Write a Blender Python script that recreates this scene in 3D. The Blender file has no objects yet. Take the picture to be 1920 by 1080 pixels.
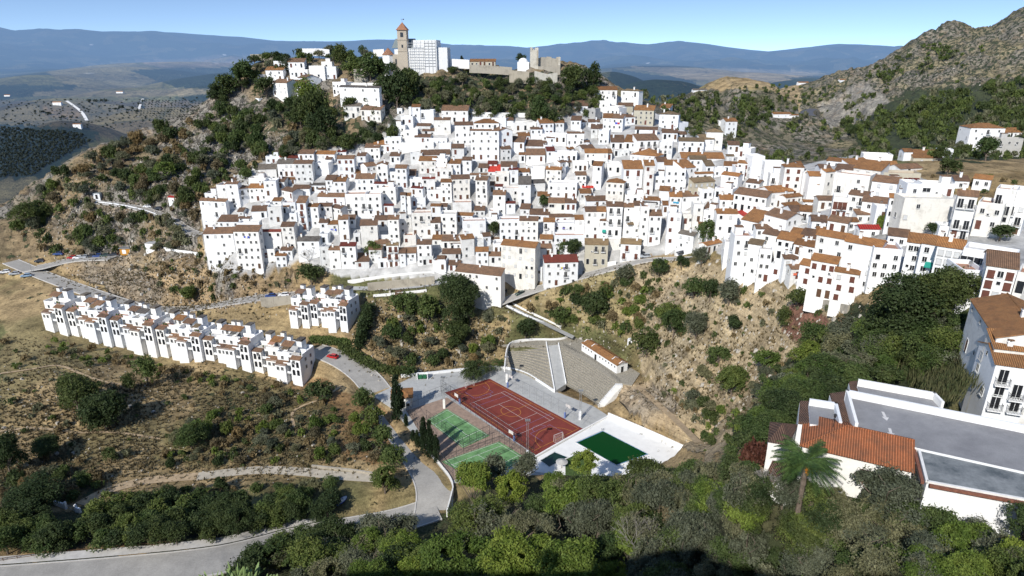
import bpy, bmesh, math, random
import numpy as np
R=math.radians
F=1200.0; HP=440.0; PIT=math.atan(HP/F); CP=math.cos(PIT); SP=math.sin(PIT); CZ=102.0
sc=bpy.context.scene; col=sc.collection
rng=random.Random(7)

# ---------------------------------------------------------------- projection between photo and place
def ray(px,py):
    a=(px-960)/F; b=(540-py)/F
    return (a, CP+b*SP, -SP+b*CP)
def atY(px,py,Y):
    d=ray(px,py); t=Y/d[1]; return (d[0]*t, Y, CZ+d[2]*t)
def atZ(px,py,z):
    d=ray(px,py); t=(z-CZ)/d[2]; return (d[0]*t, d[1]*t, z)
def proj(x,y,z):
    dz=z-CZ; fw=y*CP-dz*SP; u=y*SP+dz*CP
    return 960+F*x/fw, 540-F*u/fw, fw

# ---------------------------------------------------------------- numpy noise
def _hash(ix,iy,s):
    n=(ix.astype(np.int64)*374761393+iy.astype(np.int64)*668265263+s*974634777)&0xffffffff
    n=((n^(n>>13))*1274126177)&0xffffffff
    return ((n^(n>>16))&0xffff)/65535.0
def vnoise(x,y,s=0):
    ix=np.floor(x); iy=np.floor(y); fx=x-ix; fy=y-iy
    fx=fx*fx*(3-2*fx); fy=fy*fy*(3-2*fy)
    a=_hash(ix,iy,s); b=_hash(ix+1,iy,s); c=_hash(ix,iy+1,s); d=_hash(ix+1,iy+1,s)
    return (a*(1-fx)+b*fx)*(1-fy)+(c*(1-fx)+d*fx)*fy
def fbm(x,y,sc_,o=4,s=0,ridge=False):
    x=np.asarray(x,float)/sc_; y=np.asarray(y,float)/sc_; t=0; A=1; tot=0
    for i in range(o):
        n=vnoise(x,y,s+i*17)
        if ridge: n=1-np.abs(2*n-1)
        t=t+A*n; tot+=A; A*=.5; x=x*2.03+5.1; y=y*2.03+1.7
    return t/tot
def sstep(a,b,x):
    t=np.clip((x-a)/(b-a),0,1); return t*t*(3-2*t)

# ---------------------------------------------------------------- the lie of the land: (px, py, Y)
CTRL=[
 # valley floor, sports ground
 (918,710,190),(1097,807,158),(1005,854,144),(834,736,184),(1215,852,144),(1154,872,140),(850,900,135),(760,740,182),(1120,765,172),(1000,700,193),
 # road
 (625,670,200),(700,720,187),(740,790,166),(790,860,147),(830,930,131),(800,975,124),
 # amphitheatre and its top
 (951,648,208),(1046,648,208),(1164,718,186),(1140,640,205),(1185,685,192),
 # slope below village centre
 (960,600,214),(1080,560,218),(1180,560,210),(1000,540,222),(1200,500,218),(1250,480,222),(860,600,216),(760,600,216),(700,560,222),(820,520,228),
 # upper slope and pale slope centre-right
 (1250,600,192),(1250,700,172),(1300,780,150),(1350,560,180),(1400,620,162),(1450,700,140),(1370,700,155),(1500,640,142),(1550,600,140),(1350,850,118),(1420,780,125),
 # village centre rows
 (1000,480,235),(900,480,238),(700,520,232),(620,480,240),(520,480,242),(430,500,240),(900,400,258),(700,400,260),(500,400,262),(1000,400,256),(1150,400,245),
 (900,330,278),(700,330,282),(560,300,296),(1050,330,272),(1180,330,264),(900,270,297),(800,250,306),(1050,270,295),(1150,270,290),(1250,270,282),
 (1000,220,315),(860,215,320),(1130,230,322),(1200,240,310),(1280,300,270),(1300,370,240),(1300,440,220),(1380,300,262),(1380,380,226),(1400,460,190),
 (1480,320,245),(1480,400,208),(1480,480,172),(1560,320,228),(1560,400,190),(1560,480,158),(1540,560,146),(1600,540,140),
 # right arm of the village
 (1650,330,215),(1650,400,178),(1650,470,150),(1750,340,195),(1750,420,155),(1750,500,128),(1700,560,118),(1850,300,235),(1900,340,190),(1870,420,150),(1850,500,118),(1900,540,100),
 (1800,620,98),(1850,700,82),(1920,740,70),(1700,640,104),(1760,700,92),(1600,660,118),(1560,740,105),
 # school terrace
 (1460,880,82),(1600,950,68),(1700,990,62),(1900,1010,54),(1780,730,78),
 # foreground
 (1300,900,105),(1100,920,118),(950,960,120),(1200,1000,90),(1000,1050,88),(800,1060,98),(1400,1050,70),(1700,1080,50),(1000,1250,60),(1300,1250,50),(600,1250,70),(300,1250,75),(1700,1300,35),
 # bottom left
 (200,1045,108),(400,1010,114),(0,1050,106),(600,990,121),(700,1000,120),(150,960,122),(-150,1000,110),
 (300,940,128),(500,885,141),(640,890,138),(700,890,137),(100,900,136),(0,820,152),(250,820,156),(450,800,163),(600,780,168),(650,720,184),
 (100,700,180),(300,720,185),(450,740,182),(580,722,190),(330,680,202),(80,600,222),(0,620,215),(150,610,222),(-200,700,190),(-300,900,140),
 # road above terrace
 (30,510,262),(100,530,250),(230,560,238),(400,590,222),(520,555,235),(560,570,228),(330,575,236),(600,640,208),(440,620,213),
 (200,480,268),(120,485,270),(290,470,266),(400,560,236),(350,520,246),(250,540,244),
 # left hill
 (380,430,262),(300,390,280),(180,380,290),(100,400,292),(0,445,288),(60,372,312),(180,285,336),(300,252,342),(250,320,312),(350,300,308),(420,340,290),(400,230,338),(-60,420,300),(-150,450,300),(-250,480,290),
 (420,185,352),(500,190,340),(480,118,372),(600,110,372),(700,110,372),(640,140,356),(560,170,345),(620,230,322),(530,250,318),(450,270,318),(680,220,318),(740,230,312),(700,290,300),
 (757,132,352),(830,132,350),(900,128,362),(1000,128,360),(1090,130,358),(800,150,338),(900,160,338),(1000,155,340),(1080,165,338),(760,190,326),(900,195,326),(1020,200,320),(1120,180,345),(1180,190,345),
 # mid ridge and gully right of the village
 (1240,210,350),(1310,182,410),(1255,192,400),(1350,185,480),(1300,195,430),(1380,210,450),(1300,250,360),(1400,290,330),(1450,260,420),(1500,300,310),(1560,280,380),(1350,180,560),(1450,230,540),(1620,290,330),(1700,270,400),(1750,285,320),
 (1520,215,700),(1460,205,760),(1420,185,850),(1560,240,560),(1620,255,500),(1500,180,1000),(1400,170,1150),(1600,165,900),
 # right mountain
 (1560,165,860),(1620,140,820),(1700,95,800),(1780,55,780),(1860,60,760),(1920,28,760),(2050,-20,740),(2200,-60,700),
 (1700,200,560),(1800,200,500),(1900,200,460),(1800,130,640),(1900,130,600),(1700,150,680),(1620,200,640),(1850,250,400),(1950,250,360),(2050,200,420),(2050,300,260),(2100,400,170),(2100,600,100),(2100,900,60),
]
PTS=[atY(*c) for c in CTRL]
# around and behind the camera, and the back sides of the ridges (x, y, z)
PTS+=[(0,0,96),(0,12,84),(-30,0,88),(40,0,95),(30,25,69),(-40,30,60),(-80,10,60),(-90,60,20),(80,10,90),(70,35,63),(110,20,82),(120,60,66),(-150,60,0),(-200,80,-5),(0,40,52),(-16,33,66),(60,-20,110),(-60,-30,105),
 (-300,100,-20),(-350,180,-25),(-330,240,-20),(-420,300,-60),(-520,250,-90),
 (-330,420,-40),(-250,440,-10),(-160,450,10),(-80,460,20),(0,460,20),(60,450,20),(120,440,25),(-400,380,-60),(-330,350,-10),(-420,480,-110),(-280,560,-90),(-100,600,-60),(60,620,-40),(180,600,-20),
 (-500,600,-160),(-250,800,-170),(0,850,-150),(200,900,-110),(-700,400,-170),(-900,700,-210),(-500,1100,-220),(0,1200,-210),(350,1150,-120),(300,1500,-210),(700,1500,-150),(-800,200,-160),
 (560,1000,60),(760,1000,120),(1000,900,170),(900,600,230),(1200,700,250),(700,400,190),(900,1300,-40),(1400,1200,60),(1000,300,220),(600,150,150),(400,60,130),(1300,300,280),
]
P_=np.array(PTS); CX=P_[:,:2]; NC=len(P_)
def _k(d2): return d2*np.log(d2+1e-9)*.5
def _tps(lam=1.5):
    S=100.0; X=CX/S
    d2=((X[:,None]-X[None])**2).sum(-1); K=_k(d2)+lam*1e-3*np.eye(NC)
    Pm=np.hstack([np.ones((NC,1)),X]); A=np.zeros((NC+3,NC+3)); A[:NC,:NC]=K; A[:NC,NC:]=Pm; A[NC:,:NC]=Pm.T
    b=np.zeros(NC+3); b[:NC]=P_[:,2]
    return np.linalg.solve(A,b)
W_=_tps()
def tps(x,y):
    x=np.asarray(x,float).ravel()/100; y=np.asarray(y,float).ravel()/100; out=np.empty_like(x)
    for i in range(0,len(x),40000):
        xs=x[i:i+40000,None]; ys=y[i:i+40000,None]
        d2=(xs-CX[None,:,0]/100)**2+(ys-CX[None,:,1]/100)**2
        out[i:i+40000]=_k(d2)@W_[:NC]+W_[NC]+W_[NC+1]*xs[:,0]+W_[NC+2]*ys[:,0]
    return out
SKY=[(-400,66),(0,58),(40,66),(100,62),(200,67),(300,63),(400,68),(470,72),(520,76),(600,77),(680,75),(760,72),(800,75),(850,82),(950,85),(1000,88),(1060,84),(1130,77),(1170,80),(1215,82),(1270,76),(1330,82),(1400,90),(1440,93),(1500,88),(1570,82),(1640,85),(1690,88),(1800,93),(2000,90),(2400,85)]
# distant hills: px, py of the top, distance, half width px, half depth
HILLS=[(200,118,8500,260,1500),(60,128,7000,180,1200),(330,112,10500,300,1800),(420,130,6000,200,900),(90,163,4300,180,500),(240,150,5200,170,600),(380,152,4600,150,500),(300,182,3000,260,350),(90,196,2300,200,260),
 (1150,131,3900,130,600),(1255,141,3100,170,500),(1370,153,2600,170,450),(1500,150,2500,110,380),(1250,120,9000,220,1500),(1400,130,7500,250,1300),(1560,136,5200,220,900),(1680,140,4000,120,700),(1330,164,2000,120,260),(1450,162,1900,100,240)]
def farz(x,y):
    r=np.hypot(x,y); az=np.arctan2(x,y); px=960+F*np.tan(np.clip(az,-1.2,1.2))/CP
    base=-235+70*(fbm(x,y,1400,4,3)-.5)*sstep(900,2500,r)
    sk=np.interp(px,[s[0] for s in SKY],[s[1] for s in SKY])
    R0=23000.0; top=102+R0*(97-sk)/F*CP*.98
    prof=np.exp(-((r-R0)/5200)**2*np.where(r<R0,1,.3))
    z=base+(top+235)*prof+ (fbm(x,y,3800,5,9,True)-.55)*620*sstep(9000,14000,r)*(1-sstep(R0-3500,R0-500,r))
    for (hx,hy,hr,wx,wr) in HILLS:
        ht=102-(hy-100)/F*hr-base*0+235
        g=np.exp(-((px-hx)/wx)**2-((r-hr)/wr)**2)
        z=np.maximum(z, -235+ht*g*(.86+.28*fbm(x,y,hr*.12,4,int(hx))))
    return z
# plots levelled for roads and courts: filled in later as (polygon/segments, height)
ROADS=[]; PADS=[]
def rockmask(x,y,z):
    px,py,fw=proj(x,y,z)
    return px,py
def base_h(x,y):
    x=np.asarray(x,float); y=np.asarray(y,float); sh=x.shape
    r=np.hypot(x,y); zn=tps(x,y).reshape(sh); zf=farz(x,y)
    t=sstep(950,1500,r)
    return zn*(1-t)+zf*t
def rough(x,y,z0):
    "rock relief added on the wild slopes"
    px,py,fw=proj(x,y,z0); r=np.hypot(x,y)
    m=np.zeros_like(z0)
    left=sstep(780,640,px)*sstep(520,470,py)*sstep(150,190,py+0*px)*sstep(210,250,r)*(1-sstep(500,700,r))
    vil=(sstep(360,400,px)*sstep(250,300,py-(px<560)*40))      # keep the village smooth
    left*=1-np.clip(vil,0,1)
    top=sstep(215,200,py)*sstep(720,760,px)*sstep(1180,1120,px)*sstep(290,310,r)*(1-sstep(400,460,r))
    cl=sstep(380,420,px)*sstep(760,700,px)*sstep(300,270,py)*sstep(160,180,py)*sstep(280,300,r)*(1-sstep(380,420,r))
    mt=sstep(1480,1600,px)*sstep(270,200,py)*sstep(430,520,r)*(1-sstep(1100,1500,r))
    gu=sstep(1230,1270,px)*sstep(300,260,py)*sstep(330,380,r)*(1-sstep(700,900,r))*.45
    cf=sstep(250,290,px)*sstep(460,400,px)*sstep(500,520,py)*sstep(600,560,py)*.5
    m=np.maximum.reduce([left,top,cl,mt*1.9,gu,cf])
    n=fbm(x,y,16,5,21,True)-.55
    n2=fbm(x,y,60,3,5,True)-.5
    out=m*(n*9+n2*6*(r>450)*1.5)
    out=out+(fbm(x,y,9,4,31)-.5)*1.1*sstep(60,120,r)*(1-sstep(1000,1500,r))*(1-np.clip(vil*sstep(640,600,py)*sstep(1,.5,m),0,1))
    return out,m
def seg_d(x,y,a,b):
    dx=b[0]-a[0]; dy=b[1]-a[1]; L=dx*dx+dy*dy
    t=np.clip(((x-a[0])*dx+(y-a[1])*dy)/L,0,1)
    return np.hypot(x-a[0]-t*dx,y-a[1]-t*dy), a[2]+t*(b[2]-a[2])
def poly_in(x,y,pl):
    c=np.zeros(np.shape(x),bool); n=len(pl)
    for i in range(n):
        x1,y1=pl[i][:2]; x2,y2=pl[(i+1)%n][:2]
        if y1==y2: continue
        c^=((y1>y)!=(y2>y))&(x<(x2-x1)*(y-y1)/(y2-y1)+x1)
    return c
def ground(x,y,flat=True):
    x=np.asarray(x,float); y=np.asarray(y,float)
    z=base_h(x,y); d,m=rough(x,y,z); z=z+d
    if flat:
        for (pts,w,dz) in ROADS:
            xs=[p[0] for p in pts]; ys=[p[1] for p in pts]
            bb=(x>min(xs)-w-8)&(x<max(xs)+w+8)&(y>min(ys)-w-8)&(y<max(ys)+w+8)
            if not bb.any(): continue
            X=x[bb]; Y=y[bb]; best=np.full(X.shape,1e9); zz=np.zeros(X.shape)
            for i in range(len(pts)-1):
                dd,zs=seg_d(X,Y,pts[i],pts[i+1]); k=dd<best; best[k]=dd[k]; zz[k]=zs[k]
            t=1-sstep(w*.5+.8,w*.5+4.5,best); z[bb]=z[bb]*(1-t)+(zz-dz)*t
        for (pl,h) in PADS:
            n=len(pl); best=np.full(x.shape,1e9)
            xs=[p[0] for p in pl]; ys=[p[1] for p in pl]
            bb=(x>min(xs)-8)&(x<max(xs)+8)&(y>min(ys)-8)&(y<max(ys)+8)
            if not bb.any(): continue
            X=x[bb]; Y=y[bb]; best=np.full(X.shape,1e9)
            for i in range(n):
                a=pl[i]; b=pl[(i+1)%n]
                dd,_=seg_d(X,Y,(a[0],a[1],0),(b[0],b[1],0)); best=np.minimum(best,dd)
            best[poly_in(X,Y,pl)]=0
            t=1-sstep(.6,4.0,best); z[bb]=z[bb]*(1-t)+h*t
    return z
def gz(x,y): return float(ground(np.array([float(x)]),np.array([float(y)]))[0])
GRS=np.concatenate([np.linspace(16,80,60,endpoint=False),np.linspace(80,400,330,endpoint=False),np.geomspace(400,1300,190,endpoint=False),np.geomspace(1300,42000,230)])
GAZ=np.linspace(math.radians(-50),math.radians(53),760); GH=None; GB=None
def make_cache():
    "heights of the ground sheet on its own polar grid; placement and mesh share it"
    global GH,GB,GX,GY
    A,RR=np.meshgrid(GAZ,GRS); GX=RR*np.sin(A); GY=RR*np.cos(A)
    GH=ground(GX.ravel(),GY.ravel()).reshape(GX.shape); GB=base_h(GX,GY)
def gh(x,y):
    x=np.asarray(x,float); y=np.asarray(y,float); r=np.clip(np.hypot(x,y),GRS[0],GRS[-1]-1); a=np.arctan2(x,y)
    j=np.clip((a-GAZ[0])/(GAZ[1]-GAZ[0]),0,len(GAZ)-1.001); j0=j.astype(int); u=j-j0
    i0=np.clip(np.searchsorted(GRS,r,side='right')-1,0,len(GRS)-2); t=(r-GRS[i0])/(GRS[i0+1]-GRS[i0])
    return (GH[i0,j0]*(1-u)+GH[i0,j0+1]*u)*(1-t)+(GH[i0+1,j0]*(1-u)+GH[i0+1,j0+1]*u)*t
def gz(x,y): return float(gh(np.array([float(x)]),np.array([float(y)]))[0])
def hit(px,py,smooth=False,ymin=25):
    "where the line of sight through a photo pixel meets the ground"
    d=ray(px,py); hr=math.hypot(d[0],d[1]); a=math.atan2(d[0],d[1])
    j=min(max((a-GAZ[0])/(GAZ[1]-GAZ[0]),0),len(GAZ)-1.001) if GB is not None else 0; j0=int(j); u=j-j0
    H=GB if (smooth or GH is None) else GH; G=H[:,j0]*(1-u)+H[:,j0+1]*u; Z=CZ+d[2]*GRS/hr
    k=np.nonzero((Z<G)&(GRS>ymin))[0]
    if len(k)==0: return None
    k=k[0]
    if k==0: rr=GRS[0]
    else:
        a_=Z[k-1]-G[k-1]; b_=G[k]-Z[k]; t=min(1,max(0,a_/(a_+b_+1e-9))); rr=GRS[k-1]+(GRS[k]-GRS[k-1])*t
    return (d[0]*rr/hr,d[1]*rr/hr,float(CZ+d[2]*rr/hr))
def base_cache():
    global GB
    A,RR=np.meshgrid(GAZ,GRS); GB=base_h(RR*np.sin(A),RR*np.cos(A))

# ---------------------------------------------------------------- materials
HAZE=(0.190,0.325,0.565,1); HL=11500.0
class N:
    def __init__(s,name):
        s.m=bpy.data.materials.new(name); s.m.use_nodes=True; s.t=s.m.node_tree; s.t.nodes.clear()
        s.out=s.n('ShaderNodeOutputMaterial')
    def n(s,ty,**kw):
        x=s.t.nodes.new(ty)
        for k,v in kw.items():
            if k.startswith('_'): x.inputs[k[1:].replace('_',' ')].default_value=v
            else: setattr(x,k,v)
        return x
    def l(s,a,b): s.t.links.new(a,b); return b
    def pos(s): return s.n('ShaderNodeNewGeometry').outputs['Position']
    def obj(s): return s.n('ShaderNodeTexCoord').outputs['Object']
    def noise(s,vec,scale,det=4,rough=.6,out='Fac'):
        x=s.n('ShaderNodeTexNoise'); x.inputs['Scale'].default_value=scale; x.inputs['Detail'].default_value=det; x.inputs['Roughness'].default_value=rough
        s.l(vec,x.inputs['Vector']); return x.outputs[out]
    def ramp(s,fac,stops):
        x=s.n('ShaderNodeValToRGB'); s.l(fac,x.inputs[0]); e=x.color_ramp.elements
        while len(e)<len(stops): e.new(.5)
        for i,(p,c) in enumerate(stops):
            e[i].position=p; e[i].color=(c if len(c)==4 else (*c,1)) if not isinstance(c,(int,float)) else (c,c,c,1)
        return x.outputs[0]
    def mix(s,fac,a,b,mode='MIX'):
        x=s.n('ShaderNodeMix',data_type='RGBA',blend_type=mode)
        for sock,v in ((x.inputs[0],fac),(x.inputs[6],a),(x.inputs[7],b)):
            if isinstance(v,(int,float)): sock.default_value=v
            elif isinstance(v,tuple): sock.default_value=v if len(v)==4 else (*v,1)
            else: s.l(v,sock)
        return x.outputs[2]
    def math(s,op,a,b=None,c=None):
        x=s.n('ShaderNodeMath',operation=op)
        for i,v in enumerate((a,b,c)):
            if v is None: continue
            if isinstance(v,(int,float)): x.inputs[i].default_value=v
            else: s.l(v,x.inputs[i])
        return x.outputs[0]
    def bump(s,h,dist=.1,st=1.0):
        x=s.n('ShaderNodeBump'); x.inputs['Distance'].default_value=dist; x.inputs['Strength'].default_value=st; s.l(h,x.inputs['Height']); return x.outputs[0]
    def bsdf(s,colr,rough=.85,normal=None,spec=.25,metal=0):
        x=s.n('ShaderNodeBsdfPrincipled'); x.inputs['Roughness'].default_value=rough if isinstance(rough,(int,float)) else .5
        if not isinstance(rough,(int,float)): s.l(rough,x.inputs['Roughness'])
        x.inputs['Specular IOR Level'].default_value=spec; x.inputs['Metallic'].default_value=metal
        if isinstance(colr,tuple): x.inputs['Base Color'].default_value=(*colr,1) if len(colr)==3 else colr
        else: s.l(colr,x.inputs['Base Color'])
        if normal is not None: s.l(normal,x.inputs['Normal'])
        return x.outputs[0]
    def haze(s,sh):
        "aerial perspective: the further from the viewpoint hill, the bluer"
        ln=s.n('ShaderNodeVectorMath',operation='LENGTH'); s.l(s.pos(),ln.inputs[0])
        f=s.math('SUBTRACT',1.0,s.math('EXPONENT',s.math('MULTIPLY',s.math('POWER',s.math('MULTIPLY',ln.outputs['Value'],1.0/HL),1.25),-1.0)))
        e=s.n('ShaderNodeEmission'); e.inputs[0].default_value=HAZE  # blue emission mixed into the surface stands in for haze
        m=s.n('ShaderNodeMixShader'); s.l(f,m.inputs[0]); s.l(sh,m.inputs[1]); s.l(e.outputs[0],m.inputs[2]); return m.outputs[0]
    def done(s,sh,haze=False):
        s.l(s.haze(sh) if haze else sh,s.out.inputs[0]); return s.m
M={}
def mat_ground():
    k=N('ground'); p=k.pos()
    a=k.n('ShaderNodeAttribute',attribute_name='col').outputs['Color']
    rk=k.n('ShaderNodeAttribute',attribute_name='rock').outputs['Fac']
    gr=k.n('ShaderNodeAttribute',attribute_name='scrub').outputs['Fac']
    n1=k.noise(p,1.3,8,.75); n2=k.noise(p,.16,6,.65); n3=k.noise(p,4.5,5,.7)
    # grass and pale stones
    v=k.ramp(n2,[(.3,.55),(.7,1.4)]); c=k.mix(1.0,a,v,'MULTIPLY')
    wild=k.math('GREATER_THAN',gr,-.3); v=k.ramp(n1,[(.34,.58),(.5,1.0),(.68,1.38)]); c=k.mix(wild,c,k.mix(1.0,c,v,'MULTIPLY'))
    v=k.ramp(n3,[(.62,0.),(.72,1.)]); c=k.mix(k.math('MULTIPLY',k.math('MULTIPLY',v,.22),wild),c,(.5,.45,.36))
    mp_=k.n('ShaderNodeMapping'); mp_.inputs['Scale'].default_value=(.045,.045,.85); k.l(p,mp_.inputs['Vector']); led=k.noise(mp_.outputs[0],1.0,5,.65); c=k.mix(wild,c,k.mix(1.0,c,k.ramp(led,[(.36,.66),(.5,1.),(.64,1.22)]),'MULTIPLY'))
    # rock: cracks and blotches
    vo=k.n('ShaderNodeTexVoronoi',feature='DISTANCE_TO_EDGE'); vo.inputs['Scale'].default_value=.17
    wv=k.n('ShaderNodeVectorMath',operation='ADD'); k.l(p,wv.inputs[0])
    nn=k.n('ShaderNodeTexNoise'); nn.inputs['Scale'].default_value=.35; nn.inputs['Detail'].default_value=4; k.l(p,nn.inputs['Vector'])
    sc2=k.n('ShaderNodeVectorMath',operation='SCALE'); k.l(nn.outputs['Color'],sc2.inputs[0]); sc2.inputs['Scale'].default_value=9.; k.l(sc2.outputs[0],wv.inputs[1]); k.l(wv.outputs[0],vo.inputs['Vector'])
    crk=k.ramp(vo.outputs['Distance'],[(0.,.45),(.10,1.)])
    rc=k.mix(n2,(.34,.315,.27),(.20,.185,.16)); rc=k.mix(k.ramp(k.noise(p,.07,5,.6),[(.52,0.),(.68,.75)]),rc,(.42,.29,.17))
    rc=k.mix(1.0,rc,crk,'MULTIPLY'); rc=k.mix(1.0,rc,k.ramp(n1,[(.34,.40),(.48,.95),(.62,1.3)]),'MULTIPLY'); rc=k.mix(1.0,rc,k.ramp(n3,[(.35,.6),(.6,1.15)]),'MULTIPLY')
    c=k.mix(rk,c,rc)
    # low scrub as dark flecks
    sn=k.noise(p,.30,6,.7); th=k.math('SUBTRACT',sn,k.math('SUBTRACT',.74,k.math('MULTIPLY',gr,.36)))
    sm=k.ramp(k.math('ADD',.5,k.math('MULTIPLY',th,9.)),[(.45,0.),(.6,1.)])
    sccol=k.mix(n3,(.022,.032,.016),(.085,.095,.045))
    c=k.mix(sm,c,sccol)
    h=k.math('ADD',k.math('MULTIPLY',n1,.7),k.math('MULTIPLY',k.math('ADD',crk,n2),k.math('MULTIPLY',rk,2.2)))
    h=k.math('ADD',h,k.math('MULTIPLY',sm,1.2))
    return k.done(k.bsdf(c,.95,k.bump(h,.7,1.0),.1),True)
def far_mat():
    k=N('far_country'); p=k.pos()
    a=k.n('ShaderNodeAttribute',attribute_name='col').outputs['Color']
    gr=k.n('ShaderNodeAttribute',attribute_name='scrub').outputs['Fac']
    n1=k.noise(p,.012,8,.75); n2=k.noise(p,.0022,5,.6)
    c=k.mix(1.0,a,k.ramp(n2,[(.3,.7),(.7,1.3)]),'MULTIPLY'); c=k.mix(1.0,c,k.ramp(n1,[(.35,.6),(.65,1.4)]),'MULTIPLY')
    vo=k.n('ShaderNodeTexVoronoi'); vo.inputs['Scale'].default_value=.0030; k.l(p,vo.inputs['Vector'])
    c=k.mix(k.ramp(k.n('ShaderNodeSeparateColor').outputs[0],[(0,0.),(1,0.)]),c,c)
    fl=k.ramp(vo.outputs['Color'],[(.60,0.),(.66,.5)]); c=k.mix(fl,c,(.24,.20,.105)); ve=k.n('ShaderNodeTexVoronoi',feature='DISTANCE_TO_EDGE'); ve.inputs['Scale'].default_value=.0030; k.l(p,ve.inputs['Vector']); c=k.mix(k.ramp(ve.outputs['Distance'],[(.008,.45),(.03,0.)]),c,(.035,.05,.03))
    sn=k.noise(p,.06,5,.75); th=k.math('SUBTRACT',sn,k.math('SUBTRACT',.76,k.math('MULTIPLY',gr,.44)))
    c=k.mix(k.ramp(k.math('ADD',.5,k.math('MULTIPLY',th,8.)),[(.45,0.),(.58,1.)]),c,(.022,.035,.024))
    sv=k.n('ShaderNodeTexVoronoi'); sv.inputs['Scale'].default_value=.0028; k.l(p,sv.inputs['Vector']); sp=k.math('MULTIPLY',k.ramp(sv.outputs['Distance'],[(.10,1.),(.16,0.)]),k.ramp(k.noise(p,.0004,3,.6),[(.56,0.),(.62,1.)])); c=k.mix(k.math('MULTIPLY',sp,.9),c,(.85,.80,.74))
    n9=k.noise(p,.0009,6,.62); c=k.mix(1.0,c,k.ramp(n9,[(.35,.55),(.65,1.5)]),'MULTIPLY')
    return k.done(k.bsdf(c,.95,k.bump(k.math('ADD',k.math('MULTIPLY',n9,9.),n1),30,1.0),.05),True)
def mat_wall(name,base,grime,amt=.35):
    k=N(name); p=k.pos(); o=k.obj()
    n=k.noise(p,.35,6,.7); n2=k.noise(p,2.4,5,.7)
    st=k.n('ShaderNodeMapping'); st.inputs['Scale'].default_value=(1.6,1.6,.22); k.l(p,st.inputs['Vector'])
    n3=k.noise(st.outputs[0],1.0,5,.7)
    f=k.ramp(n,[(.50,0.),(.74,amt)]); c=k.mix(f,base,grime)
    f=k.ramp(n3,[(.54,0.),(.78,amt*.9)]); c=k.mix(f,c,grime)
    c=k.mix(1.0,c,k.ramp(n2,[(.3,.93),(.6,1.)]),'MULTIPLY')
    oi=k.n('ShaderNodeObjectInfo'); c=k.mix(1.0,c,k.ramp(oi.outputs['Random'],[(0.,(.86,.88,.90)),(.5,(1.,1.,1.)),(1.,(.97,.95,.90))]),'MULTIPLY')
    return k.done(k.bsdf(c,.9,k.bump(n2,.05,.5),.2))
def mat_tile(name,c1,c2,c3,pitch=.25):
    k=N(name); o=k.obj(); p=k.pos()
    sep=k.n('ShaderNodeSeparateXYZ'); k.l(o,sep.inputs[0])
    w=k.math('SINE',k.math('MULTIPLY',sep.outputs[0],6.2832/pitch))
    w2=k.math('FRACT',k.math('MULTIPLY',sep.outputs[1],1/.42))
    n=k.noise(p,.7,5,.7); n2=k.noise(p,5.,3,.6); oi=k.n('ShaderNodeObjectInfo')
    c=k.mix(k.ramp(n2,[(.35,0.),(.65,1.)]),c1,c2); c=k.mix(k.ramp(n,[(.42,0.),(.68,.85)]),c,c3)
    c=k.mix(1.0,c,k.ramp(oi.outputs['Random'],[(0.,(.72,.72,.76)),(.5,(1.,1.,1.)),(1.,(1.25,1.18,1.08))]),'MULTIPLY')
    c=k.mix(1.0,c,k.ramp(w,[(-.0,.55),(.55,1.)]),'MULTIPLY')
    h=k.math('ADD',w,k.math('MULTIPLY',w2,-.35))
    return k.done(k.bsdf(c,.85,k.bump(h,.07,1.0),.2))
def mat_plain(name,c,rough=.7,var=.15,scale=1.2,spec=.3,metal=0,bump=0.02):
    k=N(name); p=k.pos(); n=k.noise(p,scale,5,.65)
    cc=k.mix(1.0,c,k.ramp(n,[(.3,1-var),(.7,1+var)]),'MULTIPLY')
    return k.done(k.bsdf(cc,rough,k.bump(n,bump,.6) if bump else None,spec,metal))
def mat_leaf(name,a,b,dark=.55,tr=.36):
    k=N(name); oi=k.n('ShaderNodeObjectInfo'); p=k.pos()
    n=k.noise(p,.55,3,.6); n2=k.noise(p,3.3,2,.5)
    c=k.mix(k.ramp(n,[(.35,0.),(.65,1.)]),a,b)
    c=k.mix(1.0,c,k.ramp(n2,[(.3,dark),(.7,1.35)]),'MULTIPLY')
    c=k.mix(1.0,c,k.ramp(oi.outputs['Random'],[(0.,(.65,.72,.75)),(.5,(1.,1.,1.)),(1.,(1.35,1.22,1.0))]),'MULTIPLY')
    d=k.bsdf(c,.65,None,.25); t=k.n('ShaderNodeBsdfTranslucent'); k.l(c,t.inputs[0])
    m=k.n('ShaderNodeMixShader'); m.inputs[0].default_value=tr; k.l(d,m.inputs[1]); k.l(t.outputs[0],m.inputs[2])
    return k.done(m.outputs[0])
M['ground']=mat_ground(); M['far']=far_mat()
M['white']=mat_wall('whitewash',(.87,.87,.865),(.60,.59,.56),.26)
M['aged']=mat_wall('aged_whitewash',(.78,.77,.74),(.42,.40,.36),.7)
M['beige']=mat_wall('beige_render',(.52,.48,.38),(.33,.30,.24),.5)
M['stonewall']=mat_wall('rubble_stone',(.42,.38,.31),(.20,.18,.15),.8)
M['brickred']=mat_wall('brick',(.33,.19,.13),(.25,.16,.12),.5)
M['concrete']=mat_wall('concrete',(.46,.45,.43),(.28,.27,.26),.5)
M['scaff']=mat_wall('scaffold_sheeting',(.76,.76,.75),(.55,.55,.53),.4)
M['flatroof']=mat_wall('terrace_floor',(.62,.60,.57),(.36,.33,.30),.7)
M['terra']=mat_wall('terracotta_floor',(.40,.22,.15),(.30,.20,.15),.5)
M['b']=mat_tile('brown_roof_tiles',(.34,.195,.115),(.44,.27,.165),(.21,.14,.10))
M['o']=mat_tile('orange_roof_tiles',(.50,.225,.085),(.56,.30,.13),(.30,.16,.08))
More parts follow.
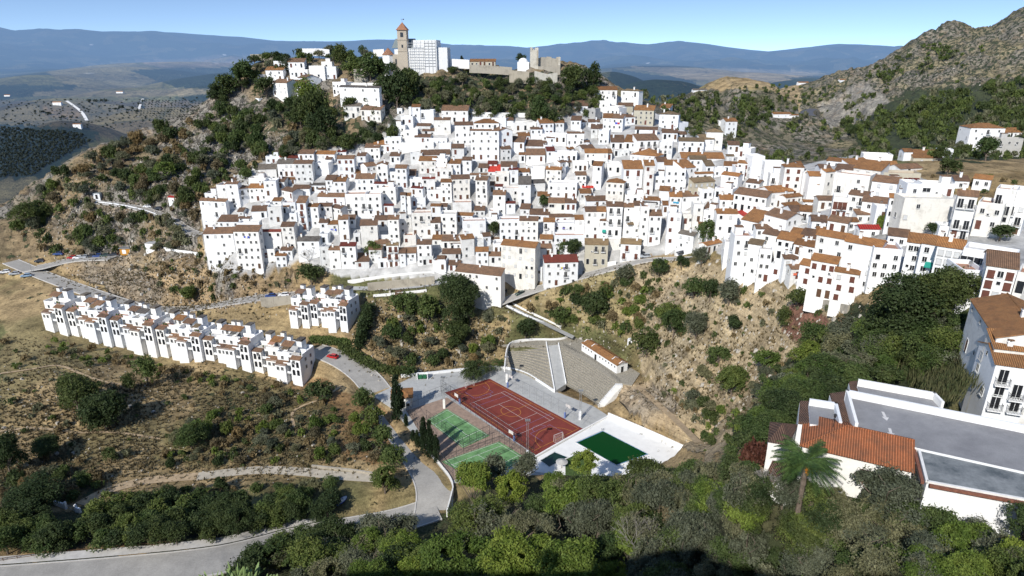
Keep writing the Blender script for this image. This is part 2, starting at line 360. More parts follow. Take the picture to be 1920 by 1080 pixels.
M['y']=mat_tile('ochre_roof_tiles',(.38,.27,.15),(.45,.33,.19),(.25,.18,.11))
M['g']=mat_tile('grey_roof_tiles',(.24,.21,.18),(.31,.28,.24),(.15,.13,.11))
M['r']=mat_tile('dull_red_roof',(.30,.07,.05),(.36,.10,.07),(.22,.07,.05))
M['R']=mat_tile('bright_red_roof',(.60,.06,.045),(.62,.08,.06),(.5,.05,.04),.6)
M['slate']=mat_plain('grey_green_roof',(.17,.20,.20),.7,.15,.6)
M['glass']=mat_plain('dark_glass',(.02,.022,.026),.15,.3,.4,.5,0,0)
M['shutter']=mat_plain('brown_shutter',(.13,.05,.035),.6,.2)
M['blind']=mat_plain('pale_blind',(.55,.56,.56),.6,.08)
M['frame']=mat_plain('window_frame',(.62,.62,.60),.6,.1)
M['door']=mat_plain('wooden_door',(.11,.06,.035),.6,.25)
M['iron']=mat_plain('black_iron',(.03,.03,.032),.5,.1,2,.4)
M['galv']=mat_plain('galvanised_steel',(.38,.39,.40),.45,.12,3,.5,.6)
k=N('road_surface'); p_=k.pos(); c_=k.mix(k.ramp(k.noise(p_,.22,7,.7),[(.35,0.),(.68,1.)]),(.30,.285,.26),(.40,.38,.345)); vo=k.n('ShaderNodeTexVoronoi',feature='DISTANCE_TO_EDGE'); vo.inputs['Scale'].default_value=.16; k.l(p_,vo.inputs['Vector']); c_=k.mix(k.ramp(vo.outputs['Distance'],[(.003,.16),(.010,0.)]),c_,(.16,.15,.14)); c_=k.mix(1.0,c_,k.ramp(k.noise(p_,3.,5,.7),[(.3,.86),(.7,1.1)]),'MULTIPLY'); M['asphalt']=k.done(k.bsdf(c_,.92,None,.1))
M['pave']=mat_plain('concrete_paving',(.40,.40,.385),.9,.12,.6,.15)
M['road_kerb']=mat_plain('road_kerb',(.50,.48,.45),.9,.15,.8); M['kerb']=mat_plain('white_kerb',(.72,.71,.68),.85,.12,.8)
M['cobble']=mat_plain('stone_terrace',(.30,.275,.225),.95,.45,2.4,.1,0,.15)
M['pool_deck']=mat_plain('white_paving',(.76,.75,.72),.85,.06,.5)

# ---------------------------------------------------------------- object helpers
def link(o,parent=None):
    col.objects.link(o)
    if parent is not None: o.parent=parent
    return o
class MB:
    def __init__(s): s.v=[]; s.f=[]; s.m=[]
    def poly(s,pts,mi=0):
        n=len(s.v); s.v+= [tuple(p) for p in pts]; s.f.append(tuple(range(n,n+len(pts)))); s.m.append(mi); return s
    def box(s,x0,x1,y0,y1,z0,z1,mi=0,T=None):
        n=len(s.v); P=[(x0,y0,z0),(x1,y0,z0),(x1,y1,z0),(x0,y1,z0),(x0,y0,z1),(x1,y0,z1),(x1,y1,z1),(x0,y1,z1)]
        if T: P=[T(p) for p in P]
        s.v+=P
        for f in ((3,2,1,0),(4,5,6,7),(0,1,5,4),(1,2,6,5),(2,3,7,6),(3,0,4,7)):
            s.f.append(tuple(n+i for i in f)); s.m.append(mi)
        return s
    def bar(s,a,b,r=.05,mi=0,k=4,r2=None):
        r2=r if r2 is None else r2
        ax=[b[i]-a[i] for i in range(3)]; L=math.sqrt(sum(c*c for c in ax)) or 1e-6; ax=[c/L for c in ax]
        up=(0,0,1) if abs(ax[2])<.9 else (1,0,0)
        u=(ax[1]*up[2]-ax[2]*up[1],ax[2]*up[0]-ax[0]*up[2],ax[0]*up[1]-ax[1]*up[0]); l=math.sqrt(sum(c*c for c in u)); u=[c/l for c in u]
        w=(ax[1]*u[2]-ax[2]*u[1],ax[2]*u[0]-ax[0]*u[2],ax[0]*u[1]-ax[1]*u[0])
        n=len(s.v)
        for (c,rr) in ((a,r),(b,r2)):
            for i in range(k):
                t=2*math.pi*(i+.5)/k; s.v.append(tuple(c[j]+rr*(math.cos(t)*u[j]+math.sin(t)*w[j]) for j in range(3)))
        for i in range(k):
            s.f.append((n+i,n+(i+1)%k,n+k+(i+1)%k,n+k+i)); s.m.append(mi)
        s.f.append(tuple(n+k+i for i in range(k))); s.m.append(mi)
        s.f.append(tuple(n+k-1-i for i in range(k))); s.m.append(mi)
        return s
    def prism(s,pl,z0,z1,mi=0,mt=None):
        n=len(s.v); k=len(pl)
        a=sum(pl[i][0]*pl[(i+1)%k][1]-pl[(i+1)%k][0]*pl[i][1] for i in range(k))
        if a<0: pl=pl[::-1]
        s.v+=[(p[0],p[1],z0) for p in pl]+[(p[0],p[1],z1) for p in pl]
        for i in range(k): s.f.append((n+i,n+(i+1)%k,n+k+(i+1)%k,n+k+i)); s.m.append(mi)
        s.f.append(tuple(n+k+i for i in range(k))); s.m.append(mi if mt is None else mt)
        s.f.append(tuple(n+k-1-i for i in range(k))); s.m.append(mi)
        return s
    def mesh(s,name,mats,smooth=False):
        me=bpy.data.meshes.new(name); me.from_pydata(s.v,[],s.f)
        for m in (mats if isinstance(mats,(list,tuple)) else [mats]): me.materials.append(M[m] if isinstance(m,str) else m)
        me.polygons.foreach_set('material_index',s.m)
        if smooth: me.polygons.foreach_set('use_smooth',[True]*len(s.f))
        me.update(); return me
    def build(s,name,mats,parent=None,smooth=False,loc=None,rz=0):
        o=bpy.data.objects.new(name,s.mesh(name,mats,smooth)); link(o,parent)
        if loc: o.location=loc
        if rz: o.rotation_euler[2]=rz
        return o
def tag(o,label=None,cat=None,group=None,kind=None):
    if label: o['label']=label
    if cat: o['category']=cat
    if group: o['group']=group
    if kind: o['kind']=kind
    return o
def empty(name,loc,rz=0,label=None,cat=None,group=None):
    o=bpy.data.objects.new(name,None); o.empty_display_size=.5; col.objects.link(o); o.location=loc; o.rotation_euler=(0,0,rz)
    return tag(o,label,cat,group)
def child(name,me,parent,loc=(0,0,0),rz=0,scale=None):
    o=bpy.data.objects.new(name,me); col.objects.link(o); o.parent=parent; o.location=loc; o.rotation_euler=(0,0,rz)
    if scale: o.scale=scale
    return o

# ---------------------------------------------------------------- roads and levelled plots
def smooth_line(pts,n=3):
    for _ in range(n):
        q=[pts[0]]
        for i in range(len(pts)-1):
            a,b=pts[i],pts[i+1]
            q.append(tuple(a[j]*.75+b[j]*.25 for j in range(3))); q.append(tuple(a[j]*.25+b[j]*.75 for j in range(3)))
        q.append(pts[-1]); pts=q
    return pts
def road_line(pix,n=2,zs=None):
    out=[]
    for i,p in enumerate(pix):
        if zs is not None and zs[i] is not None: out.append(atZ(p[0],p[1],zs[i]))
        else:
            h=hit(p[0],p[1],True); out.append(h)
    return smooth_line(out,n)
ROADDEF=[
 # name, pixels, width m, material, label
 ('road',[(-40,505),(60,506),(140,484),(215,482)],8,'asphalt','pale village road and car park running along the foot of the rocky hill'),
 ('road',[(20,490),(90,520),(180,552),(270,580),(350,582),(440,565),(500,556),(552,552)],6,'asphalt','pale road descending behind the white terraced row'),
 ('road',[(588,655),(640,672),(686,704),(716,745),(744,795),(780,850),(808,892),(816,925),(812,962)],8.6,'asphalt','wide pale road curving down past the sports courts'),
 ('road',[(820,952),(742,978),(660,992),(560,1010),(470,1036),(380,1056),(200,1074),(0,1090),(-120,1098)],8.2,'asphalt','shaded pale road at the very bottom left'),
 ('path',[(370,893),(440,884),(500,880),(570,884),(640,892),(705,896)],3.4,'track','concrete track joining the curving road on the left'),
 ('path',[(150,945),(200,918),(270,900),(330,895),(374,892)],3.2,'dirt','tan dirt track leading down to the white gate'),
 ('path',[(0,700),(60,692),(110,682),(150,700),(190,715),(240,722)],.9,'dirt','thin footpath across the upper dry slope'),
 ('path',[(0,808),(70,800),(140,812),(210,808),(300,822)],.9,'dirt','thin footpath across the middle of the dry slope'),
 ('path',[(552,800),(545,775),(560,762),(610,745),(640,722)],.9,'dirt','winding footpath up the slope left of the road'),
 ('path',[(1190,720),(1220,745),(1270,790),(1310,830)],2.0,'dirt','earth track descending along the pale slope'),
 ('road',[(940,566),(980,550),(1030,535),(1090,518),(1150,502),(1215,486),(1290,484)],5,'asphalt','narrow grey street climbing along the lower edge of the village'),
 ('path',[(950,572),(985,590),(1010,600),(1050,620),(1075,632)],2.6,'pave','ramp path descending from the village to the stone terraces'),
 ('road',[(180,379),(230,383),(280,395),(322,412),(352,434),(376,440)],5,'asphalt','village street with white railing cut along the rocky hill'),
 ('road',[(1625,232),(1570,226),(1530,222),(1508,212),(1520,205),(1545,198),(1580,196)],9,'far_asphalt','dark winding main road below the cliff across the valley'),
 ('path',[(660,540),(740,540),(800,534),(840,526)],4,'pave','terraced walkway below the lower village houses'),
]
M['track']=mat_plain('concrete_track',(.43,.38,.30),.92,.2,.6,.1); M['dirt']=mat_plain('dirt_track',(.40,.30,.19),.95,.25,.8,.1,0,.05); M['far_asphalt']=mat_plain('dark_asphalt',(.10,.10,.11),.9,.1,.3)
ROAD_PTS=[]; base_cache()
for d in ROADDEF:
    pl=road_line(d[1]); ROAD_PTS.append(pl)
for pl,d in zip(ROAD_PTS,ROADDEF): ROADS.append((pl[::2]+[pl[-1]],d[2],.25))
COURT=[atZ(918,710,0),atZ(1097,806,0),atZ(1005,853,0),atZ(834,736,0)]
def pz(lst,z): return [atZ(a,b,z) for a,b in lst]
SPORT=pz([(700,742),(790,698),(860,690),(945,686),(1010,712),(1045,735),(1110,760),(1150,785),(1330,868),(1150,905),(1000,890),(925,893),(850,905),(820,868),(735,765)],0)
PADS.append((SPORT,-.35))
AMPH=pz([(950,650),(1046,646),(1190,700),(1130,765),(1046,728),(946,690)],3)
SCHOOL=pz([(1415,800),(1540,690),(1900,745),(2100,840),(2080,1010),(1750,962),(1405,925)],52.3)
PADS.append((SCHOOL,52.3))
TOPP=[atZ(*p,5.05) for p in [(940,647),(985,640),(1075,632),(1100,640),(1200,700),(1185,722),(1163,718),(1105,681),(1047,646),(951,649)]]
PADS.append(([(p[0],p[1]) for p in TOPP],4.6))
make_cache()

def ribbon(name,pts,w,mat,dz=0.0,off=0.0,mesh_only=False,thick=0):
    m=MB(); n=len(pts); L=[];Rr=[]
    for i,p in enumerate(pts):
        a=pts[max(0,i-1)]; b=pts[min(n-1,i+1)]; dx=b[0]-a[0]; dy=b[1]-a[1]; l=math.hypot(dx,dy) or 1; nx,ny=-dy/l,dx/l
        L.append((p[0]+nx*(off+w/2),p[1]+ny*(off+w/2),p[2]+dz)); Rr.append((p[0]+nx*(off-w/2),p[1]+ny*(off-w/2),p[2]+dz))
    for i in range(n-1):
        m.poly([Rr[i],Rr[i+1],L[i+1],L[i]])
        if thick:
            q=lambda v:(v[0],v[1],v[2]-thick)
            m.poly([L[i],L[i+1],q(L[i+1]),q(L[i])]); m.poly([q(Rr[i]),q(Rr[i+1]),Rr[i+1],Rr[i]])
            m.poly([Rr[0],L[0],q(L[0]),q(Rr[0])]) if i==0 else None
            m.poly([L[-1],Rr[-1],q(Rr[-1]),q(L[-1])]) if i==n-2 else None
    return m.build(name,mat)
for pl,d in zip(ROAD_PTS,ROADDEF):
    if d[0]=='road' and d[3]=='asphalt':
        for sd in (-1,1):
            k_=ribbon('kerb',pl,.28,'road_kerb',.10,sd*(d[2]/2+.15),thick=.4); tag(k_,'pale kerb along a road edge',None,kind='structure')
    o=ribbon(d[0],pl,d[2],d[3],-.04*(ROADDEF.index(d)%3)); tag(o,d[4],'road' if d[0]=='road' else 'path',kind='structure')

o=ribbon('verge',ROAD_PTS[3][int(len(ROAD_PTS[3])*.36):],2.4,'road_kerb',.02,-(4.1+1.9)); tag(o,'white gravel verge along the far side of the bottom road',None,kind='structure')
# ---------------------------------------------------------------- ground colours
def ground_attrs(x,y,z):
    px,py,fw=proj(x,y,z); r=np.hypot(x,y); n=len(x)
    wx=px+(fbm(x,y,9,3,41)-.5)*60*np.clip(200/r,.1,1.5); wy=py+(fbm(x,y,9,3,43)-.5)*34*np.clip(200/r,.1,1.5)
    C=np.zeros((n,3)); rock=np.zeros(n); scr=np.zeros(n)
    nb=fbm(x,y,26,4,51)[:,None]; nb2=fbm(x,y,60,3,52)[:,None]
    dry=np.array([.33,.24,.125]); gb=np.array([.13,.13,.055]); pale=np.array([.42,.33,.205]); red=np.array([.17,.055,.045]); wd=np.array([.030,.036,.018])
    C[:]=dry*(1-sstep(.48,.7,nb))+gb*sstep(.48,.7,nb)
    scr[:]=.30+.3*(nb2[:,0]-.5)
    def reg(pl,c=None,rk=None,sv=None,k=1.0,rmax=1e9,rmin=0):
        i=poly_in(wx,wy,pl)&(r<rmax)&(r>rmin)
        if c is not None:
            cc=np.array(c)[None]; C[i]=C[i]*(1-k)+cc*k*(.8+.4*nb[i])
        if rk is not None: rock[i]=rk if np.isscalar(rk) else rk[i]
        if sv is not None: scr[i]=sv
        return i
    rn=sstep(.40,.60,fbm(x,y,22,4,61)); rn2=sstep(.46,.6,fbm(x,y,14,4,62))
    reg([(0,560),(600,700),(760,760),(760,880),(0,930)],(.34,.25,.13),sv=.22,k=.5)
    reg([(560,700),(740,770),(730,870),(640,860),(540,790)],(.25,.15,.07),sv=.3,k=.8)
    reg([(420,690),(600,730),(640,860),(500,870),(280,870),(320,800)],(.16,.135,.06),sv=.45,k=.7)
    reg([(0,880),(120,850),(210,900),(180,950),(0,960)],(.10,.075,.035),sv=.6,k=.8)
    reg([(360,560),(560,560),(560,640),(380,610)],(.36,.27,.14),sv=.26,k=.8)
    reg([(660,560),(960,600),(950,700),(860,700),(690,700),(640,640)],(.31,.22,.12),sv=.38,k=.6)
    reg([(940,560),(1230,490),(1250,640),(1100,620)],(.33,.26,.14),sv=.34,k=.7)
    reg([(1200,490),(1340,500),(1620,560),(1640,700),(1420,800),(1330,870),(1260,790),(1200,700),(1200,620)],pale,rk=rn2*.22,sv=.22,k=.85)
    reg([(1490,580),(1545,580),(1545,650),(1510,680),(1480,640)],red,sv=.3,k=.75)
    reg([(1150,720),(1260,720),(1300,800),(1200,790)],(.42,.32,.20),rk=rn2*.5,k=.9)
    reg([(80,480),(250,470),(390,480),(560,540),(550,560),(350,590),(230,560)],(.36,.26,.15),rk=rn*.5,sv=.30,k=.8,rmax=330)
    reg([(250,500),(420,470),(560,520),(480,560),(330,560)],rk=rn2*.95,sv=.38,rmax=330)
    reg([(-400,380),(0,380),(180,240),(400,180),(500,60),(1130,110),(1180,230),(760,230),(560,300),(480,300),(370,380),(370,480),(100,480),(-400,500)],(.20,.15,.09),rk=rn*.9,sv=.46,k=.8,rmax=470)
    reg([(470,180),(740,190),(760,300),(560,300),(430,260)],rk=rn*.7,sv=.62,rmax=450)
    reg([(720,140),(1120,130),(1130,215),(760,220)],rk=rn2*.7,sv=.72,rmax=450)
    reg([(1180,170),(1580,170),(1700,300),(1400,320),(1250,280),(1190,240)],(.17,.15,.10),rk=rn*.7,sv=.58,rmax=650)
    reg([(1360,150),(1560,170),(1540,230),(1420,230)],(.36,.27,.15),sv=.42,k=.9,rmin=500)
    reg([(1500,160),(1560,-300),(2500,-300),(2500,300),(1500,300)],(.24,.20,.115),rk=rn*.62,sv=.60,rmin=420)
    reg([(1620,150),(1700,215),(1560,240),(1530,200)],(.42,.38,.30),rk=.6,sv=.25,rmin=420)
    reg([(1700,170),(1930,150),(2300,150),(2300,300),(1650,300),(1590,250)],wd*1.6,rk=rn*.2,sv=.85)
    reg([(1790,330),(1930,320),(1930,390),(1800,370)],(.27,.19,.09),rk=0.,sv=.3)
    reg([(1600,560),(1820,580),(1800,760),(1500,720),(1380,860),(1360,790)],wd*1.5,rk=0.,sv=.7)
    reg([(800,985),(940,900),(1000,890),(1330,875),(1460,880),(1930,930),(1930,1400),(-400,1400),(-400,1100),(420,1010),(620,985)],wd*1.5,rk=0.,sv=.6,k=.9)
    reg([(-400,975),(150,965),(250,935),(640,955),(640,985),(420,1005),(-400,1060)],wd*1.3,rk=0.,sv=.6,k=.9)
    # streets and yards between the houses are whitewashed or paved
    vil=poly_in(px,py,[(375,400),(420,340),(500,300),(700,262),(760,200),(900,205),(1000,225),(1110,205),(1160,180),(1270,230),(1380,290),(1500,310),(1600,290),(1700,318),(1760,350),(1860,398),(1930,425),(1930,700),(1900,700),(1810,560),(1640,530),(1600,560),(1400,510),(1340,470),(1210,480),(1050,530),(830,525),(640,520),(560,490),(480,515),(390,510)])&(r<400)&(r>60)
    C[vil]=np.array([.46,.45,.43])*(.75+.5*nb[vil]); rock[vil]=0; scr[vil]=-1.
    # distance: tan fields and blue-green woods
    f=r>1250
    nf=fbm(x,y,900,5,71); nf2=fbm(x,y,2600,4,72)
    t=sstep(.44,.56,nf*.6+nf2*.4)[:,None]
    C2=np.array([.150,.142,.064])*(1-t)+np.array([.030,.042,.028])*t
    C[f]=C2[f]; rock[f]=0; scr[f]=(.25+.5*t[f,0])
    def far(pl,c,sv=.2,k=.9,a=1200,b=20000):
        i=poly_in(px+(fbm(x,y,r.mean()*.1+200,3,81)-.5)*20,py+(fbm(x,y,700,3,82)-.5)*5,pl)&(r>a)&(r<b)
        C[i]=C[i]*(1-k)+np.array(c)*k*(.85+.3*nf[i][:,None]); scr[i]=sv
    i=(r>10500); C[i]=np.array([.045,.06,.04])*(.7+.6*nf[i][:,None]); scr[i]=.5
    far([(-200,190),(400,190),(400,260),(150,260),(0,240),(-200,240)],(.125,.095,.058),.34)
    far([(-200,225),(150,240),(180,250),(90,330),(0,340),(-200,330)],(.022,.032,.022),.8,1.,700)
    far([(-200,335),(70,335),(50,420),(0,450),(-200,460)],(.20,.17,.095),.12)
    far([(80,200),(160,205),(150,225),(85,220)],(.20,.11,.07),.1)
    far([(90,135),(230,112),(280,125),(330,140),(250,165),(130,170)],(.22,.18,.095),.2)
    far([(-200,160),(140,160),(120,180),(-200,186)],(.03,.045,.035),.8)
    far([(240,130),(470,128),(470,165),(330,165)],(.035,.05,.038),.75)
    far([(250,112),(470,105),(470,125),(300,128)],(.28,.21,.15),.1)
    far([(60,172),(400,165),(420,180),(60,182)],(.22,.18,.11),.2)
    far([(1150,128),(1290,150),(1330,165),(1450,172),(1450,190),(1120,190)],(.028,.042,.03),.8)
    far([(1180,124),(1500,133),(1560,140),(1420,158),(1290,150)],(.36,.28,.17),.12)
    far([(1480,145),(1700,130),(1700,165),(1500,165)],(.05,.065,.04),.55)
    return C,rock,scr

# ---------------------------------------------------------------- shared window, door and roof-top pieces (origin at the bottom centre, facing -y)
def wmesh(w,h,fr,pane,divide=True,bars=0,rail=False,sill=True):
    m=MB(); t=.07
    m.box(-w/2,w/2,-.02,.02,0,h,1)
    m.box(-w/2-t,-w/2,-.05,.03,-t,h+t,0); m.box(w/2,w/2+t,-.05,.03,-t,h+t,0); m.box(-w/2,w/2,-.05,.03,h,h+t,0); m.box(-w/2,w/2,-.05,.03,-t,0,0)
    if divide: m.box(-.03,.03,-.045,-.021,0,h,0)
    if sill: m.box(-w/2-.12,w/2+.12,-.14,-.051,-t-.05,-t+.02,0)
    return m
WM={}
WM['dark']=wmesh(.85,1.15,0,1).mesh('window',['frame','glass'])
WM['open']=wmesh(.95,1.25,0,1,False).mesh('window',['frame','glass'])
WM['small']=wmesh(.5,.55,0,1,False,sill=False).mesh('window',['frame','glass'])
WM['shut']=wmesh(1.0,1.35,0,1).mesh('window',['shutter','shutter'])
WM['blind']=wmesh(.9,1.15,0,1,False).mesh('window',['concrete','blind'])
WM['tall']=wmesh(1.0,2.0,0,1).mesh('window',['frame','glass'])
WM['tallshut']=wmesh(1.0,2.0,0,1).mesh('window',['shutter','shutter'])
WM['wide']=wmesh(1.9,1.1,0,1).mesh('window',['frame','glass'])
dm=MB(); dm.box(-.5,.5,-.03,.02,0,2.05,1); dm.box(-.58,-.5,-.06,.03,0,2.13,0); dm.box(.5,.58,-.06,.03,0,2.13,0); dm.box(-.5,.5,-.06,.03,2.05,2.13,0)
DM=[dm.mesh('door',['frame','door']),dm.mesh('door',['frame','shutter']),dm.mesh('door',['frame','glass'])]
bm_=MB(); bm_.box(-.85,.85,-.75,0,-.12,0,0)
for i in range(11): x=-.82+i*.164; bm_.bar((x,-.72,0),(x,-.72,.95),.018,1)
for s in (-1,1):
    for y in (-.72,-.48,-.24): bm_.bar((s*.82,y,0),(s*.82,y,.95),.018,1)
    bm_.bar((s*.82,-.72,.95),(s*.82,0,.95),.025,1)
bm_.bar((-.82,-.72,.95),(.82,-.72,.95),.03,1)
BALC=bm_.mesh('balcony',['white','iron'])
cm=MB(); cm.box(-.3,.3,-.25,.25,-1.2,1.0,0); cm.box(-.38,.38,-.33,.33,1.0,1.08,0)
for s in (-.22,.22): cm.box(s-.06,s+.06,-.2,.2,1.08,1.3,0)
cm.box(-.36,.36,-.3,.3,1.3,1.4,1); CHIM=cm.mesh('chimney',['white','b'])
dsm=MB()
for i in range(8):
    a=math.pi/4*i; b=math.pi/4*(i+1); dsm.poly([(0,-.12,1.0),(.38*math.cos(a),-.25,1.0+.38*math.sin(a)),(.38*math.cos(b),-.25,1.0+.38*math.sin(b))])
    dsm.poly([(0,-.12,1.0),(.38*math.cos(b),-.25,1.0+.38*math.sin(b)),(.38*math.cos(a),-.25,1.0+.38*math.sin(a))])
dsm.bar((0,-.1,0),(0,-.1,1.0),.03); DISH=dsm.mesh('satellite_dish',['blind'])
acm=MB(); acm.box(-.4,.4,-.3,0,0,.55,0); acm.box(-.25,.1,-.31,-.301,.08,.46,1); ACU=acm.mesh('air_conditioner',['frame','glass'])

HOUSES=[]       # every village building: dict with px centre, zone, look
COVER=[]        # photo rectangles already taken by houses
def roof_part(root,w,d0,D,h,kind,mat,pitch=.36,ov=.22,hip=0.):
    "kind g: gable, ridge along the front; m: single slope rising to the back; s: gable facing front; h: hip"
    m=MB(); t=.13; rz=D*pitch
    def slab(P):
        m.poly(P); Q=[(p[0],p[1],p[2]-t) for p in P]; m.poly(Q[::-1])
        for i in range(len(P)):
            a=P[i]; b=P[(i+1)%len(P)]; m.poly([a,(a[0],a[1],a[2]-t),(b[0],b[1],b[2]-t),b])
    if kind=='m':
        slab([(-ov,-ov,h-ov*pitch+t),(w+ov,-ov,h-ov*pitch+t),(w+ov,D,h+rz+t),(-ov,D,h+rz+t)])
    elif kind=='g':
        slab([(-ov,-ov,h-ov*pitch+t),(w+ov,-ov,h-ov*pitch+t),(w+ov,D,h+rz+t),(-ov,D,h+rz+t)])
        slab([(w+ov,2*D+ov,h-ov*pitch+t),(-ov,2*D+ov,h-ov*pitch+t),(-ov,D+.002,h+rz+t),(w+ov,D+.002,h+rz+t)])
        m.bar((-ov,D,h+rz+t),(w+ov,D,h+rz+t),.11,0,6)
    elif kind=='s':
        W2=w/2; rz=W2*pitch
        slab([(-ov,2*D,h-ov*pitch+t),(-ov,-ov,h-ov*pitch+t),(W2,-ov,h+rz+t),(W2,2*D,h+rz+t)])
        slab([(w+ov,-ov,h-ov*pitch+t),(w+ov,2*D,h-ov*pitch+t),(W2+.002,2*D,h+rz+t),(W2+.002,-ov,h+rz+t)])
        m.bar((W2,-ov,h+rz+t),(W2,2*D,h+rz+t),.11,0,6)
    elif kind=='h':
        k=min(D,w/2-.1); e=h-ov*pitch+t; r_=h+k*pitch+t
        m.poly([(-ov,-ov,e),(w+ov,-ov,e),(w-k,k,r_),(k,k,r_)]); m.poly([(w+ov,2*k+ov,e),(-ov,2*k+ov,e),(k,k,r_),(w-k,k,r_)])
        m.poly([(-ov,2*k+ov,e),(-ov,-ov,e),(k,k,r_)]); m.poly([(w+ov,-ov,e),(w+ov,2*k+ov,e),(w-k,k,r_)])
        m.poly([(-ov,-ov,e-.02),(-ov,2*k+ov,e-.02),(w+ov,2*k+ov,e-.02),(w+ov,-ov,e-.02)])
        m.bar((k,k,r_),(w-k,k,r_),.11,0,6)
    return m.build('roof',mat,root)
def wall_part(root,w,D,h,kind,mat,pitch=.36,found=None,depth=6.,roofm='flatroof'):
    if found is None: found=12. if proj(*root.location)[0]>1700 and root.location[1]<100 else 4.
    m=MB(); z0=-found
    def quad(a,b,za,zb): m.poly([(a[0],a[1],z0),(b[0],b[1],z0),(b[0],b[1],zb),(a[0],a[1],za)])
    if kind=='f':
        m.box(0,w,0,depth,z0,h-.75,0); n=len(m.f); m.m[n-5]=1
        e=.22; z1=h-.75; q=.0
        m.box(0,w,0,e,z1,h,0); m.box(0,w,depth-e,depth,z1,h,0); m.box(0,e,e,depth-e,z1,h,0); m.box(w-e,w,e,depth-e,z1,h,0)
    elif kind=='m':
        r=D*pitch; quad((0,0),(w,0),h,h); quad((w,0),(w,D),h,h+r); quad((w,D),(0,D),h+r,h+r); quad((0,D),(0,0),h+r,h)
    elif kind=='g':
        r=D*pitch; quad((0,0),(w,0),h,h); quad((w,2*D),(0,2*D),h,h)
        m.poly([(w,0,z0),(w,2*D,z0),(w,2*D,h),(w,D,h+r),(w,0,h)]); m.poly([(0,2*D,z0),(0,0,z0),(0,0,h),(0,D,h+r),(0,2*D,h)])
    elif kind=='s':
        r=w/2*pitch; quad((w,0),(w,2*D),h,h); quad((0,2*D),(0,0),h,h)
        m.poly([(0,0,z0),(w,0,z0),(w,0,h),(w/2,0,h+r),(0,0,h)]); m.poly([(w,2*D,z0),(0,2*D,z0),(0,2*D,h),(w/2,2*D,h+r),(w,2*D,h)])
    elif kind=='h':
        k=min(D,w/2-.1); m.box(0,w,0,2*k,z0,h,0)
    return m.build('wall',[mat,roofm],root)
def openings(root,w,h,r,cfg=None,side_d=0,style=None):
    "windows, doors and balconies on the front (y=0) and on the visible side walls"
    cfg=cfg or {}; n=0
    st=max(1,int((h+.5)/2.75)); cols=max(1,int(round((w-.4)/2.35)))
    if 'cols' in cfg: cols=cfg['cols']
    if 'st' in cfg: st=cfg['st']
    sh=h/st if 'st' in cfg else 2.75
    base=r.choice(['dark','dark','dark','dark','open','blind','shut'] if r.random()<.6 else ['dark']) if style is None else style
    for s in range(st):
        top=h-.45-s*sh
        for c in range(cols):
            if r.random()<cfg.get('skip',.13): continue
            x=(c+.5)*w/cols+r.uniform(-.25,.25)*(w/cols-1.2 if w/cols>1.2 else 0)
            x=max(.75,min(w-.75,x)); u=r.random()
            k=base if u<.6 else r.choice(['dark','open','small','blind','tall','dark','tall'])
            if style and u<.85: k=style
            if w<2.4: k='small'
            last=(s==st-1)
            if last and u>.62 and h-s*sh>=2.0 and not cfg.get('nodoor'):
                child('door',r.choice(DM),root,(x,-.04,max(0.05,h-s*sh-2.75))); n+=1; continue
            hh={'dark':1.15,'open':1.25,'small':.55,'shut':1.35,'blind':1.15,'tall':2.0,'tallshut':2.0,'wide':1.1}[k]
            z=top-.25-hh
            if z<.1-1.0: continue
            if k in('tall','tallshut'):
                d=child('window',WM[k],root,(x,-.04,z)); n+=1
                if r.random()<.75 and w>2.6: child('balcony',BALC,root,(max(.95,min(w-.95,x)),-.001,z-.08))
            else: child('window',WM[k],root,(x,-.04,z+.1),0,(.88,1,.88)) if k not in('wide','small') else child('window',WM[k],root,(x,-.04,z)); n+=1
    if side_d>2.5:
        xs,rot=((w+.04,math.pi/2)) ,0
        cxw=proj(*root.location)[0]
        left=cxw>960+60 or root.rotation_euler[2]<-.25
        for s in range(st):
            for c in range(max(1,int(side_d/3.2))):
                if r.random()<.5: continue
                y=(c+.5)*side_d/max(1,int(side_d/3.2)); z=h-.45-s*sh-1.4
                if left: child('window',WM[r.choice(['dark','small','blind'])],root,(-.04,y,z),-math.pi/2)
                else: child('window',WM[r.choice(['dark','small','blind'])],root,(w+.04,y,z),math.pi/2)
    return n
ROOFW={'b':'rust brown tiled','o':'orange tiled','y':'ochre tiled','g':'grey tiled','r':'dull red','R':'bright red','f':'flat'}
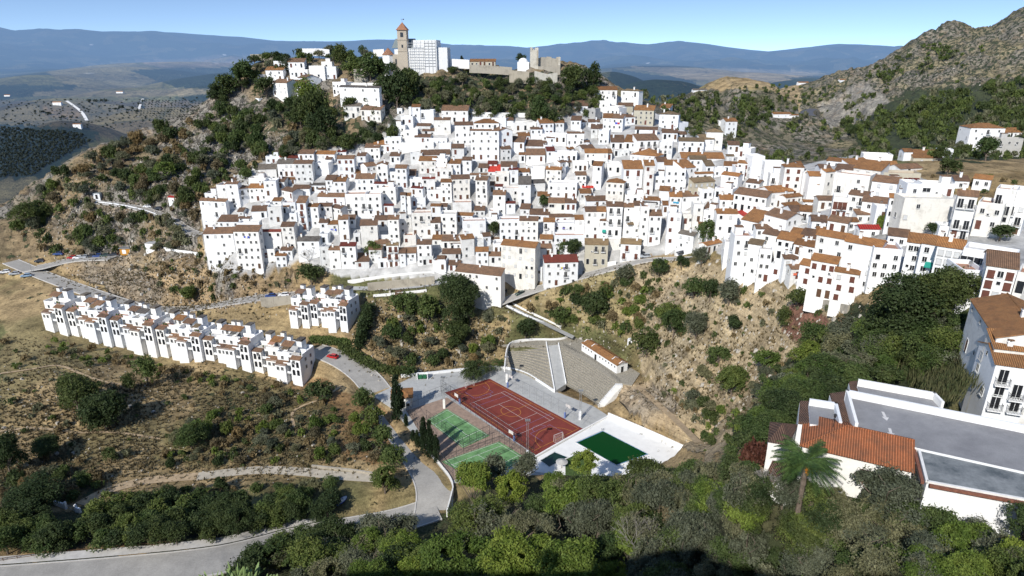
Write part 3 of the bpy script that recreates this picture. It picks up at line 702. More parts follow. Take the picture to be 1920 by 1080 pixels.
def house(xl,yl,xr,yr,ridge,base,ty,cfg=None,src=None):
    cfg=cfg or {}; cx=(xl+xr)/2; r=random.Random(int(xl*7+yl*13))
    bc=hit(cx,base,False)
    if bc is None or bc[1]>600: return None
    if 'Yc' in cfg: bc=atY(cx,base,cfg['Yc'])
    Yc=bc[1]; L=atY(xl,yl,Yc+(cfg.get('dY',0))); Rr=atZ(xr,yr,L[2]) if L[2]<CZ-8 else atY(xr,yr,Yc)
    if L[2]<CZ-8:
        w=math.hypot(Rr[0]-L[0],Rr[1]-L[1]); yaw=math.atan2(Rr[1]-L[1],Rr[0]-L[0])
    else: w=Rr[0]-L[0]; yaw=0
    w0=atY(xr,yl,L[1])[0]-L[0]
    mx=cfg.get('maxyaw',42)
    if cfg.get('free'): pass
    elif abs(math.degrees(yaw))>mx or w>w0*2.2: yaw=math.copysign(R(min(mx,abs(math.degrees(yaw)))),yaw); w=w0/math.cos(yaw)*.92
    if 'yaw' in cfg: yaw=R(cfg['yaw']); w=w0/math.cos(yaw)
    elif abs(yl-yr)<.9: yaw+=R(r.uniform(-5,5)-(6 if cx>1150 else 0))
    h=L[2]-bc[2]; h=max(2.3,h); zb=L[2]-h
    fw=proj(*L)[2]; dep=math.atan2(CZ-L[2],L[1]); Hm=((yl+yr)/2-ridge)*fw/F
    D=Hm/(.36*math.cos(dep)+math.sin(dep)); D=max(1.2,min(6.5,D)) if 'D' not in cfg else cfg['D']
    kind='f' if ty=='f' else cfg.get('k') or ('m' if (D>4.2 or r.random()<.35) else 'g')
    root=empty('house',(L[0],L[1],zb),yaw)
    mat=cfg.get('mat') or ('aged' if r.random()<.19 else 'white')
    if ty=='b' and r.random()<.16+.2*(cx>1150): ty='o'
    depth=cfg.get('depth',r.uniform(4.5,7.)); 
    wall_part(root,w,D,h,kind,mat,depth=depth,roofm=cfg.get('rm') or r.choice(['flatroof','flatroof','terra']))
    if ty!='f': roof_part(root,w,D,D,h,kind,{'b':'b','o':'o','y':'y','g':'g','r':'r','R':'R'}[ty])
    sd=depth if kind=='f' else (D if kind=='m' else 2*D)
    n=openings(root,w,h-(.75 if kind=='f' else 0),r,cfg,sd,cfg.get('style'))
    extra=None
    if ty!='f' and w>3 and r.random()<.45:
        child('chimney',CHIM,root,(r.uniform(.8,w-.8),D*r.uniform(.6,1.),h+D*.36*.8+.2)); extra='chimney'
    if ty=='f':
        u=r.random()
        if u<.30 and w>4:
            a=r.uniform(.3,w-2.6); m=MB(); m.box(a,a+2.2,depth-2.6,depth-.3,h-.75,h+1.6,0); m.box(a-.1,a+2.3,depth-2.7,depth-.2,h+1.6,h+1.72,1); m.build('roof_hut',[mat,'b'],root); extra='hut'
        elif u<.45: child('satellite_dish',DISH,root,(r.uniform(.5,w-.5),depth*.6,h-.75)); extra='dish'
    if r.random()<.2 and w>4: child('air_conditioner',ACU,root,(r.uniform(1,w-1),-.001,max(.5,h-2.9)))
    HOUSES.append(dict(o=root,px=cx,py=(yl+yr)/2,base=base,w=w,h=h,ty=ty,mat=mat,n=n,extra=extra,lab=cfg.get('lab'),kind=kind,st=cfg.get('st') or max(1,int((h+.5)/2.75))))
    COVER.append((xl,min(yl,yr,ridge),xr,base))
    return root
def batch(ox,oy,s,rows):
    for q in rows:
        cfg=q[7] if len(q)>7 else None
        house(ox+q[0]/s,oy+q[1]/s,ox+q[2]/s,oy+q[3]/s,oy+q[4]/s,oy+q[5]/s,q[6],cfg)
# left part of the village
batch(360,280,4.8,[
(65,460,300,470,440,625,'b',{'st':2,'cols':4,'lab':'white house with a roof terrace and brown eave at the left end of the village'}),
(110,395,215,395,380,470,'f'),(300,310,412,310,290,540,'b',{'cols':1}),(215,320,300,320,310,470,'f',{'skip':.6}),(410,360,515,345,325,520,'b',{'k':'h'}),(275,285,400,280,250,310,'b'),
(595,180,755,175,135,290,'g'),(640,285,750,285,270,460,'f'),(765,130,915,128,90,255,'g',{'style':'blind'}),(915,128,1080,125,98,300,'b'),
(660,62,790,60,50,130,'f'),(790,68,860,68,30,110,'R',{'lab':'low house with a patchwork red roof at the upper left edge of the village'}),(860,78,950,80,55,120,'r'),(1110,42,1285,42,12,110,'b'),(1200,90,1255,90,55,140,'b'),
(1305,85,1455,85,57,275,'b',{'st':3,'cols':3,'style':'shut','skip':.05,'lab':'tall white house with three rows of reddish brown shutters, upper left of the village'}),
(1310,22,1385,22,8,60,'r'),(1485,58,1560,58,30,170,'b'),(1570,155,1660,145,118,300,'b'),(1660,140,1755,140,112,310,'b',{'k':'s','D':3}),
(1830,165,1920,165,140,285,'b'),(1780,60,1870,60,25,130,'b'),(1200,275,1290,275,232,395,'b'),(1470,265,1640,262,215,390,'b'),(1465,215,1560,205,180,265,'b'),
(765,290,830,290,250,380,'b'),(830,270,925,272,255,310,'b'),(905,352,1060,352,318,420,'b'),(1060,322,1195,322,305,392,'g'),(1135,360,1197,360,325,400,'b'),
(805,365,900,385,345,450,'b'),(1130,425,1375,425,393,485,'b',{'cols':1}),(940,480,1020,480,418,745,'b',{'cols':1,'style':'tallshut','skip':0,'lab':'narrow three storey white house with brown balcony doors stacked above one another'}),(725,465,800,465,435,515,'b'),
(535,558,670,553,505,640,'b'),(410,560,460,560,527,620,'b'),(1015,515,1132,515,487,700,'b'),(1140,512,1255,512,482,640,'b'),(1255,520,1335,535,500,620,'b',{'mat':'aged'}),
(805,515,870,515,500,575,'b'),(875,575,937,575,560,660,'f'),(230,650,412,650,588,705,'b'),(105,655,230,655,640,720,'f'),(412,660,600,655,640,740,'f'),
(100,760,365,757,700,1060,'b',{'st':4,'cols':4,'k':'m','lab':'big white four storey house at the lower left corner of the village'}),
(370,738,597,738,680,1078,'b',{'st':5,'cols':4,'k':'m','lab':'tall white brown roofed building directly right of the big lower left corner house'}),
(610,740,800,738,728,912,'r',{'st':3,'cols':3}),(800,695,912,695,655,912,'b',{'st':3,'cols':2}),
(945,825,1140,825,785,1000,'g',{'st':2,'cols':2,'nodoor':1,'skip':.3,'lab':'white house with two windows below a grey hipped roof, standing on a rock wall'}),
(1143,660,1220,660,627,785,'b'),(1222,675,1312,672,640,775,'o'),(1315,632,1402,630,592,835,'b'),(1402,630,1465,628,590,710,'b'),(1512,685,1665,683,630,900,'b',{'mat':'aged','cols':1}),
(1660,615,1755,615,598,650,'g'),(1760,630,1858,628,590,885,'b'),(1725,505,1812,505,495,600,'r'),(1375,402,1560,400,390,625,'f'),(1560,402,1700,400,390,620,'f'),(1640,308,1750,308,305,400,'r'),
(1700,340,1830,340,335,500,'f'),(1230,905,1330,905,870,1080,'b',{'cols':1}),(1330,870,1470,870,835,1072,'r'),(1150,875,1230,875,868,1080,'f'),(1470,1010,1590,1010,930,1080,'b',{'mat':'aged','k':'m'}),
(1748,865,1855,865,845,1062,'y',{'st':3,'cols':2,'style':'tallshut','skip':0,'lab':'narrow white house with six brown shuttered windows, lowest row of the village'}),
(1868,935,1920,935,890,1062,'b'),(1450,755,1510,755,750,865,'f'),(1875,410,1920,410,390,600,'b'),(1870,275,1920,275,250,330,'b'),(655,480,700,480,460,540,'f'),
(675,520,800,515,505,700,'f'),(1145,760,1220,760,745,880,'f'),(420,620,520,620,608,660,'b'),(1145,905,1150,905,900,1080,'f'),
])
# upper and middle village
batch(740,180,4.8,[
(125,100,150,100,75,240,'f'),(155,98,228,98,75,240,'b',{'cols':1}),(228,125,350,125,115,240,'f',{'skip':.8}),(420,130,660,130,85,235,'b',{'k':'g','cols':3,'st':2,'lab':'long white house with a brown gabled roof, topmost row below the castle cliff'}),(355,215,500,215,193,350,'b',{'cols':1}),
(200,268,320,268,248,312,'b'),(250,315,408,315,295,348,'b'),(180,370,320,370,345,422,'b'),(320,378,470,378,370,420,'f'),(60,418,350,415,410,500,'f',{'skip':.8}),(395,420,505,420,415,490,'f',{'skip':.8}),
(235,530,395,530,485,585,'b'),(400,525,495,525,482,565,'b'),(712,245,938,245,208,298,'o',{'k':'h','cols':4,'nodoor':1,'lab':'penthouse storey with an orange hipped roof on top of the tall four storey block'}),
(682,310,938,312,292,580,'b',{'st':4,'cols':4,'k':'m','D':1.2,'style':'dark','skip':.06,'depth':8,'lab':'tallest white four storey block in the upper middle of the village'}),
(540,262,705,262,235,450,'b',{'st':3,'cols':3}),(943,315,1060,310,272,560,'b',{'cols':1,'k':'s','D':4}),(1005,220,1068,220,190,270,'b'),(1070,240,1275,235,215,330,'f',{'cols':3}),(700,190,860,192,170,240,'f'),(870,195,1000,200,175,250,'f'),
(1115,360,1218,358,330,400,'b'),(1225,298,1330,298,283,385,'b'),(1440,240,1525,240,210,322,'b'),(1030,412,1165,415,362,505,'b'),(1165,448,1362,450,395,492,'b'),(1185,530,1355,532,475,620,'b'),
(1120,528,1175,528,510,600,'b'),(960,478,1048,475,450,590,'b',{'cols':2}),(1370,375,1440,375,365,450,'b'),(1330,340,1545,345,335,430,'f'),(1555,335,1705,335,325,460,'b'),(1645,240,1745,225,210,300,'b'),
(1745,235,1845,235,210,290,'b'),(1675,415,1755,415,400,450,'b'),(1690,475,1800,470,440,515,'b'),(1715,512,1920,512,475,622,'o',{'mat':'white'}),(1370,495,1440,495,460,600,'r'),(1555,478,1612,475,458,515,'o'),
(1440,505,1640,510,500,600,'f'),(590,470,680,445,440,550,'f'),(610,578,690,578,550,700,'b'),(755,645,840,645,610,682,'b'),(840,612,920,612,585,640,'r'),
(845,680,948,680,617,708,'R',{'k':'m','lab':'house under a bright scarlet roof in the middle of the village'}),(955,635,1098,637,592,702,'b'),(1035,662,1112,662,648,790,'r'),(1117,685,1213,685,650,722,'b'),(5,650,105,650,620,830,'b'),
(95,715,185,715,660,765,'b'),(415,775,510,775,745,960,'o'),(513,748,675,745,712,942,'b',{'st':3,'cols':3}),(680,710,830,710,702,785,'b'),(727,755,832,757,722,982,'b'),(250,745,360,745,732,862,'r'),
(843,805,905,805,770,900,'b'),(905,812,970,812,795,900,'r'),(885,888,995,890,850,1072,'b',{'cols':1,'lab':None}),(990,828,1120,825,800,965,'f',{'mat':'aged'}),(1115,795,1225,795,720,992,'g',{'cols':1}),(1225,785,1355,780,750,905,'g',{'mat':'aged'}),
(1360,660,1500,663,637,792,'o'),(1490,600,1550,582,572,762,'b'),(1557,598,1625,578,572,645,'b'),(1630,712,1725,712,682,832,'b'),(1785,625,1865,628,590,832,'o'),(1690,825,1785,825,808,892,'R',{'lab':'low white house with a red edged terrace roof, right of the middle of the village'}),
(1380,780,1640,790,775,912,'f',{'st':2,'cols':4}),(1385,960,1535,963,917,1062,'b',{'cols':3,'style':'wide'}),(1537,962,1635,962,925,1062,'b'),(1730,945,1910,942,900,1000,'b'),(1720,1040,1905,1035,998,1080,'b'),
(1130,1015,1215,1018,970,1072,'b'),(1217,1060,1390,1062,1015,1090,'b'),(1000,965,1085,965,955,1060,'r'),(55,895,140,895,870,1065,'b'),(150,825,250,832,820,905,'r'),(325,990,413,990,968,1090,'o'),(415,995,470,995,968,1062,'b'),
(720,1030,810,1030,992,1085,'b',{'mat':'aged'}),(468,630,525,630,580,702,'y',{'mat':'beige','cols':1}),(520,958,690,955,950,1062,'f',{'mat':'aged','skip':1,'rm':'terra','lab':'roofless stained walled yard among the middle houses'}),(150,915,275,915,880,1002,'f'),(200,1030,270,1030,1010,1085,'b'),(360,650,520,650,640,765,'f'),(1230,650,1350,650,610,762,'f',{'skip':1}),
(1340,440,1420,440,430,520,'f'),
])
batch(740,380,4.8,[
(325,180,410,178,132,332,'b',{'cols':1}),(200,375,328,375,330,562,'b',{'st':3,'cols':2,'lab':'white three storey brown roofed house in the lowest row, left of the big pine'}),(40,455,190,452,405,562,'b'),(555,112,700,118,90,200,'b'),
(610,165,820,160,150,332,'f',{'cols':2,'style':'blind'}),(605,330,715,320,285,505,'b',{'cols':1}),(430,460,590,460,415,512,'b'),(385,505,450,505,478,565,'b'),(730,440,842,440,398,585,'b',{'cols':2}),
(800,305,865,300,270,400,'b'),(865,330,1090,330,318,345,'b'),(958,378,1265,408,342,678,'b',{'st':4,'cols':6,'k':'g','skip':.2,'lab':'long white four storey house with a brown gabled roof above the lower street'}),
(1125,160,1290,162,125,352,'b',{'st':3,'cols':3}),(1340,172,1440,172,135,362,'o'),(1395,130,1615,130,102,172,'b'),(1625,152,1715,152,110,290,'o',{'cols':1}),(1440,182,1620,180,165,290,'f'),(1440,292,1715,290,285,402,'f',{'skip':.5}),
(1720,80,1900,82,38,332,'b'),(1850,160,1920,165,135,332,'b'),
(1715,375,1920,375,320,600,'y',{'mat':'beige','st':2,'cols':3,'style':'tall','k':'m','lab':'unpainted beige two storey house with a weathered ochre roof on the lower street'}),
(1350,540,1655,538,470,752,'r',{'st':3,'cols':4,'k':'m','lab':'white house with a broad terracotta roof and laundry balconies, standing alone below the street'}),
(545,615,955,660,565,870,'b',{'st':3,'cols':5,'maxyaw':32,'lab':'white house with a long sloping brown roof behind the big pine tree'}),(485,560,590,560,520,605,'b'),(945,150,1125,150,100,342,'f',{'cols':3}),(415,102,555,100,90,302,'f',{'cols':2}),
(150,92,330,90,60,332,'f',{'mat':'aged'}),(40,150,150,140,135,320,'f',{'mat':'aged'}),(5,835,95,835,790,900,'b'),(425,345,600,345,290,442,'b'),(495,362,600,365,345,442,'b'),(1217,105,1390,108,60,162,'b'),
(245,480,345,480,470,560,'f'),(720,330,800,330,320,440,'f'),
])
batch(1120,180,4.8,[
(50,100,190,110,92,215,'f',{'st':2}),(20,50,120,50,38,120,'f'),(560,105,655,108,70,135,'o',{'lab':'small white house with a pinkish orange roof at the top right of the village'}),(560,165,735,168,138,292,'y',{'st':3,'cols':2,'k':'h','D':3}),
(330,125,510,130,85,255,'o',{'mat':'beige','st':3,'cols':4,'style':'dark','lab':'old beige stone house with an orange tiled roof high on the right side'}),(190,90,320,90,62,162,'b',{'mat':'beige'}),(240,190,340,188,168,262,'b'),
(1160,230,1258,228,200,372,'o',{'st':3,'cols':2,'lab':'lone pale blue shaded house with a white chimney at the edge of the scrub'}),(735,240,820,235,230,322,'f'),(340,300,540,305,280,345,'b',{'cols':3}),
(360,400,555,395,340,520,'b',{'cols':3,'style':'tall','skip':0,'lab':'white house with three dormers in its brown roof and three tall balcony doors'}),(125,415,240,415,335,472,'b'),(242,412,355,415,340,482,'b'),
(300,525,545,545,475,592,'o',{'k':'h','lab':None}),(735,405,955,405,375,502,'y',{'st':2,'cols':3}),(930,390,1050,388,345,492,'y'),(985,325,1130,325,295,482,'y',{'k':'h','D':3,'cols':1}),(760,560,1135,560,505,592,'b',{'cols':3}),
(835,570,980,570,538,692,'y'),(605,620,765,625,575,722,'o'),(770,650,885,640,570,800,'o',{'k':'m'}),(430,625,515,625,575,892,'o',{'st':4,'cols':1,'style':'shut'}),
(240,655,410,655,575,882,'b',{'st':4,'cols':2,'style':'tallshut','skip':.1,'lab':'tall white house with orange brown shutters under a ridged brown roof with a solar panel'}),(82,775,240,785,720,942,'b',{'k':'h','D':3}),
(560,850,650,855,810,962,'b'),(654,905,760,905,865,1080,'o',{'st':3,'cols':2}),(765,905,935,900,852,1002,'b'),(870,780,1060,765,730,922,'y',{'mat':'beige'}),(980,630,1050,628,575,722,'y'),(885,700,1045,695,685,782,'o'),
(620,650,800,655,630,862,'f',{'st':3,'cols':3,'style':'dark','lab':'pale grey apartment house with wide dark windows and small tiled canopies'}),(1140,625,1250,628,590,702,'b'),(1265,600,1380,610,580,722,'b'),(1120,705,1245,728,690,832,'o'),
(1105,930,1260,932,890,1032,'o'),(1232,875,1470,915,825,1032,'b',{'k':'g','D':4}),(1400,542,1510,540,535,752,'f',{'skip':1}),(1512,595,1690,600,580,782,'f',{'skip':.8}),(1690,640,1860,642,595,902,'o',{'st':4,'cols':2,'k':'h','D':4}),
(1567,870,1770,855,808,1002,'o',{'k':'g'}),(1340,775,1460,790,750,832,'b'),(1700,915,1845,900,880,1002,'b'),(1690,992,1825,978,955,1042,'o'),(1755,1035,1920,1035,985,1072,'b'),(420,935,560,935,905,1012,'b'),
(85,992,230,990,950,1085,'b'),(245,998,335,998,962,1065,'b'),(338,990,425,990,948,1065,'b'),(470,1070,580,1072,1025,1100,'b'),(0,515,135,515,478,602,'o'),(1180,440,1275,440,405,542,'b'),(1275,462,1365,472,455,582,'f',{'cols':2}),
(560,412,680,415,400,562,'f',{'mat':'aged','st':3,'cols':3}),(585,330,720,330,298,402,'b'),(720,345,800,345,320,390,'b'),(1165,540,1230,540,525,592,'y'),(960,1012,1060,1025,960,1085,'b'),(1060,1055,1265,1055,1015,1090,'o'),
(250,890,420,890,885,962,'f'),(90,612,220,610,600,722,'f',{'cols':2}),(0,625,45,625,590,742,'o'),(1057,650,1160,650,640,722,'f'),(1060,820,1220,840,810,930,'f'),(950,840,1050,835,825,950,'f'),(1250,640,1330,640,630,760,'f'),
(690,745,800,750,735,850,'f'),(150,480,290,480,465,540,'f'),(1390,850,1500,860,840,930,'f',{'skip':.6}),(1560,700,1690,705,695,860,'f',{'skip':.8}),(1860,680,1920,680,670,900,'f',{'cols':1}),
])
batch(1120,360,4.8,[
(90,128,228,128,88,422,'b',{'st':3,'cols':2,'style':'tall'}),(245,135,335,135,98,402,'b',{'cols':1}),(335,122,425,122,80,402,'b'),(395,130,470,130,120,480,'f'),(470,212,580,212,158,475,'b',{'st':3,'cols':2}),(0,175,75,175,130,412,'b'),(420,92,530,92,80,165,'g'),
(212,465,390,465,415,602,'y',{'st':2,'cols':2,'style':'tallshut','skip':0,'k':'m','lab':'white two storey house with brown shutters beside the beige house on the lower street'}),
(640,190,760,195,185,500,'f',{'st':3,'cols':2}),(1080,192,1262,192,155,392,'o',{'st':2,'cols':2,'lab':'white house raised on garage pillars with an orange tiled roof, right of the round tree'}),
(1300,245,1412,335,210,430,'o',{'k':'m','D':6.5,'maxyaw':50,'st':2,'lab':None}),(1150,450,1235,452,440,640,'f',{'st':3,'cols':1}),(1240,392,1400,392,375,795,'f',{'st':4,'cols':2,'skip':.3,'lab':'stepped tall white house with stacked terraces, at the head of the pale slope'}),
(1360,462,1480,480,425,762,'y',{'st':3,'cols':1}),(1465,512,1580,522,500,802,'f',{'st':3,'cols':2,'mat':'white'}),(1490,372,1640,400,335,562,'b'),(1620,418,1810,450,370,602,'o',{'cols':3}),(1770,465,1920,495,425,602,'o',{'cols':2,'style':'tall'}),
(985,482,1120,452,440,562,'b'),(1705,248,1865,220,200,352,'b',{'k':'s','D':4}),(1700,60,1845,42,20,122,'o'),(1755,178,1920,175,120,222,'b'),(1735,372,1920,402,330,422,'b'),(730,370,850,415,360,500,'g'),
(1312,215,1420,185,160,240,'R',{'lab':'low house with a vivid orange red roof strip, right centre of the village'}),(700,500,740,505,495,560,'f'),(870,110,960,112,100,300,'f',{'cols':1}),(960,160,1060,200,150,300,'f',{'cols':1}),(1560,640,1640,660,630,760,'f'),
(770,200,870,200,190,330,'f'),(640,260,700,265,255,420,'f'),(1480,590,1560,600,590,700,'f'),
])
# right arm
batch(1500,400,4.57,[
(98,398,320,435,352,705,'b',{'st':3,'cols':3,'style':'shut','skip':.1,'lab':'white house with maroon shutters and a long brown roof above the pale slope'}),(300,495,507,527,475,742,'o',{'st':3,'cols':2,'style':'shut','lab':'lower white annex with a bright orange roof edge right of the maroon shuttered house'}),
(145,182,345,217,145,425,'o',{'cols':2}),(390,237,615,277,200,605,'o',{'st':4,'cols':2,'skip':.5,'lab':'tall smooth white house with an orange brown roof beside a stair alley'}),(0,285,122,297,225,382,'o'),(0,435,87,457,390,642,'o',{'style':'shut'}),
(757,187,930,207,132,272,'b'),(925,242,1045,258,168,565,'b',{'st':4,'cols':2}),(1045,252,1180,275,185,570,'b',{'st':4,'cols':2}),(1180,275,1400,307,215,575,'b',{'st':4,'cols':3}),(637,292,885,312,255,545,'f',{'st':3,'cols':3}),(1405,292,1700,352,280,570,'f',{'st':2,'cols':4,'style':'wide'}),
(1605,442,1868,478,362,790,'b',{'k':'g','D':4,'st':4,'cols':3,'style':'shut','lab':'tall white house with maroon windows, right of the big dark trees'}),(1395,480,1600,492,460,760,'f',{'st':3,'cols':2,'style':'small'}),(0,195,130,217,130,282,'b'),(240,60,370,97,25,182,'b',{'k':'m'}),
(100,68,225,80,20,132,'b'),(517,132,680,132,100,202,'R',{'lab':'white house with a crimson roof edge in the right arm of the village'}),(145,162,300,175,120,200,'o'),(1870,500,1920,510,480,700,'f',{'cols':1}),(450,250,470,255,245,560,'f'),(0,330,100,340,320,440,'f'),
(1480,640,1560,650,600,720,'f'),
])
batch(1500,220,4.57,[
(1465,92,1742,102,48,282,'o',{'k':'h','D':5,'st':3,'cols':3,'yaw':-6,'depth':9,'lab':'large white house with a hipped orange roof standing highest on the right edge'}),(1755,130,1900,127,88,172,'o',{'lab':'white cottage with an orange roof behind the unfinished concrete house'}),
(1605,172,1920,182,160,332,'f',{'mat':'concrete','st':2,'cols':4,'lab':'unfinished grey concrete house with square black openings at the right edge'}),(548,312,800,322,305,382,'f',{'skip':1}),(975,345,1210,347,275,372,'o',{'mat':'beige','cols':2}),(895,295,965,295,270,372,'o'),
(440,412,620,398,350,452,'o',{'k':'m'}),(620,412,835,414,372,452,'o'),(462,432,615,522,430,620,'o',{'maxyaw':50,'k':'m','D':6,'mat':'aged','lab':None}),(620,545,775,572,500,682,'b',{'st':2,'cols':2}),(230,368,325,390,350,412,'o'),(300,452,455,467,400,522,'b'),
(225,468,300,462,440,702,'o',{'cols':1}),(300,470,525,540,460,702,'f',{'cols':2,'st':3}),(85,502,215,502,465,702,'o',{'st':3,'cols':1}),(125,572,205,597,540,692,'o'),(0,432,35,432,380,622,'o'),(175,442,265,442,405,480,'b'),
(420,657,535,674,628,872,'b',{'cols':2}),(290,680,420,690,670,860,'f',{'style':'tallshut','cols':3,'st':2,'skip':0,'lab':'white house with a bowed front and dark red balcony shutters'}),(535,717,745,740,675,872,'b'),(772,687,905,697,655,962,'b',{'st':3,'cols':2}),
(925,565,1050,568,545,800,'f',{'cols':1}),(1052,560,1335,572,535,682,'f',{'cols':3,'style':'wide'}),(1330,542,1455,547,500,602,'b'),(1490,522,1640,537,490,612,'b'),
(1355,667,1525,682,622,1025,'b',{'mat':'aged','st':4,'cols':2,'style':'tall','skip':.1,'lab':'old flaking white four storey house with black balcony doors, right arm of the village'}),(1530,720,1680,745,700,1000,'f',{'mat':'aged','cols':2}),(1685,605,1800,622,595,985,'f',{'st':4,'cols':2,'style':'tall','mat':'aged'}),(1805,615,1920,632,600,985,'f',{'st':4,'cols':2,'style':'tall'}),
(900,690,1325,700,690,965,'f',{'mat':'aged','skip':.9,'nodoor':1,'lab':'huge windowless stained retaining wall like building in the right arm of the village'}),(490,832,640,832,785,902,'b',{'mat':'aged'}),(0,802,100,810,755,902,'b'),(105,887,228,894,840,962,'b'),(240,882,372,907,850,982,'b',{'k':'m'}),
(862,442,1050,432,400,472,'b',{'mat':'aged'}),(715,472,1040,482,460,562,'f',{'mat':'beige'}),(945,542,1020,542,528,582,'r'),(30,722,200,722,705,762,'o'),(1190,270,1320,275,262,340,'f',{'skip':.8}),(660,760,770,765,750,900,'f'),(770,560,920,562,545,650,'f'),(1200,930,1340,940,920,1020,'f'),
])
# cluster on the castle hill and the houses under the church
batch(360,20,3.84,[
(470,460,528,452,435,515,'f'),(528,428,655,428,403,502,'o',{'cols':2}),(575,517,690,520,495,612,'b',{'cols':3,'st':2}),(690,525,810,527,500,612,'b',{'cols':3}),(690,370,805,370,345,442,'b'),(585,362,688,362,340,425,'f'),(840,397,950,397,390,512,'f',{'cols':1}),
(930,367,1005,367,345,482,'f',{'cols':1}),(955,402,1035,402,395,492,'f'),(760,482,840,487,463,532,'b'),(835,487,915,482,475,572,'f',{'skip':.8}),(630,492,760,492,480,522,'f'),
(1060,548,1345,556,540,672,'g',{'D':2,'cols':4,'st':2,'nodoor':1,'lab':'large white house with a grey eave below the pines on the castle hill'}),(1090,687,1213,687,665,772,'g',{'mat':'aged'}),(1215,712,1362,714,680,792,'b',{'mat':'aged','lab':'small stained white house with a brown roof tucked under the castle hill rock'}),
(1010,512,1100,515,505,600,'f'),(1105,520,1345,525,512,560,'f'),(1475,702,1512,702,692,742,'f',{'cols':1}),(480,632,600,610,595,642,'f',{'skip':1}),(700,425,830,430,415,500,'f'),
])
batch(860,60,3.84,[
(975,417,1140,417,392,492,'o',{'st':2,'cols':4,'lab':'white villa with an ochre tiled roof, first house right of the cliff'}),(1170,422,1290,432,405,512,'y',{'cols':2,'k':'h','D':2}),(1290,462,1320,462,455,525,'f'),(1015,500,1090,500,490,622,'f',{'cols':1}),(1077,532,1145,537,510,632,'f',{'cols':1}),
(810,532,930,532,495,572,'b',{'k':'m'}),(885,547,985,552,540,602,'f',{'mat':'concrete'}),(80,212,265,212,195,242,'o',{'mat':'beige','lab':'long low house with a faded orange roof beside the castle ruin'}),(1875,642,1920,642,615,682,'f'),
])
# remaining gaps inside the village are filled with the small flat-topped cubes the photo shows there
def fill():
    r=random.Random(11); cov=np.zeros((270,480),bool)
    for (a,b,c,d) in COVER: cov[int(b/4):int(d/4)+1,int(a/4):int(c/4)+1]=True
    vil=[(385,440),(430,350),(500,300),(700,280),(760,215),(900,215),(1000,235),(1110,225),(1160,190),(1270,240),(1380,300),(1500,320),(1600,300),(1700,330),(1700,400),(1690,470),(1620,500),(1590,530),(1400,500),(1340,440),(1210,450),(1050,470),(980,520),(830,500),(640,490),(570,470),(480,500),(400,490)]
    k=0
    for py in range(212,520,9):
        for px in range(386,1700,16):
            x=px+r.uniform(-6,6); y=py+r.uniform(-4,4)
            if not bool(poly_in(np.array([x]),np.array([y]),vil)[0]): continue
            sub=cov[int((y-6)/4):int((y+14)/4),int((x-4)/4):int((x+22)/4)]
            if sub.mean()>.5: continue
            w=r.uniform(18,32); h=r.uniform(16,26); t=r.choice(['f','f','b','b','o'])
            house(x-2,y-6,x-2+w,y-6+r.uniform(-.5,.5),y-(14 if t!='f' else 8),y-6+h,t,{'mat':r.choice(['white','white','aged'])})
            cov[int((y-8)/4):int((y+h-6)/4)+1,int((x-2)/4):int((x-2+w)/4)+1]=True; k+=1
    return k
print('houses digitised',len(HOUSES)); print('filled',fill())

M['plant_green']=mat_plain('pot_plant',(.04,.08,.02),.8,.4,6.)
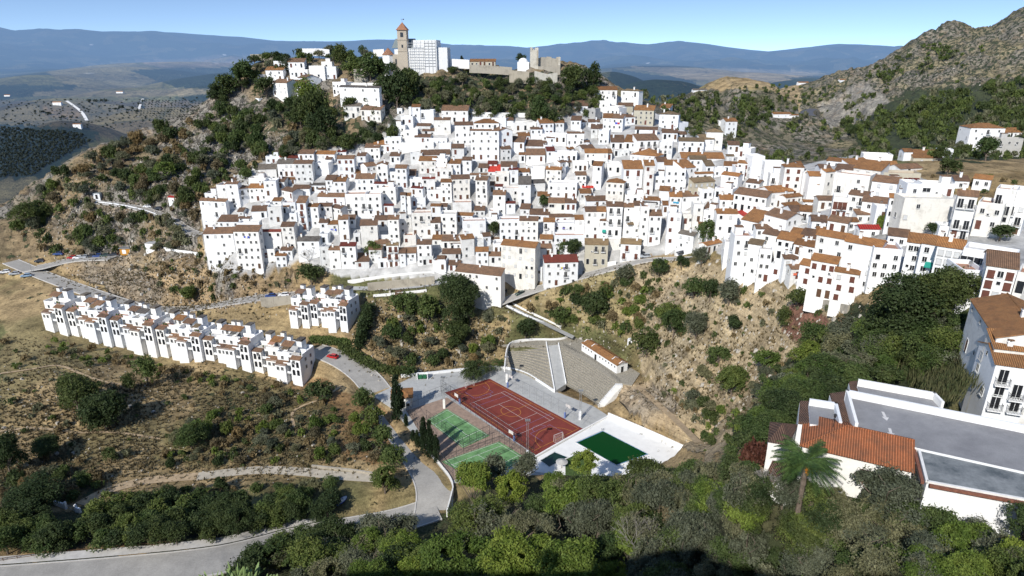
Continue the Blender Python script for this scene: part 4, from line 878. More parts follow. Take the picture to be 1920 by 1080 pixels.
# ---------------------------------------------------------------- the white terraced row on the left and its small sister block
def terrace_unit(root,w,h,r,first=False,last=False):
    m=MB(); D=8.5; f=5.0
    m.box(0,w,1.4,D,-f,h-2.6,0)                       # main body
    m.box(.05,w*.42,-.6,1.39,-f,h-5.4,0)               # lower left bay
    m.box(w*.62,w-.05,-.2,1.39,-f,h-3.0,0)             # right balcony tower
    m.box(0,.25,1.4,D,h-2.6,h-1.6,0); m.box(w-.25,w,1.4,D,h-2.6,h-1.7,0)     # terrace walls
    m.box(.25,w*.5,1.4,1.6,h-2.6,h-1.7,0); m.box(w*.5,w-.25,4.2,4.4,h-2.6,h-1.2,0); m.box(.25,w-.25,D-.25,D,h-2.6,h-1.5,0)
    m.box(.6,w*.45,4.6,7.6,h-2.6,h-.1,0)               # attic room
    m.build('wall',['white','flatroof'],root)
    t=MB(); t.box(w*.55,w*.55+2.0,5.2,7.8,h-2.6,h+1.3,0); t.box(w*.55-.12,w*.55+2.12,5.08,7.92,h+r.uniform(.9,1.4),h+1.55,1); t.build('stair_tower',['white','g'],root)
    t=MB(); t.box(.9,2.3,6.6,8.0,h-.1,h+1.5,0); t.box(.8,2.4,6.5,8.1,h+1.5,h+1.64,1); t.build('stair_tower',['white','g'],root)
    def lean(x0,x1,y0,y1,z0,z1,nm='roof',mt='b'):
        k=MB(); P=[(x0,y0,z0),(x1,y0,z0),(x1,y1,z1),(x0,y1,z1)]; k.poly(P); k.poly([(p[0],p[1],p[2]-.12) for p in P][::-1])
        for i in range(4):
            a=P[i];b=P[(i+1)%4]; k.poly([a,(a[0],a[1],a[2]-.12),(b[0],b[1],b[2]-.12),b])
        k.build(nm,mt,root)
    lean(0,w*.44,-.8,1.45,h-5.5,h-4.7); lean(w*.6,w+.02,-.4,1.45,h-3.05,h-2.4); lean(.4,w*.47,3.2,6.0,h-.35,h+.45,mt=r.choice(['b','b','o','g']))
    k=MB(); k.box(w*.5,w*.95,1.5,4.1,h-2.59,h-2.55,0); k.build('terrace_floor',['terra' if r.random()<.6 else 'flatroof'],root)
    # balconies with arched openings
    for s,z in enumerate((h-6.0,h-8.9)):
        for x in (w*.66,w*.83):
            a=MB(); a.box(x-.02,x+1.0,-.23,-.205,z,z+1.7,0)
            for i in range(8):
                t0=math.pi*i/8;t1=math.pi*(i+1)/8; a.poly([(x+.49,-.231,z+1.7),(x+.49+.5*math.cos(t0),-.231,z+1.7+.35*math.sin(t0)),(x+.49+.5*math.cos(t1),-.231,z+1.7+.35*math.sin(t1))][::-1])
            a.build('arched_opening','glass',root)
    for x in (w*.12,w*.29):
        child('window',WM['dark'],root,(x,-.64,h-7.4)); 
    for x in (w*.50,): child('window',WM['tall'],root,(x,1.36,h-5.3)); child('window',WM['dark'],root,(x,1.36,h-8.0))
    child('window',WM['dark'],root,(w*.2,1.36,h-4.3)); child('window',WM['tall'],root,(w*.3,4.56,h-2.5)); child('window',WM['dark'],root,(w*.75,-.24,h-4.6))
    b=MB(); b.box(w*.3,w*.62,.2,.32,h-5.7,h-4.8,0); b.box(w*.3,w*.62,.32,1.39,h-5.7,h-5.58,0); b.build('balcony','white',root)
    b=MB(); b.box(w*.43,w*.61,-.1,.02,h-8.6,h-7.8,0); b.box(w*.43,w*.61,.02,1.39,h-8.7,h-8.58,0); b.build('balcony','white',root)
    for q_ in range(r.choice([0,1,2])):
        aw=MB(); x0=r.uniform(.5,w-3.2); aw.poly([(x0,1.7,h-.9),(x0+2.4,1.7,h-.9),(x0+2.4,4.1,h-.3),(x0,4.1,h-.3)]); aw.bar((x0,1.75,h-2.6),(x0,1.75,h-.9),.04); aw.bar((x0+2.4,1.75,h-2.6),(x0+2.4,1.75,h-.9),.04); aw.build('awning',r.choice(['y','blind','g','concrete','terra']),root)
    for q_ in range(r.choice([1,2,3])):
        x0=r.uniform(w*.55,w*.9); pt=MB(); pt.bar((x0,2.,h-2.55),(x0,2.,h-2.1),.16,0,8,.2); pt.bar((x0,2.,h-2.1),(x0,2.,h-1.5),.3,1,7,.08); pt.build('potted_plant',['terra','plant_green'],root)
    if last:
        for z in (h-4.6,h-7.4):
            for y in (3.,6.): child('window',WM['dark'],root,(w+.04,y,z),math.pi/2)
def terrace_row(base,tops,n,labels,group):
    r=random.Random(5); B=[hit(p[0],p[1]) for p in base]
    a=B[0]; b=B[-1]; L=math.hypot(b[0]-a[0],b[1]-a[1])
    for i in range(n):
        t=i/n; tm=(i+.5)/n
        x=a[0]+(b[0]-a[0])*t; y=a[1]+(b[1]-a[1])*t; yaw=math.atan2(b[1]-a[1],b[0]-a[0])
        jig=(.9 if i%2 else -.3); x-=math.sin(yaw)*jig; y+=math.cos(yaw)*jig
        # height from the photographed skyline of the row
        px=proj(x,y,0)[0]; tx=np.interp(px,[p[0] for p in tops],[p[1] for p in tops]); bx=np.interp(px,[p[0] for p in base],[p[1] for p in base])
        zb=a[2]+(b[2]-a[2])*t; zt=atY(px,tx,y+2)[2]; h=zt-zb
        root=empty('terraced_house',(x,y,zb),yaw,labels(i,n),'house',group)
        terrace_unit(root,L/n-.03,h+r.uniform(-.35,.35),r,i==0,i==n-1)
        if i%2: root.scale=(-1,1,1); root.location=(x+math.cos(yaw)*(L/n-.03),y+math.sin(yaw)*(L/n-.03),zb)
ORD=['first','second','third','fourth','fifth','sixth','seventh','eighth','ninth','tenth','eleventh','twelfth']
terrace_row([(90,617),(173,638),(230,655),(300,670),(388,690),(465,705),(570,723)],[(70,549),(150,567),(225,582),(330,602),(430,622),(570,662)],11,
  lambda i,n: ('white terraced house at the left end of the long row beside the valley road' if i==0 else 'white terraced house at the right end of the long row, near the red car' if i==n-1 else 'white stepped terraced house, %s unit from the left in the long row'%ORD[i]),'terraced houses in the long white row')
terrace_row([(548,612),(655,622)],[(540,549),(660,552)],3,lambda i,n:'white apartment house with balconies, %s unit of the short block by the retaining wall'%['left','middle','right'][i],'units of the short white block')

# ---------------------------------------------------------------- sports ground
def sheet(name,pl,z,mat,label,cat=None,kind='structure',z0=None):
    m=MB(); pts=[(p[0],p[1]) for p in pl]
    m.prism(pts,(z-.3 if z0 is None else z0),z); return tag(m.build(name,mat),label,cat,None,kind)
M['court_red']=mat_plain('red_court_coating',(.19,.042,.032),.75,.18,.35,.2)
M['turf']=mat_plain('padel_turf',(.14,.27,.115),.9,.40,.5,.1)
M['gravel']=mat_plain('brown_gravel',(.30,.22,.17),.95,.25,.8,.1)
M['line_white']=mat_plain('court_line_white',(.62,.60,.58),.7,.1,2,.2,0,0); M['line_orange']=mat_plain('court_line_orange',(.55,.26,.05),.7,.1,2,.2,0,0); M['line_blue']=mat_plain('court_line_blue',(.16,.22,.45),.7,.1,2,.2,0,0)
k=N('pool_water'); nn_=k.noise(k.pos(),1.8,3,.5); M['pool_green']=k.done(k.bsdf((.004,.046,.008),.16,k.bump(nn_,.02,.3),.06))
k=N('pool_water_dark'); M['pool_dark']=k.done(k.bsdf((.008,.028,.014),.06,None,.5))
M['pool_tile']=mat_plain('pool_tiles',(.10,.25,.42),.4,.1,2)
sheet('pavement',SPORT,-.06,'pave','pale concrete ground of the sports area')
sheet('sports_court',COURT,.02,'court_red','dark red multi sport court with painted lines','court',None)
cA,cB,cC,cD=[Vector_(*p) for p in COURT] if False else COURT
def lerp3(a,b,t): return tuple(a[i]+(b[i]-a[i])*t for i in range(3))
def cuv(u,v,z=.032):
    "point of the court: u along the long side, v across"
    p=lerp3(lerp3(cA,cB,u),lerp3(cD,cC,u),v); return (p[0],p[1],z)
def strip(m,pts,w,z,mi=0):
    for i in range(len(pts)-1):
        a,b=pts[i],pts[i+1]; dx=b[0]-a[0];dy=b[1]-a[1]; l=math.hypot(dx,dy) or 1; nx,ny=-dy/l*w/2,dx/l*w/2
        m.poly([(a[0]-nx,a[1]-ny,z),(b[0]-nx,b[1]-ny,z),(b[0]+nx,b[1]+ny,z),(a[0]+nx,a[1]+ny,z)])
def marks(mat,lines,w,z,name='court_marking'):
    m=MB()
    for ln in lines: strip(m,[cuv(u,v) for u,v in ln],w,z)
    return m.build(name,mat)
def arc(cu,cv,ru,rv,a0,a1,n=20): return [(cu+ru*math.cos(a0+(a1-a0)*i/n),cv+rv*math.sin(a0+(a1-a0)*i/n)) for i in range(n+1)]
pi=math.pi; court_o=[o for o in col.objects if o.name=='sports_court'][0]
def kid(o,par): o.parent=par; return o
kid(marks('line_orange',[[(.04,.05),(.96,.05),(.96,.95),(.04,.95),(.04,.05)],[(.5,.05),(.5,.95)],arc(.5,.5,.075,.15,0,2*pi,32),arc(.04,.5,.14,.32,-pi/2,pi/2),arc(.96,.5,.14,.32,pi/2,3*pi/2)],.11,.040),court_o)
kid(marks('line_white',[[(.24,.12),(.76,.12),(.76,.88),(.24,.88),(.24,.12)],[(.24,.2),(.76,.2)],[(.24,.8),(.76,.8)],[(.37,.2),(.37,.8)],[(.63,.2),(.63,.8)],[(.37,.5),(.63,.5)]],.09,.048),court_o)
kid(marks('line_blue',[[(.08,.30),(.2,.30),(.2,.7),(.08,.7)],[(.92,.30),(.8,.30),(.8,.7),(.92,.7)],arc(.2,.5,.05,.12,-pi/2,pi/2),arc(.8,.5,.05,.12,pi/2,3*pi/2),[(.3,.05),(.3,.95)],[(.7,.05),(.7,.95)]],.07,.056),court_o)
# two padel courts
PAD1=pz([(838,767),(918,817),(868,840),(800,788)],0); PAD2=pz([(936,828),(986,859),(905,905),(828,866)],0)
sheet('pavement',pz([(762,770),(838,745),(1000,852),(965,872),(850,900),(822,868)],0),.0,'gravel','brown gravel ground between the padel courts')
for pl,l in ((PAD1,'green padel court with a pale worn patch behind glass and mesh fences'),(PAD2,'green padel court nearest the road with a dark net across it')):
    o=sheet('padel_court',pl,.06,'turf',l,'padel court',None)
    m=MB()
    def q(u,v): p=lerp3(lerp3(pl[0],pl[1],u),lerp3(pl[3],pl[2],u),v); return (p[0],p[1],0)
    for ln in ([(.03,.04),(.97,.04),(.97,.96),(.03,.96),(.03,.04)],[(.2,.04),(.2,.96)],[(.8,.04),(.8,.96)],[(.2,.5),(.8,.5)]): strip(m,[q(*a) for a in ln],.1,.075)
    kid(m.build('court_marking','line_white'),o)
    m=MB(); a=q(.5,0);b=q(.5,1)
    for i in range(13): p=lerp3(a,b,i/12); m.bar((p[0],p[1],.06),(p[0],p[1],.92),.015 if 0<i<12 else .05)
    for z in (.1,.3,.5,.7,.92): m.bar((a[0],a[1],z),(b[0],b[1],z),.012 if z<.9 else .05)
    kid(m.build('net','iron'),o)
# fences: posts, rails and a real wire grid
def fence(name,pts,h,label,mat='galv',step=3.,mesh=.9,r_=.035,z=None,rail_only=False,wire=.008,cat='fence',group=None):
    m=MB(); root=None
    P=[]
    for i in range(len(pts)-1):
        a,b=pts[i],pts[i+1]; L=math.dist(a[:2],b[:2]); n=max(1,int(L/step))
        for j in range(n+(i==len(pts)-2)): P.append(lerp3(a,b,j/n))
    for p in P: m.bar((p[0],p[1],p[2]-.3),(p[0],p[1],p[2]+h),r_)
    w=MB()
    for a,b in zip(P[:-1],P[1:]):
        for t in ((0.05,.55,1.) if rail_only else (1.,.5)): m.bar((a[0],a[1],a[2]+h*t),(b[0],b[1],b[2]+h*t),r_*.7)
        if not rail_only:
            L=math.dist(a,b); k=int(L/mesh)
            for j in range(1,k): q_=lerp3(a,b,j/k); w.bar((q_[0],q_[1],q_[2]),(q_[0],q_[1],q_[2]+h),wire,0,3)
            for j in range(int(h/mesh)): w.bar((a[0],a[1],a[2]+j*mesh),(b[0],b[1],b[2]+j*mesh),wire,0,3)
    c=P[0]; root=empty(name,(c[0],c[1],c[2]),0,label,cat,group)
    for mm,nm in ((m,'post'),(w,'mesh')):
        if not mm.v: continue
        mm.v=[(v[0]-c[0],v[1]-c[1],v[2]-c[2]) for v in mm.v]; mm.build(nm if nm=='mesh' else 'frame',mat,root)
    return root
def off(p,dx,dy,z=0): return (p[0]+dx,p[1]+dy,z)
fence('fence',[cuv(-.02,-.06,0),cuv(1.02,-.06,0)],4.5,'tall wire fence along the far long side of the red court')
fence('fence',[cuv(-.02,1.04,0),cuv(1.0,1.04,0)],4.5,'tall wire fence between the red court and the padel courts','iron',2.5,.7,.06,wire=.02)
fence('fence',[cuv(-.03,-.06,0),cuv(-.03,1.04,0)],4.0,'tall wire fence behind the left goal of the red court')
fence('fence',pz([(762,770),(822,868),(850,900)],0),4.0,'dark green fence between the road cypresses and the padel courts','iron',2.2,.7,.06,wire=.014)
fence('fence',[PAD1[3],PAD1[2],PAD1[1]],3.5,'dark fence around the upper padel court','iron',2.0,.7,.06,wire=.014)
fence('fence',[PAD2[3],PAD2[0],PAD2[1]],3.5,'dark fence around the lower padel court','iron',2.0,.7,.06,wire=.014)
fence('fence',pz([(762,768),(838,738)],0),3.5,'wire fence beside the small white ticket hut','iron',2.)
# goals, hoops, light towers
def goal(p,ang,label):
    root=empty('handball_goal',(p[0],p[1],.03),ang,label,'goal','goals on the red court'); m=MB()
    for x in (-1.5,1.5): m.bar((x,0,0),(x,0,2.05),.06)
    m.bar((-1.5,0,2.05),(1.5,0,2.05),.06)
    for x in (-1.5,1.5): m.bar((x,1,0),(x,.3,2.0),.03); m.bar((x,0,0),(x,1,0),.03)
    m.bar((-1.5,1,0),(1.5,1,0),.03); m.build('goal_frame','line_white',root); w=MB()
    for i in range(1,12): x=-1.5+.25*i; w.bar((x,1,0),(x,.3,2.0),.012,0,3)
    for i in range(1,7): t=i/7; w.bar((-1.5,1-.7*t,2*t),(1.5,1-.7*t,2*t),.012,0,3)
    w.build('net','line_white',root)
ang=math.atan2(cD[1]-cA[1],cD[0]-cA[0])
goal(cuv(.03,.5),ang+pi,'small white goal at the left end of the red court'); goal(cuv(.97,.5),ang,'small white goal at the right end of the red court, by the pool')
def hoop(p,ang,label):
    root=empty('basketball_hoop',(p[0],p[1],.03),ang,label,'basketball hoop','basketball hoops'); m=MB(); m.box(-.2,.2,-.2,.3,0,1.8,0); m.build('padding','line_blue',root)
    m=MB(); m.bar((0,0,1.8),(0,0,2.6),.09); m.bar((0,0,2.6),(0,-1.2,3.2),.07); m.build('post','galv',root)
    m=MB(); m.box(-.9,.9,-1.25,-1.2,2.9,3.95,0); m.build('backboard','line_white',root)
    m=MB()
    for i in range(10): a=2*pi*i/10;b=2*pi*(i+1)/10; m.bar((.23*math.cos(a),-1.5+.23*math.sin(a),3.05),(.23*math.cos(b),-1.5+.23*math.sin(b),3.05),.02)
    m.build('rim','line_orange',root)
au=math.atan2(cB[1]-cA[1],cB[0]-cA[0])
hoop(cuv(.20,-.03),au+pi,'basketball hoop with blue padding on the far side, left half of the red court'); hoop(cuv(.80,-.03),au+pi,'basketball hoop with blue padding on the far side, right half of the red court')
hoop(cuv(.20,1.02),au,'basketball hoop on the near side, left half of the red court'); hoop(cuv(.80,1.02),au,'basketball hoop on the near side, right half of the red court')
def tower(p,h,label,base=3.):
    root=empty('floodlight_mast',p,0,label,'floodlight','floodlight masts around the courts'); m=MB(); m.box(-.35,.35,-.35,.35,-.3,base,0); m.build('plinth','white',root); m=MB(); s=.28
    n=int((h-base)/.8); 
    for x,y in ((-s,-s),(s,-s),(s,s),(-s,s)): m.bar((x,y,base),(x*.8,y*.8,h),.035)
    for i in range(n):
        z0=base+i*.8; z1=z0+.8; sg=1 if i%2 else -1
        for (a,b) in (((-s,-s),(s,-s)),((s,-s),(s,s)),((s,s),(-s,s)),((-s,s),(-s,-s))):
            a,b=(a,b) if sg>0 else (b,a); m.bar((a[0],a[1],z0),(b[0],b[1],z1),.02,0,3)
    m.build('lattice','galv',root); m=MB(); m.box(-.7,.7,-.06,.06,h,h+.1)
    for x in (-.5,0,.5): m.box(x-.18,x+.18,-.35,-.07,h-.1,h+.3); m.box(x-.18,x+.18,.07,.35,h-.1,h+.3)
    m.build('lamp','galv',root)
tower(atZ(833,765,0),10.5,'lattice floodlight mast on a white plinth near the ticket hut'); tower(atZ(1087,786,0),9.5,'lattice floodlight mast between the red court and the stone terraces, right side')
tower(atZ(989,848,0),10,'lattice floodlight mast with cluster of lamps standing at the near corner of the red court',.5); tower(atZ(950,716,0),9,'floodlight mast on a white plinth behind the far left corner of the red court')
# pools
DECK=pz([(1140,782),(1330,866),(1290,905),(1120,900),(1000,884),(1000,862)],0)
sheet('pool_deck',DECK,.05,'pool_deck','bright white paving around the swimming pools')
PL=pz([(1130,808),(1216,852),(1156,873),(1080,830)],0); PS=pz([(1040,848),(1065,858),(1030,876),(1013,864)],0)
def pool(pl,mat,label):
    o=tag(MB().prism([(p[0],p[1]) for p in pl],-.2,.07).build('swimming_pool','pool_tile'),label,'swimming pool')
    c=(sum(p[0] for p in pl)/4,sum(p[1] for p in pl)/4); q=[(c[0]+(p[0]-c[0])*.965,c[1]+(p[1]-c[1])*.965) for p in pl]
    kid(MB().prism(q,-.1,.085).build('water',mat),o)
    q2=[(c[0]+(p[0]-c[0])*1.02,c[1]+(p[1]-c[1])*1.02,.05) for p in pl]; m=MB()
    for i in range(4): a,b=q2[i],q2[(i+1)%4]; m.bar((a[0],a[1],.06),(b[0],b[1],.06),.14)
    kid(m.build('coping','line_white'),o)
    return o
P1=pool(PL,'pool_green','large rectangular pool of deep green water with a blue rim'); P2=pool(PS,'pool_dark','small dark green paddling pool beside the large one')
m=MB(); a=PL[0]
for s in (-.3,.3): m.bar((a[0]+s,a[1],-.1),(a[0]+s,a[1],1.0),.03); m.bar((a[0]+s,a[1],1.0),(a[0]+s,a[1]+.6,.6),.03); m.bar((a[0]+s,a[1]+.6,.6),(a[0]+s,a[1]+.6,0),.03)
for z in (.2,.5,.8): m.bar((a[0]-.3,a[1],z),(a[0]+.3,a[1],z),.03)
kid(m.build('ladder','galv'),P1)
def lowwall(name,pts,h,th,mat,label,cat='wall',below=1.5,cap=False,smooth=2):
    pts=smooth_line(pts,smooth) if smooth else pts; m=MB(); n=len(pts); A=[];B=[]
    for i,p in enumerate(pts):
        a=pts[max(0,i-1)]; b=pts[min(n-1,i+1)]; dx=b[0]-a[0];dy=b[1]-a[1];l=math.hypot(dx,dy) or 1; nx,ny=-dy/l*th/2,dx/l*th/2
        A.append((p[0]+nx,p[1]+ny,p[2])); B.append((p[0]-nx,p[1]-ny,p[2]))
    u=lambda p,d:(p[0],p[1],p[2]+d)
    for i in range(n-1):
        m.poly([u(B[i],h),u(B[i+1],h),u(A[i+1],h),u(A[i],h)]); m.poly([u(B[i],-below),u(B[i+1],-below),u(B[i+1],h),u(B[i],h)]); m.poly([u(A[i+1],-below),u(A[i],-below),u(A[i],h),u(A[i+1],h)])
    m.poly([u(A[0],-below),u(B[0],-below),u(B[0],h),u(A[0],h)]); m.poly([u(B[-1],-below),u(A[-1],-below),u(A[-1],h),u(B[-1],h)])
    return tag(m.build(name,mat),label,cat)
def gp(lst,dz=0):
    out=[]
    for a,b in lst:
        h_=hit(a,b); out.append((h_[0],h_[1],h_[2]+dz))
    return out
lowwall('pool_wall',pz([(1140,782),(1230,820),(1332,868)],0),1.5,.35,'white','long white wall behind the swimming pool','wall')
lowwall('pool_wall',pz([(1140,782),(1060,825),(1000,860)],0),.45,.4,'pool_deck','low white wall between the red court and the pools','wall')
lowwall('retaining_wall',pz([(752,706),(800,702),(850,697),(905,690),(945,690),(985,700),(1012,717),(1040,736)],0),.8,.3,'white','curved white wall at the foot of the stone terraces','wall')
lowwall('retaining_wall',pz([(818,862),(852,905),(845,935),(838,960)],0),.5,.3,'kerb','white wall along the road beside the padel courts','wall')
# stone seating terraces: real steps between the lower and the upper edge
def stand(lower,upper,n,z0,z1,label):
    def at(line,t):
        L=[math.dist(line[i][:2],line[i+1][:2]) for i in range(len(line)-1)]; s=t*sum(L)
        for i,l in enumerate(L):
            if s<=l or i==len(L)-1: return lerp3(line[i],line[i+1],min(1,s/l))
            s-=l
    m=MB(); K=14
    for j in range(n):
        t0=j/n;t1=(j+1)/n; za=z0+(z1-z0)*t1; zp=z0+(z1-z0)*t0
        for i in range(K):
            def P(s,t,z): a=at(lower,s);b=at(upper,s); return (a[0]+(b[0]-a[0])*t,a[1]+(b[1]-a[1])*t,z)
            s0=i/K;s1=(i+1)/K
            m.poly([P(s0,t0,za),P(s1,t0,za),P(s1,t1,za),P(s0,t1,za)]); m.poly([P(s0,t0,zp-.4),P(s1,t0,zp-.4),P(s1,t0,za),P(s0,t0,za)])
            if j==n-1: m.poly([P(s1,1,za),P(s0,1,za),P(s0,1,-2),P(s1,1,-2)][::-1])
        for s in (0,1):
            m.poly([P(s,t0,-2),P(s,t1,-2),P(s,t1,za),P(s,t0,za)][::(-1 if s==0 else 1)])
    return tag(m.build('seating_terrace','cobble'),label,'stone terrace')
stand(pz([(945,690),(985,702),(1010,716),(1038,735)],0),pz([(951,648),(985,643),(1023,642)],5),13,.2,5,'left stone seating terrace, fan shaped, above the curved white wall')
stand(pz([(1062,722),(1095,740),(1124,762)],0),pz([(1048,646),(1105,680),(1163,717)],5),13,.2,5,'right stone seating terrace with stepped grey rows')
sheet('pavement',pz([(1023,640),(1048,640),(1062,722),(1075,740),(1040,738)],2.6) if False else [atZ(1023,641,5.02),atZ(1048,643,5.02),atZ(1062,718,.6),atZ(1038,732,.4)],.1,'pave','x') if False else None
m=MB(); a=[atZ(1024,643,5.05),atZ(1047,645,5.05),atZ(1061,720,.7),atZ(1040,734,.5)]; m.poly([a[3],a[2],a[1],a[0]]); m.poly([(a[3][0],a[3][1],-1),(a[2][0],a[2][1],-1),a[2],a[3]]); tag(m.build('ramp','pave'),'paved ramp between the two stone terraces','path',kind='structure')
m=MB(); m.prism([(p[0],p[1]) for p in TOPP],2.5,5.04); tag(m.build('pavement','cobble'),'cobbled ground on top of the stone terraces',None,kind='structure')
lowwall('parapet_wall',[atZ(*p,5.1) for p in [(946,690),(950,650),(965,640),(1000,637),(1050,638),(1072,630)]],.6,.3,'white','white parapet around the top left of the stone terraces')
lowwall('kerb_wall',[(p[0],p[1],p[2]+.1) for p in (a[0],a[3])],.5,.3,'white','thin white kerb wall along the left side of the terrace ramp',below=.5,smooth=0)
lowwall('kerb_wall',[(p[0],p[1],p[2]+.1) for p in (a[1],a[2])],.5,.3,'white','thin white kerb wall along the right side of the terrace ramp',below=.5,smooth=0)
fence('railing',[atZ(1056,648,5.1),atZ(1110,675,5.1),atZ(1162,716,5.1)],1.1,'dark iron railing along the top of the right stone terrace','iron',2.,.3,.03,cat='railing')
fence('railing',pz([(1064,728),(1096,745),(1124,765)],.3),1.1,'dark iron railing along the foot of the right stone terrace','iron',2.,.3,.03,cat='railing')
m=MB(); s0=atZ(1128,762,0); s1=atZ(1163,722,5); 
for i in range(16):
    t=i/16; p=lerp3(s0,s1,t); m.box(p[0]-1.1,p[0]+1.1,p[1]-.1,p[1]+1.1,-1,.1+5*(i+1)/16)
tag(m.build('staircase','kerb'),'steep white staircase at the right end of the stone terraces','stairs')
# low toilet block with orange roof
def simple_building(name,root,w,d,h,roofmat,wins,label=None):pass
L=atZ(1091,640,8.6); Rr=atZ(1157,682,8.6); w_=math.hypot(Rr[0]-L[0],Rr[1]-L[1]); yw=math.atan2(Rr[1]-L[1],Rr[0]-L[0])
root=empty('changing_rooms',(L[0],L[1],5.05),yw,'long low white building with an orange tiled roof beside the stone terraces','building')
wall_part(root,w_,2.2,2.9,'g','white',found=2.); roof_part(root,w_,2.2,2.2,2.9,'g','o',ov=.15)
for i in range(12):
    if i in(4,5): continue
    child('window',WM['small'],root,(1.0+(w_-2)*i/11,-.04,1.75))
child('door',DM[2],root,(1.0+(w_-2)*4.5/11,-.04,0)); child('door',DM[2],root,(w_+.04,2.2,0),math.pi/2)
m=MB()
for x in (0,w_*.22,w_*.8,w_-.25):
    m.poly([(x,-.12,2.9),(x+.25,-.12,2.9),(x+.25,2.2,3.95),(x,2.2,3.95)]); m.poly([(x,-.12,2.6),(x+.25,-.12,2.6),(x+.25,-.12,2.9),(x,-.12,2.9)]); m.poly([(x+.25,4.5,2.9),(x,4.5,2.9),(x,2.2,3.95),(x+.25,2.2,3.95)])
    m.poly([(x+.25,-.12,2.6),(x+.25,4.5,2.6),(x+.25,4.5,2.9),(x+.25,2.2,3.95),(x+.25,-.12,2.9)]); m.poly([(x,4.5,2.6),(x,-.12,2.6),(x,-.12,2.9),(x,2.2,3.95),(x,4.5,2.9)])
m.build('gable_parapet','white',root)
h_=hit(1176,648); root=empty('niche_shed',h_,R(-20),'tiny white shed with a dark doorway behind the long low white building','shed'); wall_part(root,1.6,.9,2.,'s','white',found=1.); roof_part(root,1.6,.9,.9,2.,'s','white',ov=.08); child('door',DM[2],root,(.8,-.04,0),0,(.7,1,.85))
# ticket hut and bin store
p0=atZ(735,765,0); root=empty('ticket_hut',(p0[0],p0[1],-.05),R(8),'small square white hut with a hipped salmon tiled roof by the road and cypresses','hut')
wall_part(root,6.2,3.,3.2,'h','white',found=.5); roof_part(root,6.2,3.,3.,3.2,'h','o',ov=.35)
child('window',WM['dark'],root,(1.5,-.04,1.2)); child('door',DM[2],root,(3.6,-.04,0.05)); m=MB(); m.box(4.3,5.6,-1.2,-.01,0,2.1,0); m.box(4.5,5.4,-1.22,-1.201,1.,1.8,1); m.build('kiosk',['white','glass'],root)
p0=atZ(782,712,0); root=empty('bin_shelter',(p0[0],p0[1],0),R(5),'white walled bin shelter holding two green bins at the road junction','shelter')
m=MB(); m.box(0,3.6,1.4,1.6,-.3,1.9); m.box(0,.2,0,1.39,-.3,1.9); m.box(3.4,3.6,0,1.39,-.3,1.9); m.build('wall','white',root)
M['bin']=mat_plain('green_plastic',(.02,.12,.05),.5,.1)
for i,x in enumerate((1.05,2.5)):
    m=MB(); m.box(-.6,.6,-.4,.4,.15,1.2); m.box(-.64,.64,-.44,.44,1.2,1.32)
    for s in(-.5,.5): m.bar((s,-.3,.08),(s,.3,.08),.08,0,6)
    o=m.build('waste_bin','bin',None,loc=(p0[0]+x*math.cos(R(5))-.7*math.sin(R(5)),p0[1]+x*math.sin(R(5))+.7*math.cos(R(5)),0.0),rz=R(5)); tag(o,['left','right'][i]+' green waste bin inside the white bin shelter','waste bin','green bins in the shelter')
# parasol on the pool lawn
p0=atZ(1053,878,0); root=empty('thatch_parasol',(p0[0],p0[1],0),0,'round grey parasol on the lawn beside the paddling pool','parasol')
m=MB(); m.bar((0,0,0),(0,0,2.3),.06,0,6); m.build('pole','door',root); m=MB()
for i in range(12): a_=2*pi*i/12;b_=2*pi*(i+1)/12; m.poly([(1.6*math.cos(a_),1.6*math.sin(a_),2.0),(1.6*math.cos(b_),1.6*math.sin(b_),2.0),(0,0,2.7)])
m.build('canopy','concrete',root)
LAWN=pz([(1060,862),(1085,850),(1100,865),(1110,890),(1060,895)],0); M['lawn']=mat_plain('lawn',(.06,.095,.03),.95,.3,1.5,.1,0,.05)
sheet('lawn',LAWN,.085,'lawn','small lawn by the pools'); sheet('lawn',pz([(880,925),(935,920),(940,965),(885,975)],0),.0,'lawn','patchy grass plot below the round pine')

# ---------------------------------------------------------------- school with flat roofs in the lower right
k=N('grey_roof_felt'); p_=k.pos(); c_=k.mix(k.ramp(k.noise(p_,.25,7,.7),[(.35,0.),(.7,1.)]),(.20,.20,.21),(.30,.30,.305)); c_=k.mix(1.0,c_,k.ramp(k.noise(p_,9.,3,.7),[(.3,.86),(.7,1.1)]),'MULTIPLY'); c_=k.mix(k.ramp(k.noise(p_,1.1,6,.75),[(.66,0.),(.72,.5)]),c_,(.12,.12,.12)); M['flatgrey']=k.done(k.bsdf(c_,.9,k.bump(k.noise(p_,9.,3,.7),.03,.6),.15))
k=N('weathered_roof'); n_=k.noise(k.pos(),.35,6,.7); c_=k.mix(k.ramp(n_,[(.35,0.),(.62,1.)]),(.085,.10,.11),(.24,.255,.26)); M['weathered']=k.done(k.bsdf(c_,.85,None,.2))
M['bricks']=mat_plain('red_brick_edge',(.20,.085,.055),.85,.35,3.)
M['tile_big']=mat_tile('orange_barrel_tiles',(.42,.145,.065),(.50,.20,.10),(.24,.12,.075),.27); M['tile_old']=mat_tile('old_brown_barrel_tiles',(.20,.12,.085),(.28,.17,.12),(.12,.085,.065),.27)
SZ=58.9
school=empty('school',atZ(1600,870,50),0,'large white school with grey flat roofs and an orange barrel tiled wing, lower right','school')
sb=school.location.copy()
def sch(mb,name,mats,par=school):
    mb.v=[(v[0]-sb[0],v[1]-sb[1],v[2]-sb[2]) for v in mb.v]; return mb.build(name,mats,par)
